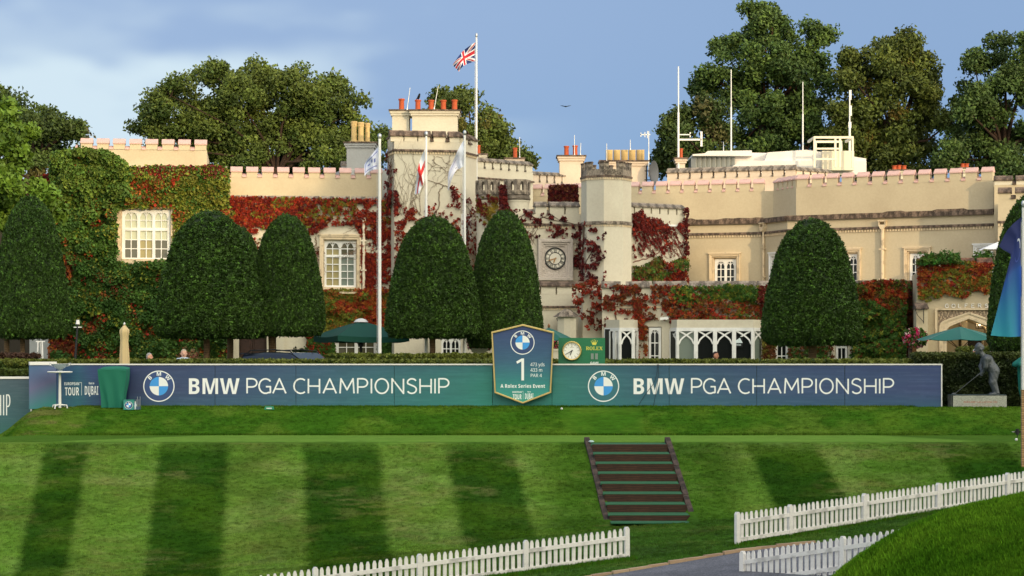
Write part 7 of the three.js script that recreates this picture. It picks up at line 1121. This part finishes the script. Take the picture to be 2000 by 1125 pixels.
function person(label, px, pyTop, d, turn, skin, hairC, shirtC, legC, y0 = 0) {
  const H = YAT(pyTop, d) - y0, s = H / 1.765, t = thing('person', label, 'person', [XAT(px, d), y0, -d], turn); t.scale.setScalar(s);
  const b = mesh('body', personParts.body, std(srgb(...skin), 0.6), t); mesh('hair', personParts.hair, std(srgb(...hairC), 0.8), t); mesh('shirt', personParts.shirt, std(srgb(...shirtC), 0.85), t); mesh('trousers', personParts.legs, std(srgb(...legC), 0.85), t); mesh('eyes', personParts.eyes, black, b); mesh('mouth', personParts.mouth, std(srgb(150, 84, 78), 0.6), b); return t;
}
person('grey haired person in profile behind the hedge left of the tawny grasses', 292, 689, 65.2, 1.35, [206, 150, 124], [150, 146, 142], [196, 190, 184], [60, 60, 66]);
person('person in a pale blue shirt and dark straps in front of the ivy', 359, 682, 65.4, 0.2, [206, 160, 138], [176, 160, 140], [176, 192, 208], [70, 74, 90]);
person('dark haired person behind the hedge in front of the wide bay window', 1398, 686.5, 69, 0.9, [190, 132, 106], [42, 30, 26], [52, 52, 58], [40, 42, 50]);
person('white haired person in a pale grey shirt looking down behind the statue', 1905.5, 681, 63.2, -0.5, [222, 160, 140], [226, 222, 216], [198, 202, 214], [70, 76, 92]);
person('person partly hidden behind the back of the golfer statue', 1939, 683, 64.2, -1.0, [214, 156, 134], [200, 190, 180], [216, 214, 212], [80, 80, 90]);

// ---------------------------------------------------------------- the car behind the hedge
{
  const d = 66.6, t = thing('estate_car', 'dark blue estate car with roof rails behind the hedge', 'car', [XAT(588, d), 0, -d], -0.62), blue = new THREE.MeshPhysicalMaterial({ color: srgb(20, 26, 40), roughness: 0.3, metalness: 0.4, clearcoat: 1, clearcoatRoughness: 0.05 }), gl = new THREE.MeshPhysicalMaterial({ color: rgb(0.012, 0.014, 0.018), roughness: 0.04 });
  const low = poly([[-2.35, 0.35], [2.3, 0.35], [2.4, 0.6], [2.36, 0.98], [1.2, 1.1], [-2.2, 1.16], [-2.4, 0.95], [-2.42, 0.5]].reverse()); for (const x of [-1.45, 1.42]) low.holes.push(new THREE.Path().absarc(x, 0.38, 0.345, 0, Math.PI * 2, true));
  mesh('body', extr(low, 1.84, -0.92, 0.06), blue, t);
  const cab = [[-2.28, 1.13], [-1.95, 1.66], [-1.0, 1.745], [0.1, 1.72], [1.25, 1.09]], cabS = poly([...cab].reverse()); const g = extr(cabS, 1.56, -0.78, 0.08), p = g.attributes.position; for (let i = 0; i < p.count; i++) p.setZ(i, p.getZ(i) * (1.1 - 0.16 * smoothstep(p.getY(i), 1.1, 1.75))); g.computeVertexNormals(); mesh('cabin', g, blue, t);
  const sideWin = (x0, x1, x2, x3) => [-1, 1].map((s) => extr(poly([[x0, 1.2], [x1, 1.2], [x2, 1.6], [x3, 1.6]]), 0.02, 0).rotateX(-s * 0.12).translate(0, 0.02 + 0.0, s * 0.87 - 0.01 - s * 0.02));
  for (const q of [[-2.05, -1.2, -1.2, -1.85], [-1.12, -0.1, -0.1, -1.12], [-0.02, 1.02, 0.2, -0.02]]) for (const w of sideWin(...q)) mesh('window', w, gl, t);
  mesh('rear_window', bx(0.02, 0.46, 1.3).rotateZ(-0.53).translate(-2.13, 1.42, 0), gl, t); mesh('windscreen', bx(0.02, 1.2, 1.34).rotateZ(1.07).translate(0.7, 1.415, 0), gl, t);
  mesh('spoiler', bx(0.32, 0.04, 1.3, -2.02, 1.69, 0), blue, t);
  for (const s of [-1, 1]) { mesh('roof_rail', taper([V(-1.8, 1.7, s * 0.66), V(-1.7, 1.79, s * 0.66), V(-0.6, 1.82, s * 0.66), V(0.1, 1.77, s * 0.66), V(0.2, 1.7, s * 0.66)], [0.02, 0.02, 0.02, 0.02, 0.02], 6), black, t); mesh('tail_light', bx(0.05, 0.14, 0.36, -2.4, 0.96, s * 0.68), std(srgb(150, 18, 20), 0.2), t); mesh('headlight', bx(0.06, 0.12, 0.34, 2.36, 0.82, s * 0.66), std(srgb(230, 232, 236), 0.1), t); mesh('wing_mirror', bx(0.12, 0.12, 0.2, 0.85, 1.15, s * 1.0), blue, t);
    for (const x of [-1.45, 1.42]) { const w = new THREE.Group(); w.name = 'wheel'; t.add(w); w.position.set(x, 0.335, s * 0.82); mesh('tyre', new THREE.TorusGeometry(0.26, 0.075, 12, 28).scale(1, 1, 1.4), black, w); mesh('rim', [cyl(0.2, 0.2, 0.1, 0, 0, 0, 20).rotateX(Math.PI / 2)], metal, w); } }
}
// ---------------------------------------------------------------- small things in front of the hoarding
{ // tall drinks stand with a bowl
  const d = 59.4, k = d / F, t = thing('bowl_stand', 'thin white stand with a round top carrying a bowl', 'stand', [XAT(117, d), ground(XAT(117, d), d), -d]), g0 = t.position.y, Y = (y) => YAT(y, d) - g0;
  mesh('stem', cyl(0.035, 0.045, Y(728), 0, Y(728) / 2, 0), pole, t); mesh('table_top', lathe([[0, 0], [0.35, 0], [0.37, 0.015], [0.37, 0.03], [0.35, 0.045], [0, 0.045]], 40).translate(0, Y(728), 0), pole, t);
  mesh('foot', [0, 1, 2, 3].map((i) => taper([V(0, 0.1, 0), V(Math.sin(i * 1.571 + 1.2) * 0.24, 0.08, Math.cos(i * 1.571 + 1.2) * 0.24), V(Math.sin(i * 1.571 + 1.2) * 0.26, -0.02, Math.cos(i * 1.571 + 1.2) * 0.26)], [0.025, 0.02, 0.02], 7)), pole, t);
  const o = thing('glass_bowl', 'grey glass bowl resting on the thin white stand', 'bowl', [t.position.x, g0 + Y(728) + 0.048, -d]); mesh('bowl', lathe([[0, 0], [0.09, 0], [0.09, 0.02], [0.04, 0.04], [0.15, 0.1], [0.23, 0.17], [0.265, 0.21], [0.25, 0.21], [0.2, 0.16], [0.1, 0.1], [0, 0.09]], 32), std(srgb(150, 165, 168), 0.15, { metalness: 0.6 }), o); mesh('bowl_handle', [-1, 1].map((s) => taper([V(s * 0.2, 0.15, 0), V(s * 0.3, 0.17, 0), V(s * 0.32, 0.24, 0), V(s * 0.26, 0.23, 0)], [0.014, 0.014, 0.014, 0.012], 6)), metal, o);
}
{ // green cloth cover over a lectern
  const d = 59.5, k = d / F, x0 = 222.5, t = thing('covered_stand', 'stand hidden under a green cloth cover', 'cover', [XAT(x0, d), ground(XAT(x0, d), d), -d]), H = YAT(717, d) - t.position.y, g = new THREE.BoxGeometry(1, 1, 1, 28, 30, 14), p = g.attributes.position;
  for (let i = 0; i < p.count; i++) { let x = p.getX(i), y = p.getY(i) + 0.5, z = p.getZ(i); const w = lerp(41, 55, smoothstep(y, 0, 0.9)) * k, dd = lerp(0.42, 0.56, y), fold = 0.035 * Math.sin(x * 14 + 3 * y + z * 6) * (1 - y) + 0.02 * fbm(x * 5, y * 5, z * 5 + 2, 3), top = y > 0.98 ? -0.06 * (z + 0.5) * 2 + 0.03 * Math.cos(x * 3) : 0; p.setXYZ(i, x * w + (x > 0 ? fold : -fold) * 0.6 + 0.03 * (1 - y) * 0, y * H + top - (y > 0.95 ? 0.02 * Math.pow(Math.abs(x) * 2, 6) : 0), z * dd + (z > 0 ? fold : -fold)); } g.computeVertexNormals();
  mesh('cloth_cover', g, std(srgb(18, 108, 86), 0.8), t); mesh('stand_leg', [[-1, -1], [1, -1], [-1, 1], [1, 1]].map(([a, b]) => bx(0.05, H * 0.9, 0.05, a * 0.22, H * 0.45, b * 0.15)), black, t);
}
{ // little tee box with an emblem, a bottle and tees beside it
  const d = 59.2, k = d / F, t = thing('tee_box', 'small teal box with the round emblem beside the green cover', 'box', [XAT(252.5, d), ground(XAT(252, d), d), -d]), S = 20 * k;
  const bt = canvas(256, 256, (c, w, h) => { c.fillStyle = '#2a8a80'; c.fillRect(0, 0, w, h); roundel(c, w / 2, h / 2 + 8, 100, '#2f4578'); }); const g = plain(bx(S, S * 0.95, 0.2, 0, S * 0.475, 0)); g.userData.ready = true; mesh('box', g, std(rgb(1, 1, 1), 0.5, { map: bt }), t, true); mesh('lid', bx(S * 1.03, 0.015, 0.21, 0, S * 0.95 + 0.009, 0), std(srgb(30, 110, 100), 0.5), t);
  const b = thing('bottle', 'small pale bottle standing next to the teal tee box', 'bottle', [XAT(264.5, d), ground(XAT(264, d), d), -d]); mesh('bottle', lathe([[0, 0], [0.035, 0], [0.037, 0.02], [0.037, 0.15], [0.016, 0.19], [0.016, 0.22], [0.001, 0.22]], 16), std(srgb(200, 214, 220), 0.2), b); mesh('cap', cyl(0.018, 0.018, 0.025, 0, 0.232, 0), pole, b);
  const c = thing('rod_holder', 'thin metal rods in a holder right of the bottle', 'holder', [XAT(270, d), ground(XAT(270, d), d), -d]); mesh('rod', [-0.06, -0.02, 0.02, 0.055].map((x, i) => cyl(0.006, 0.006, 0.3 + 0.08 * (i % 2), x, 0.16 + 0.04 * (i % 2), 0, 6)), metal, c); mesh('holder', bx(0.14, 0.1, 0.06, 0, 0.05, 0), std(srgb(60, 84, 110), 0.5), c);
  const m = thing('tee_marker', 'small green tee marker on the grass under the hoarding', 'tee marker', [XAT(526, d), ground(XAT(526, d), d), -d]); mesh('marker', extr(poly([[-0.15, 0], [0.15, 0], [0.12, 0.1], [-0.12, 0.1]]), 0.12, -0.06, 0.012), std(srgb(30, 140, 110), 0.5), m); mesh('marker_stripe', bx(0.16, 0.03, 0.004, 0, 0.045, 0.063), pole, m);
  const bl = thing('golf_ball', 'white golf ball on the bank under the clock board', 'golf ball', [XAT(1097, d), ground(XAT(1097, d), d) + 0.03, -d]); mesh('ball', new THREE.SphereGeometry(0.035, 14, 10), pole, bl);
  const b2 = thing('golf_ball', 'white golf ball near the foot of the wooden post', 'golf ball', [XAT(1985, 53.9), ground(XAT(1985, 53.9), 53.9) + 0.03, -53.9]); mesh('ball', new THREE.SphereGeometry(0.04, 14, 10), pole, b2);
  const lt = thing('black_fitting', 'small black and white fitting beside the wooden post', 'light fitting', [XAT(1987, 56), ground(XAT(1987, 56), 56), -56]); mesh('housing', [cyl(0.05, 0.05, 0.16, 0, 0.16, 0, 14).rotateZ(0), bx(0.2, 0.05, 0.06, 0, 0.16, 0)], black, lt); mesh('stake', cyl(0.012, 0.012, 0.2, 0, 0.05, 0), black, lt); mesh('lens', cyl(0.045, 0.045, 0.01, -0.11, 0.16, 0).rotateZ(0), pole, lt);  // unidentified small black and white object
  const lv = thing('litter', 'scrap of pale litter on the top step', 'litter', [XAT(1155, 53.2), -0.65, -53.2]); mesh('scrap', new THREE.IcosahedronGeometry(0.06, 1).scale(1.3, 0.5, 1), std(srgb(190, 214, 214), 0.7), lv);
}
{ // terrace odds and ends on the left
  const d = 66, e = thing('easel', 'white easel frame under the leftmost clipped tree', 'easel', [XAT(79, d), 0, -d]), h = YAT(667, d); mesh('leg', taper([V(-0.14, 0, 0.1), V(-0.08, h, 0)], [0.025, 0.025], 6), pole, e); mesh('leg', taper([V(0.14, 0, 0.1), V(0.06, h, 0)], [0.025, 0.025], 6), pole, e); mesh('leg', taper([V(0, 0, -0.45), V(0, h, -0.02)], [0.022, 0.022], 6), pole, e); mesh('cross_bar', bx(0.3, 0.04, 0.03, 0, h, 0), pole, e);
  const l = thing('lamp_post', 'leaning thin black lamp post in front of the ivy', 'lamp post', [XAT(143, d), 0, -d]), lh = YAT(632, d); mesh('post', taper([V(0, 0, 0), V(0.06, lh * 0.5, 0), V(0.15, lh, 0)], [0.05, 0.042, 0.035], 8), black, l); mesh('lamp_head', [cyl(0.05, 0.07, 0.14, 0.15, lh + 0.05, 0), bx(0.26, 0.03, 0.05, 0.15, lh - 0.12, 0)], pole, l);
}
{ // flower baskets
  const pinks = [[0.62, 0.02, 0.14], [0.75, 0.1, 0.25], [0.8, 0.35, 0.42], [0.5, 0.015, 0.06], [0.85, 0.6, 0.6]], petal = leafClump(7, 0.05, 0.055, 0.05, 51);
  const fl = (label, px, py, wpx, hpx, d, n, post, reds) => { const r = rng(px), k = d / F, t = thing('flower_planter', label, 'flower planter', [XAT(px, d), 0, -d]), y = YAT(py, d), a = [], b = []; for (let i = 0; i < n; i++) { const u = V(r() * 2 - 1, r() * 2 - 1, r() * 2 - 1); if (u.length() > 1) { i--; continue; } const P = V(u.x * wpx * k / 2, y + u.y * hpx * k / 2, u.z * wpx * k * 0.35); if (r() < 0.62) { const c = pinks[Math.floor(r() * (reds ? 4 : 5))], q = 0.7 + 0.5 * r(); a.push([P, randQ(r), 0.8 + 0.5 * r(), rgb(c[0] * q, c[1] * q, c[2] * q)]); } else b.push([P, randQ(r), 0.9 + 0.5 * r(), rgb(0.03 + 0.03 * r(), 0.08 + 0.05 * r(), 0.012)]); } inst('blossom', petal, leafMatte, a, t); inst('foliage', leafTiny, leafMat, b, t); post(t, y); };
  fl('pink hanging flowers on a wooden post beside the porch pier', 1787, 660, 46, 40, 71.5, 620, (t, y) => { mesh('post', bx(0.14, y, 0.14, -0.03, y / 2, 0), woodPole, t); mesh('post', bx(0.12, y, 0.12, -0.17, y / 2, -0.05), greyTimber, t); mesh('basket', lathe([[0, -0.3], [0.15, -0.25], [0.25, -0.05], [0.27, 0.02]], 16).translate(0, y, 0), black, t); });
  fl('red and pink flowers on a cream pedestal left of the shield sign', 937, 672, 48, 30, 72.6, 560, (t, y) => { mesh('pedestal', [bx(0.5, y - 0.2, 0.5, 0, (y - 0.2) / 2, 0), bx(0.6, 0.1, 0.6, 0, y - 0.2, 0)], creamPale, t); }, 1);
  fl('red flowers between the shield sign and the clock board', 1086, 678, 18, 20, 72.6, 200, (t, y) => { mesh('pedestal', [bx(0.3, y - 0.1, 0.3, 0, (y - 0.1) / 2, 0), bx(0.36, 0.08, 0.36, 0, y - 0.1, 0)], creamPale, t); }, 1);
}
{ // white casement glimpsed under the clipped tree by the shield
  const W = new Wall(850, 79.0, 935, 79.2); wallBlock(W, creamPale, { y1: YAT(652, 79), D: 2, holes: [opening(W, 862, 900, 660, 720)] }); windowUnit(W, 862, 900, 660, 720, { nl: 2, rowsL: 3, arch: 0.4, post: 0.08, z: -0.08 });
}
// ---------------------------------------------------------------- aerials and rods on the roofs
const roofY = 8.6;
function aerial(label, px, d, py0, py1, w, bits = []) { const k = d / F, y0 = YAT(py1, d), t = thing('aerial', label, 'aerial', [XAT(px, d), y0, -d]), h = YAT(py0, d) - y0, r = w * k / 2; mesh('mast', taper([V(0, 0, 0), V(0, h * 0.55, 0), V(0, h * 0.56, 0), V(0, h, 0)], [r, r, r * 0.65, r * 0.6], 8), pole, t); for (const [n, g] of bits) mesh(n, g.map((q) => q.scale(k, k, k)), n === 'dish' ? greyAndShadeStucco : pole, t); return t; }
const B = (x0, x1, y0, y1, base) => box2(x0, x1, base - y1, base - y0, -1, 1);
aerial('tall white aerial with side arms above the small orange chimney pot', 1325, 90, 130, 330, 4.4, [['arm', [B(2, 45, 271, 274.5, 330), B(43, 47, 257, 286, 330), B(2, 24, 262, 264, 330), B(22, 24, 258, 268, 330)]]]);
aerial('tall thin white aerial standing on the roof housing louvres', 1428, 91, 136, 300, 3.2);
aerial('tall thin white aerial left of the roof cage', 1568, 91, 160, 300, 3.0);
aerial('white aerial with box antennas right of the roof cage', 1659.5, 91, 176, 335, 4.4, [['antenna_box', [B(-2.4, 3.2, 238, 250, 335), B(1, 4, 206, 226, 335), B(1, 3.4, 176, 195, 335)]]]);
aerial('lattice mast with a television aerial on the wide chimney', 1267, 89.4, 256, 345, 2.6, [['arm', [B(-16, 3, 262, 264, 345), B(-16, -14.6, 259, 267, 345), B(-8, -6.8, 258, 268, 345), B(-3, -1.8, 256, 270, 345)]]]);
aerial('short aerial beside the louvres', 1413, 91.5, 277, 300, 1.8);
{ const d = 89.3, t = thing('satellite_dish', 'dark satellite dish on the side of the wide chimney', 'satellite dish', [XAT(1270, d), YAT(338, d), -d]); const g = mesh('dish', lathe([[0.001, 0], [0.2, 0.02], [0.4, 0.09], [0.55, 0.18], [0.55, 0.2], [0.4, 0.11], [0.2, 0.04], [0.001, 0.02]], 28).rotateX(Math.PI / 2), std(srgb(88, 92, 100), 0.5), t); g.rotation.y = 1.15; mesh('bracket', [cyl(0.03, 0.03, 0.9, -0.16, -0.1, -0.05), bx(0.3, 0.04, 0.04, -0.1, 0.1, -0.05), bx(0.3, 0.04, 0.04, -0.1, -0.3, -0.05)], black, t); }
for (const [label, px, py0, py1, d, lean] of [['thin rod between the left tower chimneys', 798, 171, 214, 82.3, 6], ['thin rod leaning in front of the broad tower chimney pots', 852, 168, 213, 82, 8], ['thin rod beside the two pot chimney', 1122, 264, 303, 89, 0], ['thin rod right of the two pot chimney', 1134, 279, 303, 89, 1], ['thin rod left of the square pots', 1185, 280, 318, 89, 0], ['thin rod above the square pots', 1231, 273, 292, 89.6, 0], ['thin rod by the single orange pot on the creeper topped stack', 1015, 268, 308, 90, 0]]) { const k = d / F, t = thing('lightning_rod', label, 'lightning rod', [XAT(px - lean / 2, d), YAT(py1, d), -d]), h = (py1 - py0) * k; mesh('rod', taper([V(0, 0, 0), V(lean * k, h, 0)], [0.018, 0.012], 5), pole, t); mesh('rod_base', cyl(0.03, 0.04, 0.08, 0, 0.02, 0), metal, t); }
{ const d = 81.9, t = thing('crow', 'black crow perched on the second orange pot of the tower', 'bird', [XAT(815.5, 82.1), YAT(191.5, 82.1), -82.7], 0.6); mesh('body', sdfMesh([[[0, 0.1, 0.02], [0, 0.17, 0.07], 0.055, 0.05], [[0, 0.22, 0.1], [0, 0.225, 0.105], 0.035, 0.035], [[0, 0.22, 0.13], [0, 0.213, 0.18], 0.014, 0.006], [[0, 0.08, -0.03], [0, 0.04, -0.15], 0.034, 0.018], [[0.012, 0.07, 0.02], [0.014, 0.0, 0.03], 0.008, 0.008], [[-0.012, 0.07, 0.02], [-0.014, 0.0, 0.03], 0.008, 0.008]], 0.006, 0.03), black, t); }

{ const d = 95, t = thing('bird', 'tiny dark bird flying in the open sky over the clock gable', 'bird', [XAT(1105, d), YAT(208, d), -d]); mesh('body', new THREE.SphereGeometry(0.05, 10, 8).scale(1, 0.6, 2.2), black, t); mesh('wing', [-1, 1].map((s) => extr(poly([[0, 0.05], [0.16, 0.02], [0.26, -0.05], [0.12, -0.06], [0, -0.06]]), 0.01, 0).rotateX(1.4).rotateZ(0.25).scale(s, 1, 1)), black, t); }
{ // sports shop print on two panes of the wide bay
  const d = 75.0, mt = canvas(256, 256, (c, w, h) => { c.fillStyle = '#0a0c0c'; c.fillRect(0, 0, w, h); c.fillStyle = '#d8e4e6'; for (const [x, t] of [[40, 92], [92, 58], [144, 24]]) { c.beginPath(); c.moveTo(x, t + 26); c.lineTo(x + 44, t); c.lineTo(w - 30 - (2 - (x - 40) / 52) * 52 + 40 - 10, 150); c.lineTo(x + 22 + (2 - (x - 40) / 52) * 0, 150); c.closePath(); c.fill(); } fitText(c, 'adidas', 40, 216, 166, 214, 'bold %px sans-serif', '#d8e4e6'); });
  const t = thing('window_sticker', 'white three bar shop print inside the wide bay window', 'sticker', [XAT(1441, d), YAT(668, d), -d - 0.12]); const g = plain(bx(0.4, 0.4, 0.006)); g.userData.ready = true; mesh('print', g, std(rgb(1, 1, 1), 0.3, { map: mt }), t, true);
}

renderer.render(scene, camera);
